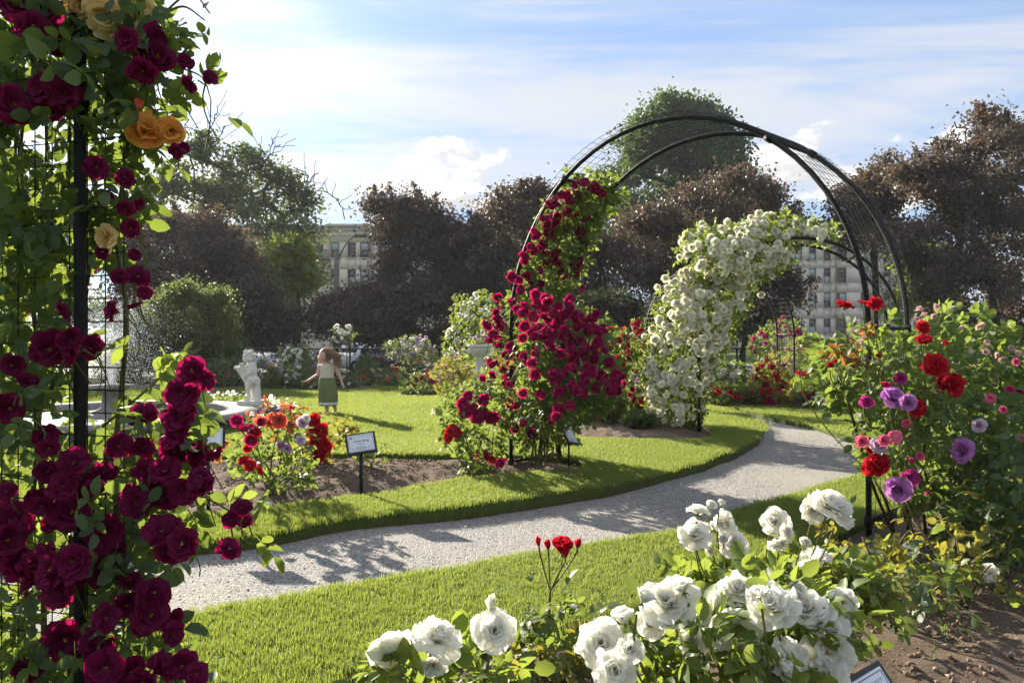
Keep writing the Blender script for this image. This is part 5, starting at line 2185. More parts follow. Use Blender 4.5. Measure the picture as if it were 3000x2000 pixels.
def tree(label, polys, D0, th, base_px, ntarget, per, lsize, mat, sigma=0.35, cat='tree', group=None, name='tree', gap=0.0, gf=0.6, bare=(), trunk_r=0.16, trunk_h=None, zb=None, seed=0, up=0.5, twig=True, stems=1, droop=0.0, shoots=True):
    """polys: list of (outline in photo pixels, share of targets); branches grow to points of the crown's volume"""
    x = (base_px - CX) / F * D0
    zb = (-0.5 if D0 > 25 else zground(x, D0)) if zb is None else zb
    base = np.array([x, D0, zb])
    o = thing(name, base, label, cat, group)
    tg = [volume(p, D0, th * f2, max(3, int(ntarget * f)), 130, gap, gf, seed) for p, f, f2 in polys]
    tg = np.concatenate(tg)
    zlo = np.percentile(tg[:, 2], 5)
    top = trunk_h if trunk_h is not None else max(0.5, (zlo - zb) * 0.9 + 0.8)
    c = tg.mean(0)
    nodes = [base]
    par = [-1]
    prev = 0
    for k in range(1, 6):
        t = k / 5
        q = base + np.array([(c[0] - base[0]) * 0.35 * t * t + rng.normal() * 0.06, rng.normal() * 0.05, top * t])
        nodes.append(q)
        par.append(prev)
        prev = len(nodes) - 1
    tt = nodes[-1]
    order = np.argsort(np.linalg.norm((tg - tt) * np.array([1, 1, 0.8]), axis=1))
    shoot, twig_n = [], []
    NA = np.zeros((len(nodes) + len(tg) * 8 + 900, 3))
    NA[:len(nodes)] = nodes
    n = len(nodes)
    par = list(par)
    istip = [False] * n
    first = n - 2
    for i in order:
        t = tg[i]
        dv = NA[first:n] - t
        dist = np.linalg.norm(dv, axis=1) + np.maximum(0, dv[:, 2]) * 0.6
        j = first + int(np.argmin(dist))
        L_ = np.linalg.norm(t - NA[j])
        m = 1 if L_ < 0.5 else (2 if L_ < 1.2 else 3)
        pj = j
        for s in range(1, m + 1):
            f = s / m
            q = NA[j] + (t - NA[j]) * f
            if s < m:
                q = q + rng.normal(size=3) * 0.07 * L_ + np.array([0, 0, (0.10 - droop * 0.3) * L_ * math.sin(f * 3.14)])
            NA[n] = q
            par.append(pj)
            istip.append(s == m)
            pj = n
            n += 1
    nleafnode = n
    for poly in bare:                                       # leafless branches: chains of points
        pts = np.array([P(a, b, D0 + rng.uniform(-0.5, 0.5)) for a, b in poly])
        pts = spline(pts, len(pts) * 3)
        j = int(np.argmin(np.linalg.norm(NA[:nleafnode] - pts[0], axis=1)))
        for q in pts:
            NA[n] = q + rng.normal(size=3) * 0.05
            par.append(j)
            istip.append(False)
            j = n
            n += 1
            if rng.random() < 0.6:                          # side twig
                dr = nrm((rng.normal(size=3) * np.array([1, 0.6, 0.7]) + np.array([0.1, 0, 0.6]))[None])[0]
                jj, ll = j, rng.uniform(0.012, 0.034) * D0
                for s_ in (0.3, 0.65, 1.0):
                    NA[n] = NA[j] + dr * ll * s_ + np.array([0, 0, 0.25 * ll * s_ * s_]) + rng.normal(size=3) * 0.05
                    par.append(jj)
                    istip.append(False)
                    jj = n
                    twig_n.append(n)
                    n += 1
    if shoots:
        tips0 = [i for i in range(nleafnode) if istip[i]]
        top_ = sorted(tips0, key=lambda i: -(NA[i, 2] + 0.5 * abs(NA[i, 0] - c[0])))[:int(len(tips0) * 0.34)]
        for i in top_:
            if rng.random() < 0.35:
                continue
            dr = nrm((nrm((NA[i] - c)[None])[0] * 0.7 + np.array([0, 0, 0.7]) + rng.normal(size=3) * 0.5)[None])[0]
            ll = rng.uniform(0.3, 0.9) * min(sigma, 0.36) * 2.4
            j = i
            for s_ in range(1, 5):
                NA[n] = NA[i] + dr * ll * s_ / 4 + rng.normal(size=3) * 0.03 + np.array([0, 0, -0.25 * ll * (s_ / 4) ** 2])
                par.append(j)
                istip.append(False)
                shoot.append(n)
                j = n
                n += 1
    NA = NA[:n]
    par = np.array(par)
    cnt = np.ones(n)
    for i in range(n - 1, 0, -1):
        cnt[par[i]] += cnt[i]
    rad = 0.010 * cnt ** 0.5
    rad = rad * (trunk_r / rad[0])
    rad = np.maximum(rad, 0.008)
    if bare:
        rad[nleafnode:] = 0.010 + 0.00045 * D0
        rad[twig_n] = 0.006 + 0.00026 * D0
    rad[shoot] = 0.008
    idx = np.arange(1, n)
    a, b = NA[par[idx]], NA[idx]
    d = b - a
    Fm = axis_frames(d)
    sides = 5
    ang = np.arange(sides) * 2 * math.pi / sides
    ring = np.stack([np.cos(ang), np.sin(ang), 0 * ang], -1)
    rg = np.einsum('nij,kj->nki', Fm, ring)
    ra = np.minimum(rad[par[idx]], rad[idx] * 1.7)
    V = np.concatenate([a[:, None] + rg * ra[:, None, None], b[:, None] + rg * rad[idx][:, None, None]], 1)
    q = np.arange(sides)
    Ft = np.stack([q, (q + 1) % sides, sides + (q + 1) % sides, sides + q], -1)
    Fq = (Ft[None] + (np.arange(len(idx)) * 2 * sides)[:, None, None]).reshape(-1, 4)
    part('trunk', mesh_np('trunk', V.reshape(-1, 3) - base, Fq, [M['bark']], True), o)
    # foliage: clumps round branch ends and along the outer branches
    tips = np.nonzero(np.array(istip))[0]
    cl = rng.uniform(0.5, 1.6, len(tips))
    k = (per * cl).astype(int)
    who = np.repeat(tips, k)
    f = rng.random(len(who)) ** 0.6
    pos = NA[par[who]] * (1 - f)[:, None] + NA[who] * f[:, None]
    g = rng.normal(size=(len(who), 3)) * sigma * np.repeat(rng.uniform(0.6, 1.3, len(tips)), k)[:, None]
    g[:, 2] *= 0.6
    g[:, 2] -= droop * np.abs(rng.normal(size=len(who))) * sigma
    pos = pos + g
    if shoot:
        sh = np.repeat(np.array(shoot), max(3, int(per * 0.09)))
        f = rng.random(len(sh))[:, None]
        pos = np.concatenate([pos, NA[par[sh]] * (1 - f) + NA[sh] * f + rng.normal(size=(len(sh), 3)) * lsize * 0.22])
    out = nrm(pos - c)
    dd = nrm(rng.normal(size=pos.shape) + out * 0.4 - np.array([0, 0, 0.25 + droop]))
    nn = nrm(rng.normal(size=pos.shape) * 0.8 + np.array([0, 0, up]) + np.array(SUN_DIR) * 0.3)
    V, Fq, v = merge(LQ[0], LQ[1], pos, frames(dd, nn), lsize * rng.uniform(0.65, 1.3, len(pos)))
    part('crown', mesh_np('crown', V - base, Fq, [M[mat]], False, {'var': v}), o)
    return o


GC = 'copper leaved trees along the street'
# row of copper trees
tree('broad copper tree with orange tinted top behind the round green shrub',
     [([(395, 665), (470, 628), (560, 610), (640, 622), (700, 665), (740, 740), (800, 840), (880, 930), (860, 1000), (600, 1010), (380, 1000), (330, 800)], 1.0, 1.0)],
     28.5, 2.2, 640, 240, 210, 0.128, 'copper_leaf', 0.36, group=GC, trunk_r=0.17, seed=1, droop=0.3)
tree('copper tree with arching crown in front of the tan apartment house',
     [([(1060, 600), (1100, 570), (1190, 560), (1290, 605), (1360, 650), (1400, 730), (1420, 990), (900, 1000), (890, 920), (960, 860), (1110, 830), (1150, 740), (1100, 650)], 1.0, 1.0)],
     28.0, 2.0, 1190, 250, 210, 0.128, 'copper_leaf', 0.34, group=GC, trunk_r=0.17, seed=2, droop=0.25,
     bare=())
tree('copper tree with loose upright sprays behind the crimson rose leg',
     [([(1380, 640), (1440, 600), (1500, 560), (1570, 540), (1650, 600), (1720, 660), (1720, 1000), (1380, 1000)], 0.9, 1.0),
      ([(1440, 610), (1480, 560), (1540, 540), (1600, 535), (1620, 570), (1500, 610)], 0.1, 0.5)],
     27.0, 2.0, 1530, 220, 210, 0.128, 'copper_leaf', 0.34, group=GC, trunk_r=0.16, seed=3, droop=0.25)
tree('dense copper tree with brown sunlit top behind the white rose arch',
     [([(1700, 690), (1830, 640), (1960, 590), (2060, 540), (2160, 505), (2260, 540), (2330, 600), (2370, 640), (2290, 700), (2180, 720), (2130, 800), (2080, 1000), (1690, 1010)], 1.0, 1.0)],
     26.5, 2.0, 1900, 290, 200, 0.122, 'copper_leaf', 0.33, group=GC, trunk_r=0.17, seed=4, droop=0.2)
tree('low dark copper tree drooping inside the opening of the white rose arch',
     [([(2100, 720), (2230, 730), (2300, 770), (2360, 840), (2330, 900), (2300, 940), (2240, 985), (2080, 1000)], 1.0, 1.0)],
     25.6, 1.5, 2180, 90, 95, 0.14, 'copper_leaf', 0.30, group=GC, trunk_r=0.12, seed=5, droop=0.35)
tree('tall ragged copper tree with open branches beside the right edge',
     [([(2660, 560), (2720, 500), (2800, 470), (2850, 380), (2880, 310), (2960, 300), (3060, 380), (3100, 620), (2990, 660), (2800, 640)], 0.34, 1.0),
      ([(2560, 680), (2700, 620), (3080, 600), (3100, 1000), (2760, 1000), (2690, 880), (2640, 760)], 0.52, 1.0),
      ([(2620, 520), (2680, 480), (2760, 400), (2820, 420), (2800, 500), (2690, 560)], 0.08, 0.6)],
     22.5, 2.2, 2930, 350, 160, 0.108, 'copper_leaf', 0.28, group=GC, trunk_r=0.20, seed=6, gap=0.30, gf=0.9,
     bare=([(2860, 520), (2830, 420), (2800, 350)], [(2900, 480), (2870, 400), (2890, 330)]))
tree('slender copper tree with wispy upper twigs seen through the tall arch mesh',
     [([(2420, 620), (2480, 540), (2560, 500), (2610, 440), (2650, 520), (2640, 600), (2560, 650), (2480, 660)], 0.7, 0.9),
      ([(2380, 640), (2620, 620), (2640, 720), (2440, 700)], 0.3, 0.9)],
     24.5, 1.4, 2560, 110, 80, 0.13, 'copper_leaf', 0.26, group=GC, trunk_r=0.12, seed=7, gap=0.34, gf=0.9)
tree('dark green maple rising high behind the tall arch',
     [([(1960, 290), (2040, 300), (2100, 320), (2140, 380), (2180, 470), (2200, 600), (2190, 760), (1780, 760), (1720, 640), (1740, 560), (1790, 480), (1840, 380), (1890, 320)], 1.0, 1.0)],
     46, 4.2, 1980, 430, 130, 0.25, 'maple_leaf', 0.50, trunk_r=0.35, seed=8, gap=0.32, gf=0.5)
tree('green elm with bare upper branches behind the left copper tree',
     [([(400, 520), (470, 470), (560, 500), (600, 540), (700, 440), (760, 430), (780, 470), (840, 500), (900, 560), (970, 640), (950, 690), (890, 760), (860, 880), (780, 870), (690, 720), (400, 680)], 0.9, 1.0),
      ([(560, 420), (620, 380), (640, 420), (600, 500)], 0.06, 0.4)],
     44, 3.2, 600, 340, 46, 0.25, 'elm_leaf', 0.44, trunk_r=0.34, seed=9, gap=0.40, gf=0.42,
     bare=([(590, 560), (598, 470), (600, 420), (625, 360), (640, 315)], [(600, 470), (560, 430), (545, 380), (552, 350)], [(610, 440), (640, 400), (660, 370)],
           [(640, 600), (720, 520), (770, 480), (800, 440), (820, 425)], [(740, 500), (790, 450), (800, 410)],
           [(830, 640), (880, 580), (900, 540), (935, 505)], [(880, 580), (940, 560), (990, 590), (1010, 640)], [(900, 540), (900, 510), (880, 500)]))
tree('fresh green young tree catching sun below the elm',
     [([(800, 720), (850, 700), (900, 730), (920, 800), (900, 860), (880, 960), (840, 980), (810, 860), (780, 780)], 1.0, 1.0)],
     33, 1.5, 880, 90, 80, 0.20, 'lime_leaf', 0.34, trunk_r=0.09, seed=10, gap=0.3, gf=0.7)
tree('light green tree behind the right copper tree, glowing in the sun',
     [([(2640, 760), (2720, 720), (2800, 760), (2820, 840), (2770, 900), (2660, 920)], 1.0, 1.0)],
     30, 1.4, 2740, 80, 80, 0.18, 'lime_leaf', 0.33, trunk_r=0.09, seed=11, gap=0.3, gf=0.7)
tree('rounded silvery green weeping shrub standing behind the fountain',
     [([(430, 900), (450, 860), (500, 830), (570, 822), (640, 840), (680, 880), (692, 960), (700, 1030), (720, 1080), (600, 1100), (470, 1090), (410, 1040), (415, 950)], 1.0, 1.0)],
     19.3, 1.15, 560, 230, 110, 0.07, 'shrub_leaf', 0.16, cat='shrub', name='weeping_shrub', trunk_r=0.08, trunk_h=1.4, seed=12, droop=0.5)
tree('pale loose shrub at the side of the weeping shrub behind the spray',
     [([(300, 1010), (340, 960), (400, 920), (440, 940), (450, 1050), (440, 1110), (300, 1120)], 1.0, 1.0)],
     18.6, 0.9, 380, 90, 90, 0.06, 'shrub_leaf', 0.14, cat='shrub', name='loose_shrub', trunk_r=0.05, trunk_h=0.7, seed=13, droop=0.3)
tree('leafy green tree behind the near wine rose trellis',
     [([(-60, 560), (60, 520), (200, 560), (330, 620), (380, 760), (360, 960), (-60, 980)], 1.0, 1.0)],
     30, 2.0, 150, 150, 85, 0.18, 'elm_leaf', 0.36, trunk_r=0.16, seed=14, gap=0.3, gf=0.6)

# ------------------------------------------------------------------ air: faint haze, added to lift the shade of the far trees
def haze():
    m, nt, N, L = newmat('haze')
    v = N('ShaderNodeVolumePrincipled')
    v.inputs['Color'].default_value = (0.92, 0.95, 1.0, 1)
    v.inputs['Density'].default_value = 0.00045
    v.inputs['Anisotropy'].default_value = 0.2
    o = N('ShaderNodeOutputMaterial')
    L(v.outputs[0], o.inputs['Volume'])
    V, Fq = box(-170, 170, -60, 180, -1.7, 23.0)
    tag(part('haze', mesh_np('haze', V, Fq, [m], False)), 'faint pale haze added over the garden to lift the shaded trees', 'haze', kind='stuff')


haze()

# ------------------------------------------------------------------ climbing roses on the arches
def main_climber():
    a = MAIN
    base = a.at(np.array([0.0]), np.array([0.34]))[0] + a.wd * 0.12
    p = Plant('climbing_rose', base[:2], 'crimson climbing rose covering one leg of the tall black arch', 'climbing rose')
    # foliage spread over the leg's mesh
    def cover(n, s0, s1, d0, d1, i0, i1):
        s = s0 + rng.random(n) * (s1 - s0)
        d = d0 + rng.random(n) * (d1 - d0)
        q = a.at(s, d)
        th = np.clip((s - a.spring) / (math.pi * a.r), 0, 1) * math.pi
        inw = i0 + rng.random(n) * (i1 - i0)
        q = q + (np.cos(th) * inw)[:, None] * a.wd
        q[:, 2] -= np.sin(th) * inw
        return q
    L_ = [cover(420, 0.25, 0.7, 0.06, 0.75, -0.12, 0.18), cover(900, 0.6, 1.5, 0.06, 0.8, -0.22, 0.30),
          cover(520, 1.4, 2.2, 0.10, 0.70, -0.10, 0.10), cover(460, 2.1, 2.75, 0.14, 0.72, -0.08, 0.08)]
    vol2 = volume([(1530, 960), (1590, 920), (1700, 910), (1790, 970), (1810, 1090), (1780, 1180), (1700, 1240), (1580, 1250), (1530, 1150)], 6.4, 0.26, 700, 60)
    pts = np.concatenate(L_ + [vol2])
    p.leaves(pts, 0.135, 'leaf', spread=0.9)
    p.leaves(cover(330, 1.3, 2.7, 0.1, 0.76, -0.12, 0.06), 0.12, 'leaf_fresh', name='young_foliage')
    cr = [(565, 385), (620, 375), (690, 350), (720, 350), (700, 372), (540, 440), (600, 420), (575, 410), (505, 490), (560, 460), (530, 520), (640, 465), (590, 500), (450, 560), (510, 555), (430, 620), (460, 600), (415, 650),
          (520, 640), (540, 655), (630, 580), (650, 540), (440, 700), (480, 690), (360, 725), (385, 760), (430, 745), (490, 780), (500, 800), (440, 815), (330, 810), (300, 850), (350, 870), (400, 880), (415, 870), (620, 800),
          (545, 840), (570, 850), (580, 730), (630, 680), (275, 905), (265, 945), (270, 1000), (290, 1010), (320, 930), (365, 950), (410, 930), (440, 900), (500, 920), (540, 910), (580, 930), (620, 900), (650, 920), (690, 920),
          (720, 950), (480, 960), (530, 970), (600, 970), (380, 1030), (430, 1040), (465, 1040), (400, 1080), (440, 1070), (620, 1030), (660, 1040), (700, 1060), (640, 1010), (590, 1050), (550, 1130), (560, 1140), (430, 1130),
          (380, 1100), (320, 1090), (310, 1110), (330, 1115), (280, 1075), (640, 1150), (680, 1140), (720, 1120), (650, 1190), (670, 1180), (640, 1210), (710, 1190), (755, 1200), (340, 1180), (350, 1230), (380, 1225), (395, 1240),
          (600, 1280), (530, 1330), (320, 1350), (385, 1370), (430, 1375), (310, 1510), (255, 1475), (500, 1210), (545, 1220), (800, 1200), (745, 1165), (775, 1140), (660, 960), (560, 990), (410, 1000), (690, 1010), (735, 980),
          (590, 880), (470, 870), (520, 880), (350, 1010), (300, 1130), (345, 1095), (600, 1100), (735, 1060), (470, 980), (640, 940), (505, 1010), (550, 940)]
    tw = []
    for (cx, cy) in cr:
        px, py = 1250 + cx / 1.4256, 300 + cy / 1.4256
        for k in range(1 + (rng.random() < 0.8) + (rng.random() < 0.45)):
            qx, qy = px + rng.normal() * 13, py + rng.normal() * 12
            Ds = np.linspace(5.7, 7.4, 80)
            ray = Pv(np.full(80, qx), np.full(80, qy), Ds) - a.o0
            uu, zz = ray @ a.wd, ray[:, 2]
            rr = np.where(zz < a.spring, np.abs(uu - a.r), np.hypot(uu - a.r, zz - a.spring))
            ok = uu < a.r
            D = Ds[np.argmin(np.where(ok, np.abs(rr - (a.r - 0.05)), 9))]
            if 860 < qy < 1260 and qx > 1530:
                D = min(D, 6.25) - rng.random() * 0.25
            if qx < 1490:
                D = 6.95 + rng.random() * 0.25
            D = float(np.clip(D - (0.10 if 1530 < qx and qy > 860 else 0.0) - rng.random() * 0.06, 5.85, 7.3))
            q = P(qx, qy, D)
            ax = p.bloom(q, rng.uniform(0.08, 0.112), 'open', 'crimson', lod=1, cam=0.8, up=0.35, rnd=0.5)
            tw.append(stalk(q, ax, q - ax * 0.12 + np.array([0, 0.08, -0.10])))
    for k in range(9):
        s1 = rng.uniform(1.0, 2.7)
        d0, d1 = rng.uniform(0.1, 0.6), rng.uniform(0.1, 0.7)
        s = np.linspace(0.0, s1, 12)
        q = a.at(s, np.linspace(d0, d1, 12)) + a.wd * (0.05 + 0.05 * np.sin(np.linspace(0, 5, 12) + k))[:, None]
        q[0, 2] = 0.0
        p.cane(q, 0.011, 0.005)
    p.twigs(tw, 0.0028)


main_climber()


def bloom_cloud(p, poly, D0, th, n, diam, kind, col, front=0.75, edge=60, cl=1, jit=10, **kw):
    """blooms near the front and top of a plant's volume, in small trusses"""
    q = sample_poly(poly, n)
    ed = segdist(q[:, 0], q[:, 1], poly)
    half = th * np.sqrt(np.clip(ed / edge, 0.06, 1))
    m = 0
    for i in range(n):
        D = D0 - half[i] * front * rng.uniform(0.6, 1.25)
        for k in range(1 + int(rng.random() * cl)):
            a = P(q[i, 0] + rng.normal() * jit * (k > 0), q[i, 1] + rng.normal() * jit * (k > 0), D + rng.normal() * 0.03 * k)
            c = col if isinstance(col, str) else col[int(rng.integers(len(col)))]
            p.bloom(a, diam * rng.uniform(0.78, 1.15), kind, c, **kw)
            m += 1
    return m


def white_climber():
    base = (2.12, 9.35)
    p = Plant('climbing_rose', base, 'ivory white climbing rose heaped over the second arch', 'climbing rose')
    col = [(1905, 1235), (1890, 1130), (1900, 1020), (1925, 900), (1960, 810), (2060, 815), (2130, 820), (2205, 850), (2180, 905), (2150, 960), (2120, 1010), (2090, 1090), (2070, 1180), (2050, 1260), (1960, 1262)]
    top = [(1985, 720), (2040, 670), (2120, 660), (2200, 640), (2270, 628), (2360, 645), (2430, 655), (2450, 690), (2420, 720), (2330, 700), (2310, 760), (2280, 800), (2230, 815), (2200, 835), (2060, 830), (1990, 800)]
    low = volume(col, 9.5, 0.45, 1500, 70, 0.25, 3.0)
    hi_ = volume(top, 9.35, 0.50, 1250, 60, 0.25, 3.0, 3)
    p.leaves(np.concatenate([low, hi_]), 0.13, 'leaf_fresh', spread=0.9)
    p.leaves(volume(col, 9.6, 0.4, 450, 70), 0.12, 'leaf', name='inner_foliage')
    items = []
    kw = dict(cam=0.9, up=0.45, rnd=0.4)
    for poly, D0, th, m in ((col, 9.5, 0.45, 170), (top, 9.35, 0.50, 130)):
        q = sample_poly(poly, m)
        ed = segdist(q[:, 0], q[:, 1], poly)
        half = th * np.sqrt(np.clip(ed / 60, 0.06, 1))
        for i in range(m):
            D = D0 - half[i] * 1.12 * rng.uniform(0.6, 1.25)
            for k in range(1 + int(rng.random() * 3.0)):
                items.append((P(q[i, 0] + rng.normal() * 15 * (k > 0), q[i, 1] + rng.normal() * 14 * (k > 0), D + rng.normal() * 0.03 * k), 0.098 * rng.uniform(0.72, 1.18), 'pom', 'ivory', kw))
    items.sort(key=lambda t: t[0][1])
    for (q, dm, kd, cl_, kw_) in items[:295]:
        p.bloom(q, dm, kd, cl_, **kw_)
    p.bloom_mass(items[295:])
    for k in range(8):
        x = rng.uniform(1960, 2050)
        q0 = np.array([*G(x, 1268 + rng.normal() * 3), 0.02])
        q1 = P(x + rng.normal() * 25, 1100, 9.6 + rng.normal() * 0.1)
        q2 = P(rng.uniform(1980, 2120), rng.uniform(820, 950), 9.45)
        p.cane(np.concatenate([bez(q0, (q0 + q1) / 2 + rng.normal(size=3) * 0.05, q1, 5), bez(q1, (q1 + q2) / 2 + rng.normal(size=3) * 0.1, q2, 6)[1:]]), 0.012, 0.005)


white_climber()


# ------------------------------------------------------------------ near wine roses on the trellis at the left
def near_climber():
    a = TREL
    p = Plant('climbing_rose', (-1.42, 2.35), 'dark wine climbing rose covering the near trellis', 'climbing rose')
    D = 2.25
    up1 = [(-80, -40), (480, -40), (500, 80), (470, 260), (400, 360), (420, 470), (350, 620), (250, 700), (-80, 700)]
    mid = [(-80, 650), (300, 650), (330, 720), (240, 840), (200, 1060), (-80, 1060)]
    low = [(-80, 1040), (190, 1060), (250, 1270), (370, 1300), (430, 1090), (480, 1050), (540, 1070), (570, 1200), (570, 1380), (540, 1560), (450, 1680), (440, 1760), (520, 1850), (560, 2030), (-80, 2030)]
    pts = np.concatenate([volume(up1, D, 0.30, 520, 100, 0.34, 6.0), volume(mid, D, 0.28, 150, 100, 0.40, 6.0, 2), volume(low, D, 0.32, 430, 100, 0.38, 6.0, 5)])
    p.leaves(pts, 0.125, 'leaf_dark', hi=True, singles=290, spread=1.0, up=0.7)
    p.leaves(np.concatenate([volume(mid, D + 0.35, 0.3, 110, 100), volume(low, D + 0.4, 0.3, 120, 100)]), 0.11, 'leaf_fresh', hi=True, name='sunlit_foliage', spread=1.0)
    bl = [(45, 25, 110), (128, 38, 100), (90, 80, 80), (440, 121, 80), (459, 172, 90), (376, 121, 60), (420, 205, 70), (38, 313, 110), (10, 350, 80), (191, 274, 85), (542, 185, 45), (561, 245, 45), (612, 230, 40), (520, 443, 42), (364, 523, 48), (280, 491, 60),
          (370, 606, 45), (402, 596, 36), (386, 670, 50), (335, 912, 55), (402, 816, 60), (351, 810, 42), (421, 858, 36), (38, 1070, 55), (26, 1191, 75), (147, 1019, 90), (217, 1025, 80), (268, 1019, 62), (200, 985, 60), (128, 1274, 60), (140, 1310, 50), (565, 1089, 75),
          (600, 1115, 50), (536, 1153, 85), (421, 1223, 75), (530, 1223, 85), (523, 1281, 80), (348, 1306, 62), (510, 1325, 80), (574, 1332, 70), (620, 1322, 55), (217, 1357, 75), (140, 1383, 62), (242, 1427, 70), (185, 1427, 70), (434, 1383, 75), (485, 1383, 75),
          (460, 1420, 70), (396, 1472, 85), (485, 1459, 70), (549, 1434, 60), (593, 1434, 75), (38, 1530, 110), (20, 1580, 80), (108, 1466, 62), (211, 1504, 100), (170, 1530, 70), (306, 1561, 90), (478, 1561, 92), (542, 1593, 85), (500, 1615, 70), (45, 1657, 90), (115, 1644, 90),
          (159, 1670, 90), (217, 1644, 90), (293, 1670, 80), (100, 1710, 80), (180, 1735, 80), (245, 1700, 70), (447, 1740, 80), (440, 1804, 90), (498, 1810, 60), (306, 1810, 70), (185, 1868, 95), (287, 1893, 85), (306, 1950, 90), (77, 1970, 75), (396, 1970, 80),
          (472, 1957, 80), (536, 1944, 70), (574, 1976, 60), (708, 1491, 50), (676, 1523, 45), (721, 1530, 42), (430, 1990, 80), (350, 1995, 70), (20, 1440, 50)]
    tw = []
    for (x, y, d) in bl:
        DD = 1.90 + rng.random() * 0.14
        q = P(x, y, DD)
        ax = p.bloom(q, d / F * DD * 1.28, 'open', 'wine', cam=0.9, up=0.15, rnd=0.42)
        if rng.random() < 0.35:
            p.bloom(q + np.array([rng.normal() * 0.05, 0.03, rng.normal() * 0.05]), d / F * DD * 0.95, 'open', 'wine', cam=0.9, up=0.15, rnd=0.5)
        tw.append(stalk(q, ax, q + np.array([-0.03, 0.16, -0.13])))
    for (x, y, d, c, k) in ((325, 45, 140, 'apricot', 'full'), (236, 5, 90, 'apricot', 'full'), (415, 8, 70, 'apricot', 'full'), (421, 389, 112, 'orange', 'full'), (504, 383, 74, 'orange', 'full'), (319, 695, 76, 'apricot', 'full')):
        q = P(x, y, 2.05)
        ax = p.bloom(q, d / F * 2.05 * 1.12, k, c, petals=True, cam=0.9, up=0.1, rnd=0.25)
        tw.append(stalk(q, ax, q + np.array([-0.04, 0.14, -0.10])))
    p.bloom(P(408, 328, 2.05), 0.04, 'bud', 'coral', axis=(0, 0, 1))
    for (x, y) in ((8, 430), (12, 525), (170, 585), (190, 600), (125, 755), (145, 850), (20, 660), (92, 905), (5, 950), (281, 797)):
        p.bloom(P(x, y, 2.6), 0.04, 'far', 'hotpink')
    # canes climbing the mesh, sprays reaching into the picture
    for (x0, x1, dd) in ((70, 150, 2.5), (150, 40, 2.45), (200, 300, 2.4), (255, 190, 2.35), (30, 90, 2.55), (330, 380, 2.2)):
        z0 = np.array([(x0 - CX) / F * dd, dd, 0.05])
        q = [z0] + [P(x0 + (x1 - x0) * t + rng.normal() * 14, 1900 - 1900 * t, dd + rng.normal() * 0.04) for t in np.linspace(0.05, 1, 9)]
        p.cane(spline(q, 24), 0.0095, 0.005)
    for pts_ in ([(380, 300), (480, 200), (560, 210), (605, 235)], [(400, 120), (480, 40), (560, -20), (615, 40)], [(300, 1250), (420, 1150), (520, 1060), (590, 1020)], [(420, 1450), (560, 1440), (680, 1500), (720, 1520)], [(480, 40), (540, 20), (600, 60)], [(500, 200), (560, 130), (545, 180)]):
        p.cane(spline([P(x, y, 2.15) for x, y in pts_], 12), 0.004, 0.002, 'twig')
    lv = [P(x, y, 2.12) for x, y in ((600, 40), (520, 60), (500, 20), (560, 100), (590, 270), (540, 300), (605, 250), (480, 330), (440, 470), (430, 520), (420, 1020), (470, 1015), (520, 1030), (540, 1020), (460, 1060), (545, 1280), (700, 1560), (740, 1560), (650, 1480), (730, 1460), (560, 320), (470, 300), (620, 320))]
    p.leaves(np.array(lv), 0.12, 'leaf_fresh', singles=len(lv), spread=1.1)
    p.twigs(tw, 0.0024)


near_climber()


# ------------------------------------------------------------------ white roses in the foreground
def shrub_rose(name, label, base, D, th, poly, nleaf, size, mat, singles, edge=90, extra=None, gap=0.15, gf=6.0, seed=0, canes=5, cat='rose bush', group=None, spread=0.9):
    p = Plant(name, base, label, cat, group)
    pts = volume(poly, D, th, nleaf, edge, gap, gf, seed)
    p.leaves(pts, size, mat, hi=True, singles=singles, spread=spread)
    c = pts.mean(0)
    for k in range(canes):
        back = pts[pts[:, 1] > np.percentile(pts[:, 1], 60)]
        e = back[int(rng.integers(len(back)))] - np.array([0, 0, 0.05])
        b = p.base + np.array([rng.normal() * 0.04, rng.normal() * 0.04, -0.01])
        m = (b + e) / 2 + np.array([(e - b)[0] * 0.25, (e - b)[1] * 0.2, 0.06])
        p.cane(bez(b, m, e, 9), 0.008, 0.0035)
    return p


def stems_to(p, blooms, r=0.0026, drop=0.22, hub=None):
    tw = []
    for q, ax in blooms:
        b = p.base
        e = q - ax * 0.025
        low = np.array([q[0] * 0.6 + b[0] * 0.4, q[1] * 0.6 + b[1] * 0.4, q[2] - drop - rng.random() * 0.1])
        if hub is not None:
            low = hub[int(np.argmin(np.linalg.norm(hub - low, axis=1)))]
        tw.append(bez(e, e - ax * 0.08 - np.array([0, 0, 0.05]), low, 7))
    p.twigs(tw, r)


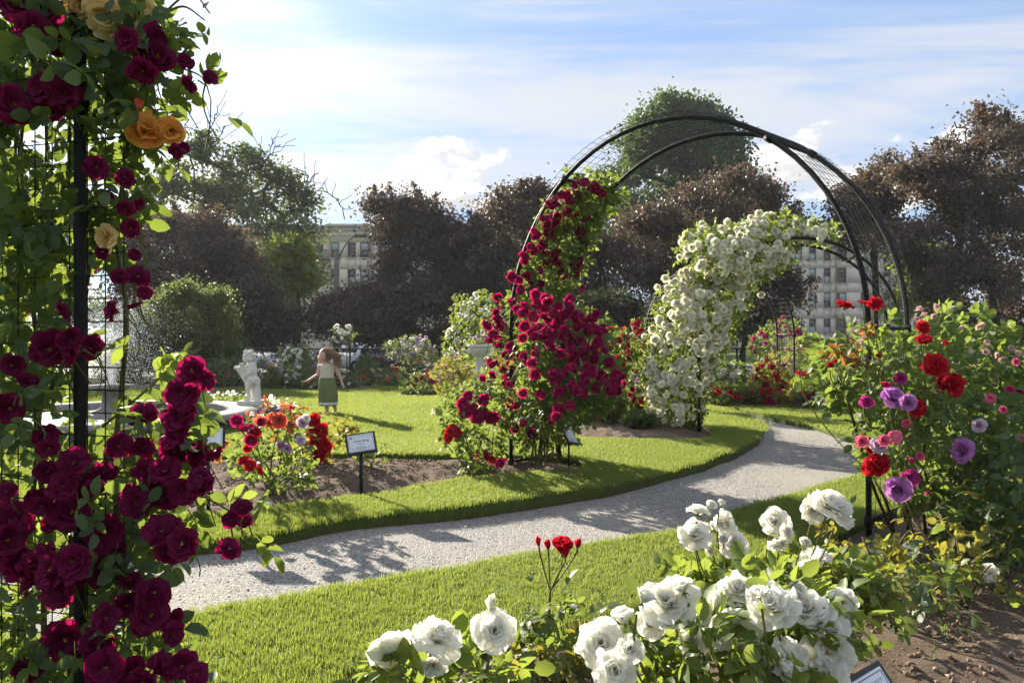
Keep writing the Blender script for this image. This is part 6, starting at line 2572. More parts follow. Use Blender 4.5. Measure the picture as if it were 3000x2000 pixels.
def foreground_white():
    poly = [(1890, 1850), (1960, 1800), (2060, 1770), (2200, 1730), (2400, 1740), (2470, 1810), (2400, 1900), (2340, 2030), (1820, 2030)]
    p = shrub_rose('rose_bush', 'white rose bush heavy with large open blooms in the front bed', (0.62, 1.75), 1.62, 0.17, poly, 280, 0.105, 'leaf_fresh', 230, 80)
    S = [(1961, 1774, 150, 'full', .5, .9), (2003, 1732, 70, 'cup', .3, .9), (1765, 1885, 125, 'full', .8, .1), (1830, 1824, 78, 'cup', .2, 1), (1805, 1965, 112, 'full', .9, .2), (1882, 1763, 66, 'cup', .3, .8), (2162, 1732, 92, 'full', .4, .9), (2223, 1746, 66, 'open', .3, .8),
         (2152, 1854, 135, 'open', .9, .1), (2270, 1788, 138, 'full', .2, .9), (2368, 1788, 96, 'full', .5, .7), (2396, 1811, 112, 'full', .7, .5), (2349, 1872, 105, 'full', .9, .2), (2419, 1910, 135, 'open', .95, 0), (2442, 1849, 86, 'full', .7, .2), (2302, 1928, 104, 'open', .9, .1),
         (2260, 1975, 122, 'full', .8, .3), (2419, 1980, 112, 'full', .9, .2), (2468, 1765, 78, 'open', .9, .2), (2030, 1880, 80, 'full', .6, .2), (2205, 1905, 90, 'open', .9, .1), (1905, 1830, 80, 'full', .6, .6), (2330, 1740, 60, 'cup', .4, .7), (2060, 1820, 70, 'open', .5, .5), (1850, 1900, 70, 'full', .7, .2)]
    out = []
    for (x, y, d, k, cm, u) in S:
        D = 1.50 + rng.normal() * 0.045
        q = P(x, y, D)
        ax = p.bloom(q, d / F * D * (1.19 if k != 'cup' else 1.25), k, 'white', petals=True, cam=cm, up=u, rnd=0.22)
        out.append((q, ax))
    q = P(2092, 1785, 1.5)
    p.bloom(q, 0.036, 'bud', 'ivory', axis=(0.05, 0, 1))
    out.append((q, np.array([0, 0, 1.0])))
    stems_to(p, out)

    poly = [(1990, 1680), (2060, 1640), (2200, 1650), (2380, 1620), (2450, 1660), (2600, 1690), (2560, 1760), (2400, 1760), (2150, 1740), (2020, 1720)]
    p = shrub_rose('rose_bush', 'white rose bush with smaller clustered blooms beside the lawn edge', (0.86, 2.75), 2.45, 0.25, poly, 320, 0.105, 'leaf_fresh', 230, 80)
    S = [(2045, 1503, 60, 'full'), (2082, 1486, 38, 'cup'), (2112, 1480, 30, 'cup'), (2129, 1531, 70, 'full'), (2036, 1573, 88, 'full'), (2089, 1552, 44, 'cup'), (2087, 1606, 38, 'cup'), (2150, 1596, 78, 'full'), (2120, 1580, 36, 'cup'),
         (2428, 1493, 118, 'full'), (2386, 1489, 76, 'open'), (2456, 1526, 70, 'open'), (2274, 1531, 76, 'full'), (2279, 1582, 62, 'open'), (2354, 1596, 44, 'cup'), (2386, 1648, 92, 'open'), (2363, 1667, 50, 'cup'), (2300, 1560, 44, 'full')]
    out = []
    for (x, y, d, k) in S:
        D = 2.25 + rng.normal() * 0.05
        q = P(x, y, D)
        ax = p.bloom(q, d / F * D * 1.16, k, 'white', petals=True, cam=0.6, up=0.5, rnd=0.45)
        out.append((q, ax))
    stems_to(p, out, drop=0.25)
    p.leaves(volume([(2380, 1640), (2560, 1650), (2660, 1700), (2640, 1780), (2480, 1800)], 2.4, 0.15, 34, 60), 0.075, 'leaf_young', hi=True, name='young_foliage')

    poly = [(1120, 1960), (1200, 1930), (1360, 1950), (1470, 1940), (1500, 2030), (1100, 2030)]
    p = shrub_rose('rose_bush', 'white rose bush with three big blooms at the edge of the lawn', (-0.18, 1.62), 1.55, 0.12, poly, 70, 0.10, 'leaf_fresh', 70, 60, canes=4)
    out = []
    for (x, y, d, k, ax) in ((1151, 1909, 125, 'full', (-0.5, 0.75, 0.55)), (1276, 1881, 142, 'full', (0.35, -0.25, 0.75)), (1446, 1848, 118, 'full', (0.1, -0.85, 0.45)), (1270, 1940, 80, 'open', (0.1, -0.7, -0.3))):
        q = P(x, y, 1.48)
        ax = p.bloom(q, d / F * 1.48 * 1.14, k, 'white', axis=ax, petals=True)
        out.append((q, ax))
    q = P(1439, 1790, 1.49)
    p.bloom(q, 0.032, 'bud', 'ivory', axis=(0, 0, 1))
    out.append((q, np.array([0, 0, 1.0])))
    stems_to(p, out)


foreground_white()


def red_stem():
    D = 2.6
    g = (P(1620, 1900, D)[0], D)
    p = Plant('rose_bush', g, 'single red rose with buds on a tall reddish stem at the lawn edge', 'rose bush')
    top = P(1648, 1620, D)
    n = P(1612, 1730, D)
    b = P(1612, 1930, D)
    p.cane(spline([np.array([b[0], D, p.base[2] - 0.02]), b, P(1608, 1830, D), n], 12), 0.006, 0.0045, 'cane')
    p.cane(spline([np.array([b[0] - 0.03, D, p.base[2] - 0.02]), P(1580, 1890, D), P(1555, 1810, D)], 8), 0.006, 0.004, 'cane')
    out = [(top, nrm(np.array([[0.05, -0.25, 1.0]]))[0])]
    p.bloom(top, 0.105, 'cup', 'red', axis=(0.05, -0.25, 1), petals=True)
    tw = [bez(top - np.array([0, 0, 0.02]), P(1640, 1690, D), n, 6)]
    for (x, y) in ((1579, 1600), (1607, 1610), (1656, 1634), (1692, 1606)):
        q = P(x, y, D - 0.03)
        p.bloom(q, 0.034, 'bud', 'red', axis=((x - 1640) / 400, 0, 1))
        tw.append(bez(q - np.array([0, 0, 0.01]), P((x + 1612) / 2, 1680, D), n, 6))
    p.twigs(tw, 0.003, 'cane')
    lv = volume([(1500, 1760), (1560, 1740), (1680, 1750), (1730, 1800), (1700, 1880), (1560, 1860), (1490, 1830)], D, 0.12, 26, 50)
    p.leaves(lv, 0.12, 'leaf', singles=26, spread=1.2)
    lv = volume([(1480, 1900), (1560, 1870), (1700, 1880), (1740, 1940), (1700, 2020), (1500, 2020)], D, 0.2, 90, 60)
    p.leaves(lv, 0.085, 'leaf_young', singles=60, hi=True)
    lv = volume([(1480, 1930), (1560, 1880), (1660, 1890), (1700, 2020), (1460, 2020)], D, 0.2, 60, 60)
    p.leaves(lv, 0.09, 'leaf', hi=True, name='low_foliage')


red_stem()


# ------------------------------------------------------------------ red and lilac roses on the right
def right_roses():
    pa = shrub_rose('rose_bush', 'tall red rose bush growing in front of the arch leg', G(2620, 1600, 0.06), 4.0, 0.35,
                    [(2360, 1080), (2420, 1000), (2480, 950), (2600, 930), (2720, 950), (2800, 1010), (2800, 1180), (2700, 1260), (2600, 1220), (2520, 1200), (2420, 1160)], 300, 0.125, 'leaf', 200, 70, canes=0, gap=0.3, gf=4)
    out = []
    for (x, y, d, k, u, cm) in ((2473, 900, 58, 'flat', 1, .1), (2532, 890, 44, 'flat', 1, .2), (2563, 892, 46, 'flat', .8, .4), (2703, 962, 46, 'flat', .5, .7), (2706, 1000, 50, 'flat', .9, .2), (2576, 1048, 28, 'cup', .6, .3), (2432, 1074, 28, 'cup', .5, .5), (2347, 1098, 38, 'flat', 1, .1),
                                (2739, 1075, 82, 'flat', .3, .9), (2782, 1129, 84, 'flat', .1, 1), (2685, 1195, 58, 'flat', .2, .9), (2570, 1366, 86, 'flat', .2, 1), (2540, 1318, 36, 'cup', .3, .8), (2450, 1062, 22, 'cup', .6, .4), (2770, 1005, 24, 'flat', .7, .3)):
        D = 3.55 + rng.normal() * 0.08
        q = P(x, y, D)
        k = 'open' if k == 'flat' and d > 45 else k
        ax = pa.bloom(q, d / F * D * 0.98, k, 'red', petals=True, cam=cm, up=u, rnd=0.2)
        out.append((q, ax))
    stems_to(pa, out, 0.0035, 0.3, np.array([P(x, y, 3.75) for x, y in ((2480, 1160), (2500, 1220), (2560, 1400), (2580, 1250), (2600, 1150), (2720, 1250), (2715, 1150))]))
    for pts in ([(2630, 1590), (2560, 1430), (2510, 1270), (2480, 1160)], [(2625, 1590), (2600, 1480), (2560, 1400)], [(2650, 1595), (2680, 1450), (2720, 1250)]):
        pa.cane(spline([P(x, y, 4.55 - 0.3 * i) for i, (x, y) in enumerate(pts)], 14), 0.011, 0.006)
    pa.leaves(volume([(2430, 1000), (2540, 960), (2560, 1020), (2460, 1060), (2420, 1120)], 3.8, 0.15, 14, 40), 0.11, 'leaf_bronze', singles=14)

    pb = shrub_rose('rose_bush', 'rose bush with large ruffled lilac blooms beside the iron arch leg', G(2760, 1640, 0.06), 3.9, 0.4,
                    [(2540, 1200), (2640, 1150), (2760, 1120), (2900, 1180), (2960, 1300), (2940, 1480), (2850, 1560), (2740, 1540), (2650, 1450), (2560, 1380), (2520, 1300)], 360, 0.115, 'leaf', 220, 80, canes=4, gap=0.36, gf=4, seed=4)
    out = []
    for (x, y, d, c, k) in ((2616, 1175, 88, 'lilac', 'tea'), (2660, 1178, 56, 'lilac', 'tea'), (2637, 1110, 44, 'magenta', 'tea'), (2826, 1318, 86, 'lilac', 'full'), (2632, 1430, 88, 'lilac', 'tea'), (2871, 1246, 48, 'palelilac', 'tea'), (2537, 1178, 48, 'magenta', 'full'), (2668, 1398, 58, 'magenta', 'full'),
                            (2524, 1292, 42, 'pink', 'full'), (2575, 1303, 56, 'palelilac', 'full'), (2590, 1290, 40, 'pink', 'full'), (2624, 1280, 46, 'pink', 'flat'), (2657, 1241, 34, 'pink', 'full'), (2596, 1129, 32, 'hotpink', 'full'), (2695, 1336, 30, 'pink', 'full'), (2666, 1351, 28, 'hotpink', 'cup')):
        D = 3.45 + rng.normal() * 0.07
        q = P(x, y, D)
        ax = pb.bloom(q, d / F * D * 0.9, k, c, petals=(d > 44), cam=0.85, up=0.3, rnd=0.3)
        out.append((q, ax))
    stems_to(pb, out, 0.0035, 0.3)
    for pts in ([(2715, 1580), (2700, 1450), (2690, 1330)], [(2760, 1620), (2800, 1480), (2830, 1350)], [(2690, 1600), (2660, 1520), (2640, 1450)]):
        pb.cane(spline([P(x, y, 4.4 - 0.35 * i) for i, (x, y) in enumerate(pts)], 12), 0.010, 0.006)

    pc = shrub_rose('rose_bush', 'dense dark leafy rose bush with few pink blooms at the right edge', G(2960, 1660, 0.06), 3.8, 0.5,
                    [(2780, 1480), (2820, 1380), (2880, 1280), (2960, 1180), (3100, 1150), (3150, 1600), (3000, 1640), (2880, 1620), (2780, 1570)], 520, 0.115, 'leaf_dark', 220, 80, canes=6, gap=0.3, gf=4, seed=6)
    for (x, y, d, c) in ((2958, 1141, 26, 'hotpink'), (2902, 1166, 26, 'pink'), (2994, 1285, 30, 'pink'), (2940, 1200, 22, 'pink'), (2975, 1060, 22, 'pink'), (2718, 1445, 18, 'hotpink'), (2985, 1150, 24, 'wine')):
        pc.bloom(P(x, y, 3.4), d / F * 3.4 * 1.1, 'full', c)

    pd = shrub_rose('rose_bush', 'tall leafy bush dotted with pale blush roses near the right copper tree', (3.65, 6.6), 6.4, 0.7,
                    [(2690, 990), (2720, 930), (2800, 900), (2880, 950), (2960, 970), (3100, 990), (3100, 1240), (2800, 1240), (2700, 1180)], 700, 0.16, 'leaf', 0, 80, canes=5, gap=0.2, gf=3, seed=8)
    for (cx, cy) in ((770, 205), (755, 265), (855, 250), (800, 240), (1130, 300), (1110, 310), (1005, 315), (1160, 395), (1150, 450), (1215, 470), (1255, 495), (1050, 445), (870, 195), (1245, 500), (1300, 430), (1340, 460), (985, 330), (1190, 560), (1205, 620), (1100, 520)):
        pd.bloom(P(2300 + cx / 1.96, 800 + cy / 1.96, 5.8), 0.05, 'pom', 'blush')

    pe = shrub_rose('rose_bush', 'leafy green rose bush on the far side of the arch leg, small pink blooms', (2.75, 5.9), 5.8, 0.35,
                    [(2440, 1010), (2560, 960), (2700, 980), (2820, 1060), (2860, 1260), (2800, 1360), (2640, 1340), (2560, 1250), (2460, 1100)], 420, 0.13, 'leaf', 0, 70, canes=0, gap=0.25, gf=4, seed=9)
    for (x, y, c) in ((2505, 967, 'magenta'), (2528, 970, 'magenta'), (2500, 1000, 'lilac'), (2490, 1010, 'lilac'), (2515, 1020, 'palelilac'), (2480, 990, 'lilac'), (2640, 1000, 'coral'), (2560, 1100, 'pink'), (2580, 1110, 'pink'), (2690, 1150, 'pink'), (2450, 985, 'palelilac')):
        pe.bloom(P(x, y, 5.3), 0.055, 'full', c, lod=1)


right_roses()


def front_sprouts():
    """young plants in the bare soil at the right"""
    for (x, y, h, lab, mat, n) in ((2830, 1800, 0.34, 'yellow green rose sapling with a white bloom in bare soil', 'leaf_young', 34), (2700, 1790, 0.22, 'small pruned rose stump with fresh yellow sprouts', 'leaf_fresh', 26),
                                   (2560, 1760, 0.30, 'bronze tipped young rose with one round red bud', 'leaf_young', 40), (2930, 1760, 0.30, 'low rose sapling with rounded leaves near the right edge', 'leaf', 40), (2620, 1880, 0.30, 'dark leaved small rose behind the black plaque', 'leaf_dark', 60)):
        g = G(x, y, 0.06)
        p = Plant('rose_sapling', g, lab, 'rose sapling')
        c = p.base + np.array([0, 0, h * 0.6])
        pts = c + rng.normal(size=(n, 3)) * np.array([0.11, 0.11, h * 0.26])
        pts[:, 2] = np.maximum(pts[:, 2], p.base[2] + 0.03)
        p.leaves(pts, 0.10, mat, singles=n, spread=1.0)
        for k in range(4):
            e = pts[int(rng.integers(n))]
            p.cane(bez(p.base - np.array([0, 0, 0.02]), (p.base + e) / 2 + np.array([0, 0, 0.05]), e, 7), 0.007, 0.003)
        if 'white bloom' in lab:
            q = P(2896, 1681, g[1])
            ax = p.bloom(q, 0.085, 'open', 'white', petals=True, cam=0.6, up=0.3)
            p.twigs([bez(q, q - np.array([0.03, 0, 0.1]), p.base, 7)], 0.004)
        if 'red bud' in lab:
            q = P(2548, 1768, g[1] - 0.3)
            p.bloom(q, 0.062, 'bud', 'red', axis=(0.02, -0.1, 1))
            p.bloom(q + np.array([0, 0, 0.006]), 0.05, 'cup', 'red', axis=(0.02, -0.1, 1))
            p.twigs([bez(q, q - np.array([0.0, -0.05, 0.15]), p.base, 7)], 0.004)
    for i, (x, y) in enumerate(((1715, 1962), (2490, 1648), (2500, 1640), (2465, 1660), (2700, 1630), (2740, 1640), (2505, 1610))):
        g = G(x, y, 0.07)
        q = part('fallen_petal', petal_mesh('full', 'palelilac', 1, i % 4))
        q.location = (g[0], g[1], 0.085)
        q.rotation_euler = (R(rng.uniform(-20, 20)), R(70 + rng.uniform(-20, 20)), rng.random() * 6)
        q.scale = (0.04, 0.04, 0.04)
        tag(q, 'fallen pale lilac rose petal lying on dark soil', 'petal', 'fallen petals on the front bed')
    for i, (x, y) in enumerate(((1282, 1555), (1365, 1545), (1655, 1487), (1836, 1455), (2000, 1420))):
        g = G(x, y, 0.0)
        q = part('fallen_petal', petal_mesh('full', 'white', 1, i % 4))
        q.location = (g[0], g[1], 0.012)
        q.rotation_euler = (R(rng.uniform(-20, 20)), R(75 + rng.uniform(-20, 20)), rng.random() * 6)
        q.scale = (0.035, 0.035, 0.035)
        tag(q, 'fallen white rose petal lying at the edge of the gravel path', 'petal', 'fallen petals on the path')


front_sprouts()


# ------------------------------------------------------------------ roses in the soil bed with the signs
def bed_roses():
    p = shrub_rose('rose_bush', 'small rose bush with a tall cluster of bright red blooms beside the Love Song plaque', G(945, 1372, 0.06), 6.75, 0.22,
                   [(870, 1300), (900, 1230), (960, 1220), (1010, 1200), (1050, 1240), (1040, 1300), (1000, 1350), (940, 1365), (880, 1345)], 130, 0.11, 'leaf_young', 70, 40, canes=5, gap=0.1)
    for (x, y, d) in ((925, 1235, 50), (910, 1250, 44), (940, 1262, 52), (930, 1290, 60), (950, 1305, 50), (915, 1305, 46), (932, 1330, 54), (920, 1340, 40)):
        p.bloom(P(x, y, 6.55), d / F * 6.55 * 1.0, 'open', 'red', cam=0.9, up=0.2, rnd=0.35)
    p = shrub_rose('rose_bush', 'rose bush with coral and lilac blooms and bronze new shoots in the sign bed', G(800, 1440, 0.06), 5.6, 0.3,
                   [(690, 1250), (760, 1200), (850, 1210), (900, 1290), (900, 1400), (840, 1440), (740, 1430), (690, 1380)], 200, 0.11, 'leaf', 130, 40, canes=5, gap=0.2, gf=5)
    for (x, y, d, c, k) in ((818, 1232, 62, 'coral', 'full'), (790, 1240, 40, 'coral', 'full'), (800, 1222, 36, 'coral', 'full'), (885, 1238, 46, 'palelilac', 'full'), (895, 1225, 34, 'white', 'full'), (825, 1300, 44, 'palelilac', 'full'), (840, 1315, 40, 'palelilac', 'full'), (880, 1290, 36, 'palelilac', 'full'),
                            (750, 1270, 44, 'red', 'open'), (727, 1262, 66, 'crimson', 'open'), (735, 1290, 50, 'crimson', 'open'), (690, 1235, 52, 'crimson', 'open'), (765, 1235, 36, 'crimson', 'open'), (735, 1365, 46, 'red', 'open'), (755, 1380, 40, 'red', 'open'), (715, 1350, 40, 'red', 'open'), (660, 1300, 30, 'orange', 'full'),
                            (640, 1345, 30, 'orange', 'full'), (725, 1185 + 130, 34, 'red', 'open')):
        p.bloom(P(x, y, 5.2), d / F * 5.2 * 0.86, k, c, lod=1, cam=0.8, up=0.3)
    for pts in ([(790, 1400), (800, 1320), (820, 1250), (835, 1195)], [(960, 1360)] * 0 or [(770, 1400), (760, 1330), (740, 1270)]):
        p.cane(spline([P(x, y, 5.4) for x, y in pts], 8), 0.005, 0.003)
    p.leaves(volume([(770, 1215), (820, 1190), (860, 1200), (870, 1260), (800, 1270)], 5.4, 0.12, 18, 40), 0.12, 'leaf_bronze', singles=18, spread=1.2)
    p = shrub_rose('rose_bush', 'red rose bush leaning beside the crimson arch leg', G(1400, 1396, 0.06), 6.5, 0.25,
                   [(1290, 1190), (1330, 1130), (1420, 1110), (1490, 1160), (1490, 1280), (1440, 1330), (1440, 1390), (1370, 1390), (1340, 1310), (1300, 1290)], 330, 0.115, 'leaf', 200, 50, canes=6, gap=0.15, gf=5)
    for (x, y, d, c) in ((1355, 1185, 44, 'crimson'), (1366, 1205, 44, 'crimson'), (1401, 1219, 46, 'crimson'), (1418, 1212, 40, 'crimson'), (1440, 1219, 46, 'crimson'), (1415, 1170, 40, 'crimson'), (1415, 1106, 26, 'crimson'), (1327, 1262, 42, 'red'), (1317, 1280, 40, 'red'), (1340, 1272, 34, 'red'), (1370, 1160, 34, 'crimson'), (1385, 1200, 38, 'crimson'),
                         (1467, 1358, 34, 'crimson'), (1428, 1334, 30, 'crimson'), (1440, 1345, 26, 'red')):
        p.bloom(P(x, y, 6.25), d / F * 6.25 * 1.05, 'open', c, lod=1, cam=0.8, up=0.3)
    for (x, y, w, lab, mat, n) in ((855, 1405, 0.10, 'little green rose sapling alone in the soil near the sign', 'leaf_fresh', 36), (1090, 1385, 0.07, 'thin rose sapling standing right behind the Love Song plaque', 'leaf_fresh', 40)):
        g = G(x, y, 0.06)
        p = Plant('rose_sapling', g, lab, 'rose sapling')
        pts = p.base + np.array([0, 0, 0.14]) + rng.normal(size=(n, 3)) * np.array([w, w, 0.07])
        pts[:, 2] = np.maximum(pts[:, 2], p.base[2] + 0.03)
        p.leaves(pts, 0.08, mat, singles=n)
        for k in range(3):
            p.cane(bez(p.base - np.array([0, 0, 0.02]), p.base + np.array([0, 0, 0.1]), pts[k], 6), 0.005, 0.002)


bed_roses()


# ------------------------------------------------------------------ farther roses
def far_bush(px, top, bot, hw, D, col, n, label, diam=0.085, kind='far', leaf='leaf', nl=420, cl=1.5, size=0.14, th=None, group=None, trunk=True, jit=8, dense=0.15):
    """bush between rows top and bot (pixels); stands at distance D"""
    a = np.linspace(0, 6.283, 15)[:-1]
    r = 1 + rng.uniform(-0.16, 0.16, 14)
    cy = (top + bot) / 2
    poly = np.stack([px + np.cos(a) * hw * r, cy + np.sin(a) * (bot - top) / 2 * r], -1)
    X = (px - CX) / F * D
    p = Plant('rose_bush', (X, D), label, 'rose bush', group)
    th = hw / F * D * 0.8 if th is None else th
    pts = volume(poly, D, th, nl, hw * 0.6, dense, 3.0, int(px))
    pts[:, 2] = np.maximum(pts[:, 2], p.base[2] + 0.08)
    p.leaves(pts, size, leaf, spread=0.9)
    if n:
        bloom_cloud(p, poly, D, th, n, diam, kind, col, cl=cl, jit=jit, edge=hw * 0.6, cam=0.8, up=0.5)
    if trunk:
        for k in range(4):
            e = pts[int(rng.integers(len(pts)))]
            p.cane(bez(p.base + np.array([rng.normal() * 0.03, rng.normal() * 0.03, -0.02]), (p.base + e) / 2 + np.array([0, 0, 0.08]), e, 6), 0.012, 0.005, sides=5)
    return p


# bed beyond the strip of lawn, between the two arches
for a_ in (
    (1730, 1110, 1232, 75, 9.9, ['pink', 'blush'], 8, 'low rose bush with pink blooms in the bed behind the small plaque'),
    (1770, 1140, 1236, 60, 9.8, ['pink', 'coral'], 5, 'thin pruned rose bush with a coral pink bloom in bare soil'),
    (1850, 1020, 1200, 80, 10.6, ['palelilac', 'blush', 'red'], 14, 'rose bush with pale lilac blooms at the left of the white rose arch'),
    (1840, 1120, 1222, 90, 10.2, ['red', 'crimson'], 22, 'rose bush with small bright red blooms at the left of the white rose arch'),
    (1868, 1225, 1278, 34, 9.2, ['red', 'pink'], 2, 'small rose seedling with a pink bud in bare brown soil'),
    (1800, 960, 1110, 60, 9.6, ['red', 'crimson'], 30, 'red rose bush reaching out behind the crimson arch leg'),
    (1680, 1000, 1200, 70, 9.9, ['pink', 'crimson'], 8, 'leafy rose bush showing through the wire of the crimson arch leg'),
    (1880, 935, 1060, 70, 13.0, ['crimson', 'red'], 55, 'tall mound of dark red roses below the distant barrel arch'),
    (1760, 930, 1100, 50, 16.0, ['blush'], 4, 'green bush with a few blush roses below the distant barrel arch'),
    (1960, 960, 1120, 50, 14.0, ['palelilac', 'blush'], 12, 'pale blush rose bush against the wire of the distant barrel arch'),
):
    far_bush(*a_, size=0.12, nl=330)
far_bush(1400, 850, 1150, 95, 16.6, 'white', 75, 'tall white rambler mounded behind the stone planter', 0.10, 'pom', 'leaf_fresh', 1100, 2.0)
far_bush(1330, 1050, 1170, 60, 14.2, ['blush', 'pink'], 6, 'yellow green rose bush with small pink blooms before the stone planter', 0.07, 'far', 'leaf_young', 330)
far_bush(1440, 1090, 1190, 50, 13.6, ['pink'], 5, 'bright yellow green bush at the foot of the stone planter', 0.06, 'far', 'leaf_fresh', 300)
# long bed behind the lawn, left part
row = [
    (560, 1070, 1145, 50, 17.6, ['pink', 'palelilac'], 6, 'low bush with pale pink blooms behind the fountain basin'),
    (640, 1050, 1148, 48, 17.4, ['pink'], 5, 'low bush with pink blooms just behind the cherub statue'),
    (700, 1040, 1148, 50, 17.8, ['coral', 'blush'], 5, 'olive leaved bush with peach blooms at the right of the cherub'),
    (770, 1060, 1150, 52, 17.2, ['pink', 'blush'], 5, 'low grey green bush with scattered pink blooms by the lawn'),
    (835, 1060, 1150, 50, 17.2, ['white', 'palelilac'], 9, 'low bush sprinkled with small white blooms near the child'),
    (900, 1080, 1150, 46, 17.0, ['white', 'blush', 'palelilac'], 9, 'low bush with white and lilac blooms hidden behind the child'),
    (905, 1050, 1120, 40, 18.4, ['magenta', 'palelilac'], 12, 'bush with lilac magenta blooms at the left of the child'),
    (960, 1070, 1150, 46, 17.5, ['white', 'coral'], 7, 'bush with white blooms directly behind the child'),
    (1010, 1080, 1150, 40, 17.6, ['blush', 'white'], 7, 'bush with blush blooms at the right of the child'),
]
for a_ in row:
    far_bush(*a_, size=0.11, nl=420, cl=1.6, leaf='shrub_leaf', th=0.5)
far_bush(860, 1005, 1075, 46, 17.9, 'white', 18, 'tall standard rose with white clusters left of the child', 0.10, 'far', 'shrub_leaf', 170, 1.8)
far_bush(850, 1090, 1150, 40, 16.9, 'white', 12, 'tumbling white blooms low in the bed left of the child', 0.08, 'far', 'shrub_leaf', 170, 1.8)
far_bush(985, 955, 1010, 18, 18.2, 'white', 8, 'upright white rose cluster on a bare cane above the child', 0.10, 'far', 'shrub_leaf', 26, 1.6)
far_bush(1020, 950, 1005, 22, 18.2, 'white', 9, 'second upright white rose cluster reaching up beside the white car', 0.10, 'far', 'shrub_leaf', 26, 1.6)
far_bush(1205, 985, 1060, 72, 19.6, ['white', 'palelilac'], 42, 'wide bush thick with white blooms in front of the fence', 0.11, 'far', 'shrub_leaf', 420, 1.6)
far_bush(1250, 1040, 1130, 50, 19.0, ['coral', 'orange', 'blush'], 12, 'bush with coral orange blooms below the white bush', 0.10, 'far', 'shrub_leaf', 330)
far_bush(1245, 1090, 1180, 60, 15.8, ['wine', 'crimson'], 26, 'low mound of dark red roses beside the tiny white plaque', 0.10, 'far', 'leaf_dark', 380)
far_bush(1240, 1140, 1185, 55, 15.2, ['pink', 'blush'], 8, 'low bush with salmon pink blooms below the dark red roses', 0.08, 'far', 'shrub_leaf', 300)
far_bush(1080, 1060, 1130, 36, 18.6, ['coral', 'orange'], 5, 'thin rose bush with two orange blooms on the shaded lawn', 0.10, 'far', 'shrub_leaf', 150)
far_bush(1150, 1075, 1130, 40, 18.0, ['coral'], 4, 'thin rose bush with coral red blooms on the shaded lawn', 0.10, 'far', 'shrub_leaf', 150)
far_bush(1075, 1040, 1120, 32, 21.5, [], 0, 'dark conical evergreen by the chain link fence', leaf='leaf_dark', nl=500, size=0.1)
far_bush(880, 1030, 1080, 50, 21.5, [], 0, 'dark green low hedge by the fence left of the child', leaf='leaf_dark', nl=400, size=0.12)
# roses wreathing the distant barrel arch
far_bush(1700, 880, 1040, 34, 21.6, ['blush', 'palelilac'], 12, 'rambler with blush blooms on the left side of the distant barrel arch', 0.11, 'far', 'leaf_fresh', 260)
far_bush(1780, 845, 885, 80, 22.1, ['blush'], 5, 'yellow green rambler arching over the top of the distant barrel arch', 0.10, 'far', 'leaf_fresh', 200)
far_bush(1900, 870, 1010, 28, 21.6, ['blush', 'palelilac'], 10, 'rambler with blush blooms on the right side of the distant barrel arch', 0.11, 'far', 'leaf_fresh', 220)
# beds right of the path bend
far_bush(2130, 1060, 1150, 55, 13.4, 'white', 20, 'low bush of round white blooms right of the white rose arch', 0.10, 'pom', 'leaf', 330)
for k_, (x_, l_) in enumerate(((2110, 'beside the white arch foot'), (2165, 'in the shade beyond the path'), (2215, 'close to the low wire arch'))):
    far_bush(x_, 1130, 1205, 36, 12.9, 'red', 7, 'knee high bush of bright red roses ' + l_, 0.10, 'far', 'leaf', 150)
p_ = far_bush(2255, 1040, 1200, 46, 12.75, ['red', 'crimson'], 34, 'bright red climber at the foot of the low wire arch', 0.10, 'far', 'leaf_young', 330)
far_bush(2290, 940, 1130, 95, 15.6, ['magenta', 'pink', 'hotpink'], 62, 'big magenta pink rose mound behind the low wire arch', 0.10, 'far', 'leaf', 800, 1.8)
far_bush(2350, 985, 1150, 60, 13.6, ['blush', 'ivory'], 26, 'cream and blush rose bush seen through the low wire arch', 0.09, 'far', 'leaf_fresh', 420)
far_bush(2420, 1010, 1160, 60, 13.0, ['blush', 'palelilac'], 10, 'leafy blush rose bush right of the low wire arch', 0.09, 'far', 'leaf', 420)
far_bush(2380, 1150, 1200, 46, 12.3, ['wine'], 12, 'low dark wine rose by the path across from the tall arch', 0.09, 'far', 'leaf_dark', 220)
far_bush(2320, 1120, 1195, 40, 12.9, ['red', 'coral'], 9, 'low coral red rose behind the right leg of the low wire arch', 0.09, 'far', 'leaf_young', 240)
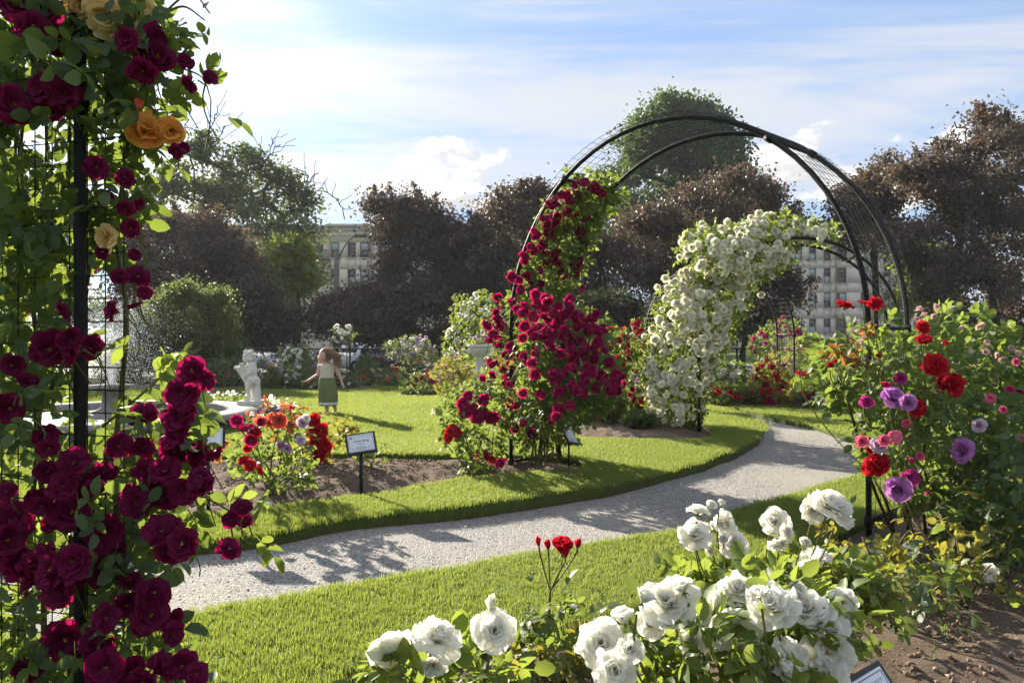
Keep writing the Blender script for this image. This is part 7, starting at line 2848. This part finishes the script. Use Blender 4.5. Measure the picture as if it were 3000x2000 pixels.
far_bush(2480, 1120, 1210, 60, 11.6, ['crimson', 'coral'], 9, 'bushy rose with rusty red tips across the path', 0.09, 'far', 'leaf_bronze', 300)
far_bush(2560, 1060, 1220, 70, 10.8, ['pink', 'blush'], 10, 'green rose bush across the path behind the tall arch leg', 0.09, 'far', 'leaf', 460)
far_bush(2740, 1040, 1260, 110, 8.4, ['pink', 'magenta'], 14, 'broad rose bush with small pink blooms behind the lilac roses', 0.08, 'far', 'leaf', 700)
far_bush(2930, 1080, 1290, 110, 7.4, ['crimson', 'pink'], 14, 'broad rose bush with dark pink blooms by the small lawn at the right', 0.08, 'far', 'leaf', 700)

# bedding plants round the fountain rim
for k_, (x_, y_, c_) in enumerate(((790, 1186, 'white'), (806, 1192, 'white'), (826, 1198, 'white'), (790, 1204, 'red'), (810, 1208, 'white'), (834, 1208, 'coral'), (850, 1206, 'white'), (800, 1220, 'white'), (822, 1222, 'violet'), (846, 1220, 'red'), (868, 1216, 'coral'), (780, 1228, 'violet'),
                                   (772, 1176, 'red'), (690, 1168, 'white'), (670, 1172, 'white'), (760, 1240, 'white'), (735, 1248, 'coral'), (620, 1176, 'white'))):
    g_ = G(x_, y_ + 8, 0.09)
    p_ = Plant('bedding_plant', g_, {'white': 'small white bedding plant beside the fountain rim', 'red': 'small red bedding plant beside the fountain rim', 'coral': 'small coral bedding plant beside the fountain rim', 'violet': 'small dark violet bedding plant beside the fountain rim'}[c_],
               'flowers', 'bedding plants ringing the fountain: ' + c_)
    pts_ = p_.base + np.array([0, 0, 0.07]) + rng.normal(size=(40, 3)) * np.array([0.08, 0.08, 0.03])
    p_.leaves(pts_, 0.07, 'leaf', simple=True)
    for q_ in range(11):
        p_.bloom(p_.base + np.array([0, 0, 0.13]) + rng.normal(size=3) * np.array([0.085, 0.085, 0.03]), 0.062, 'small', c_, cam=0.4, up=0.8)

print('triangles', sum(sum(len(p.vertices) - 2 for p in m.polygons) if len(m.polygons) < 3000 else len(m.loops) - 2 * len(m.polygons) for m in bpy.data.meshes))
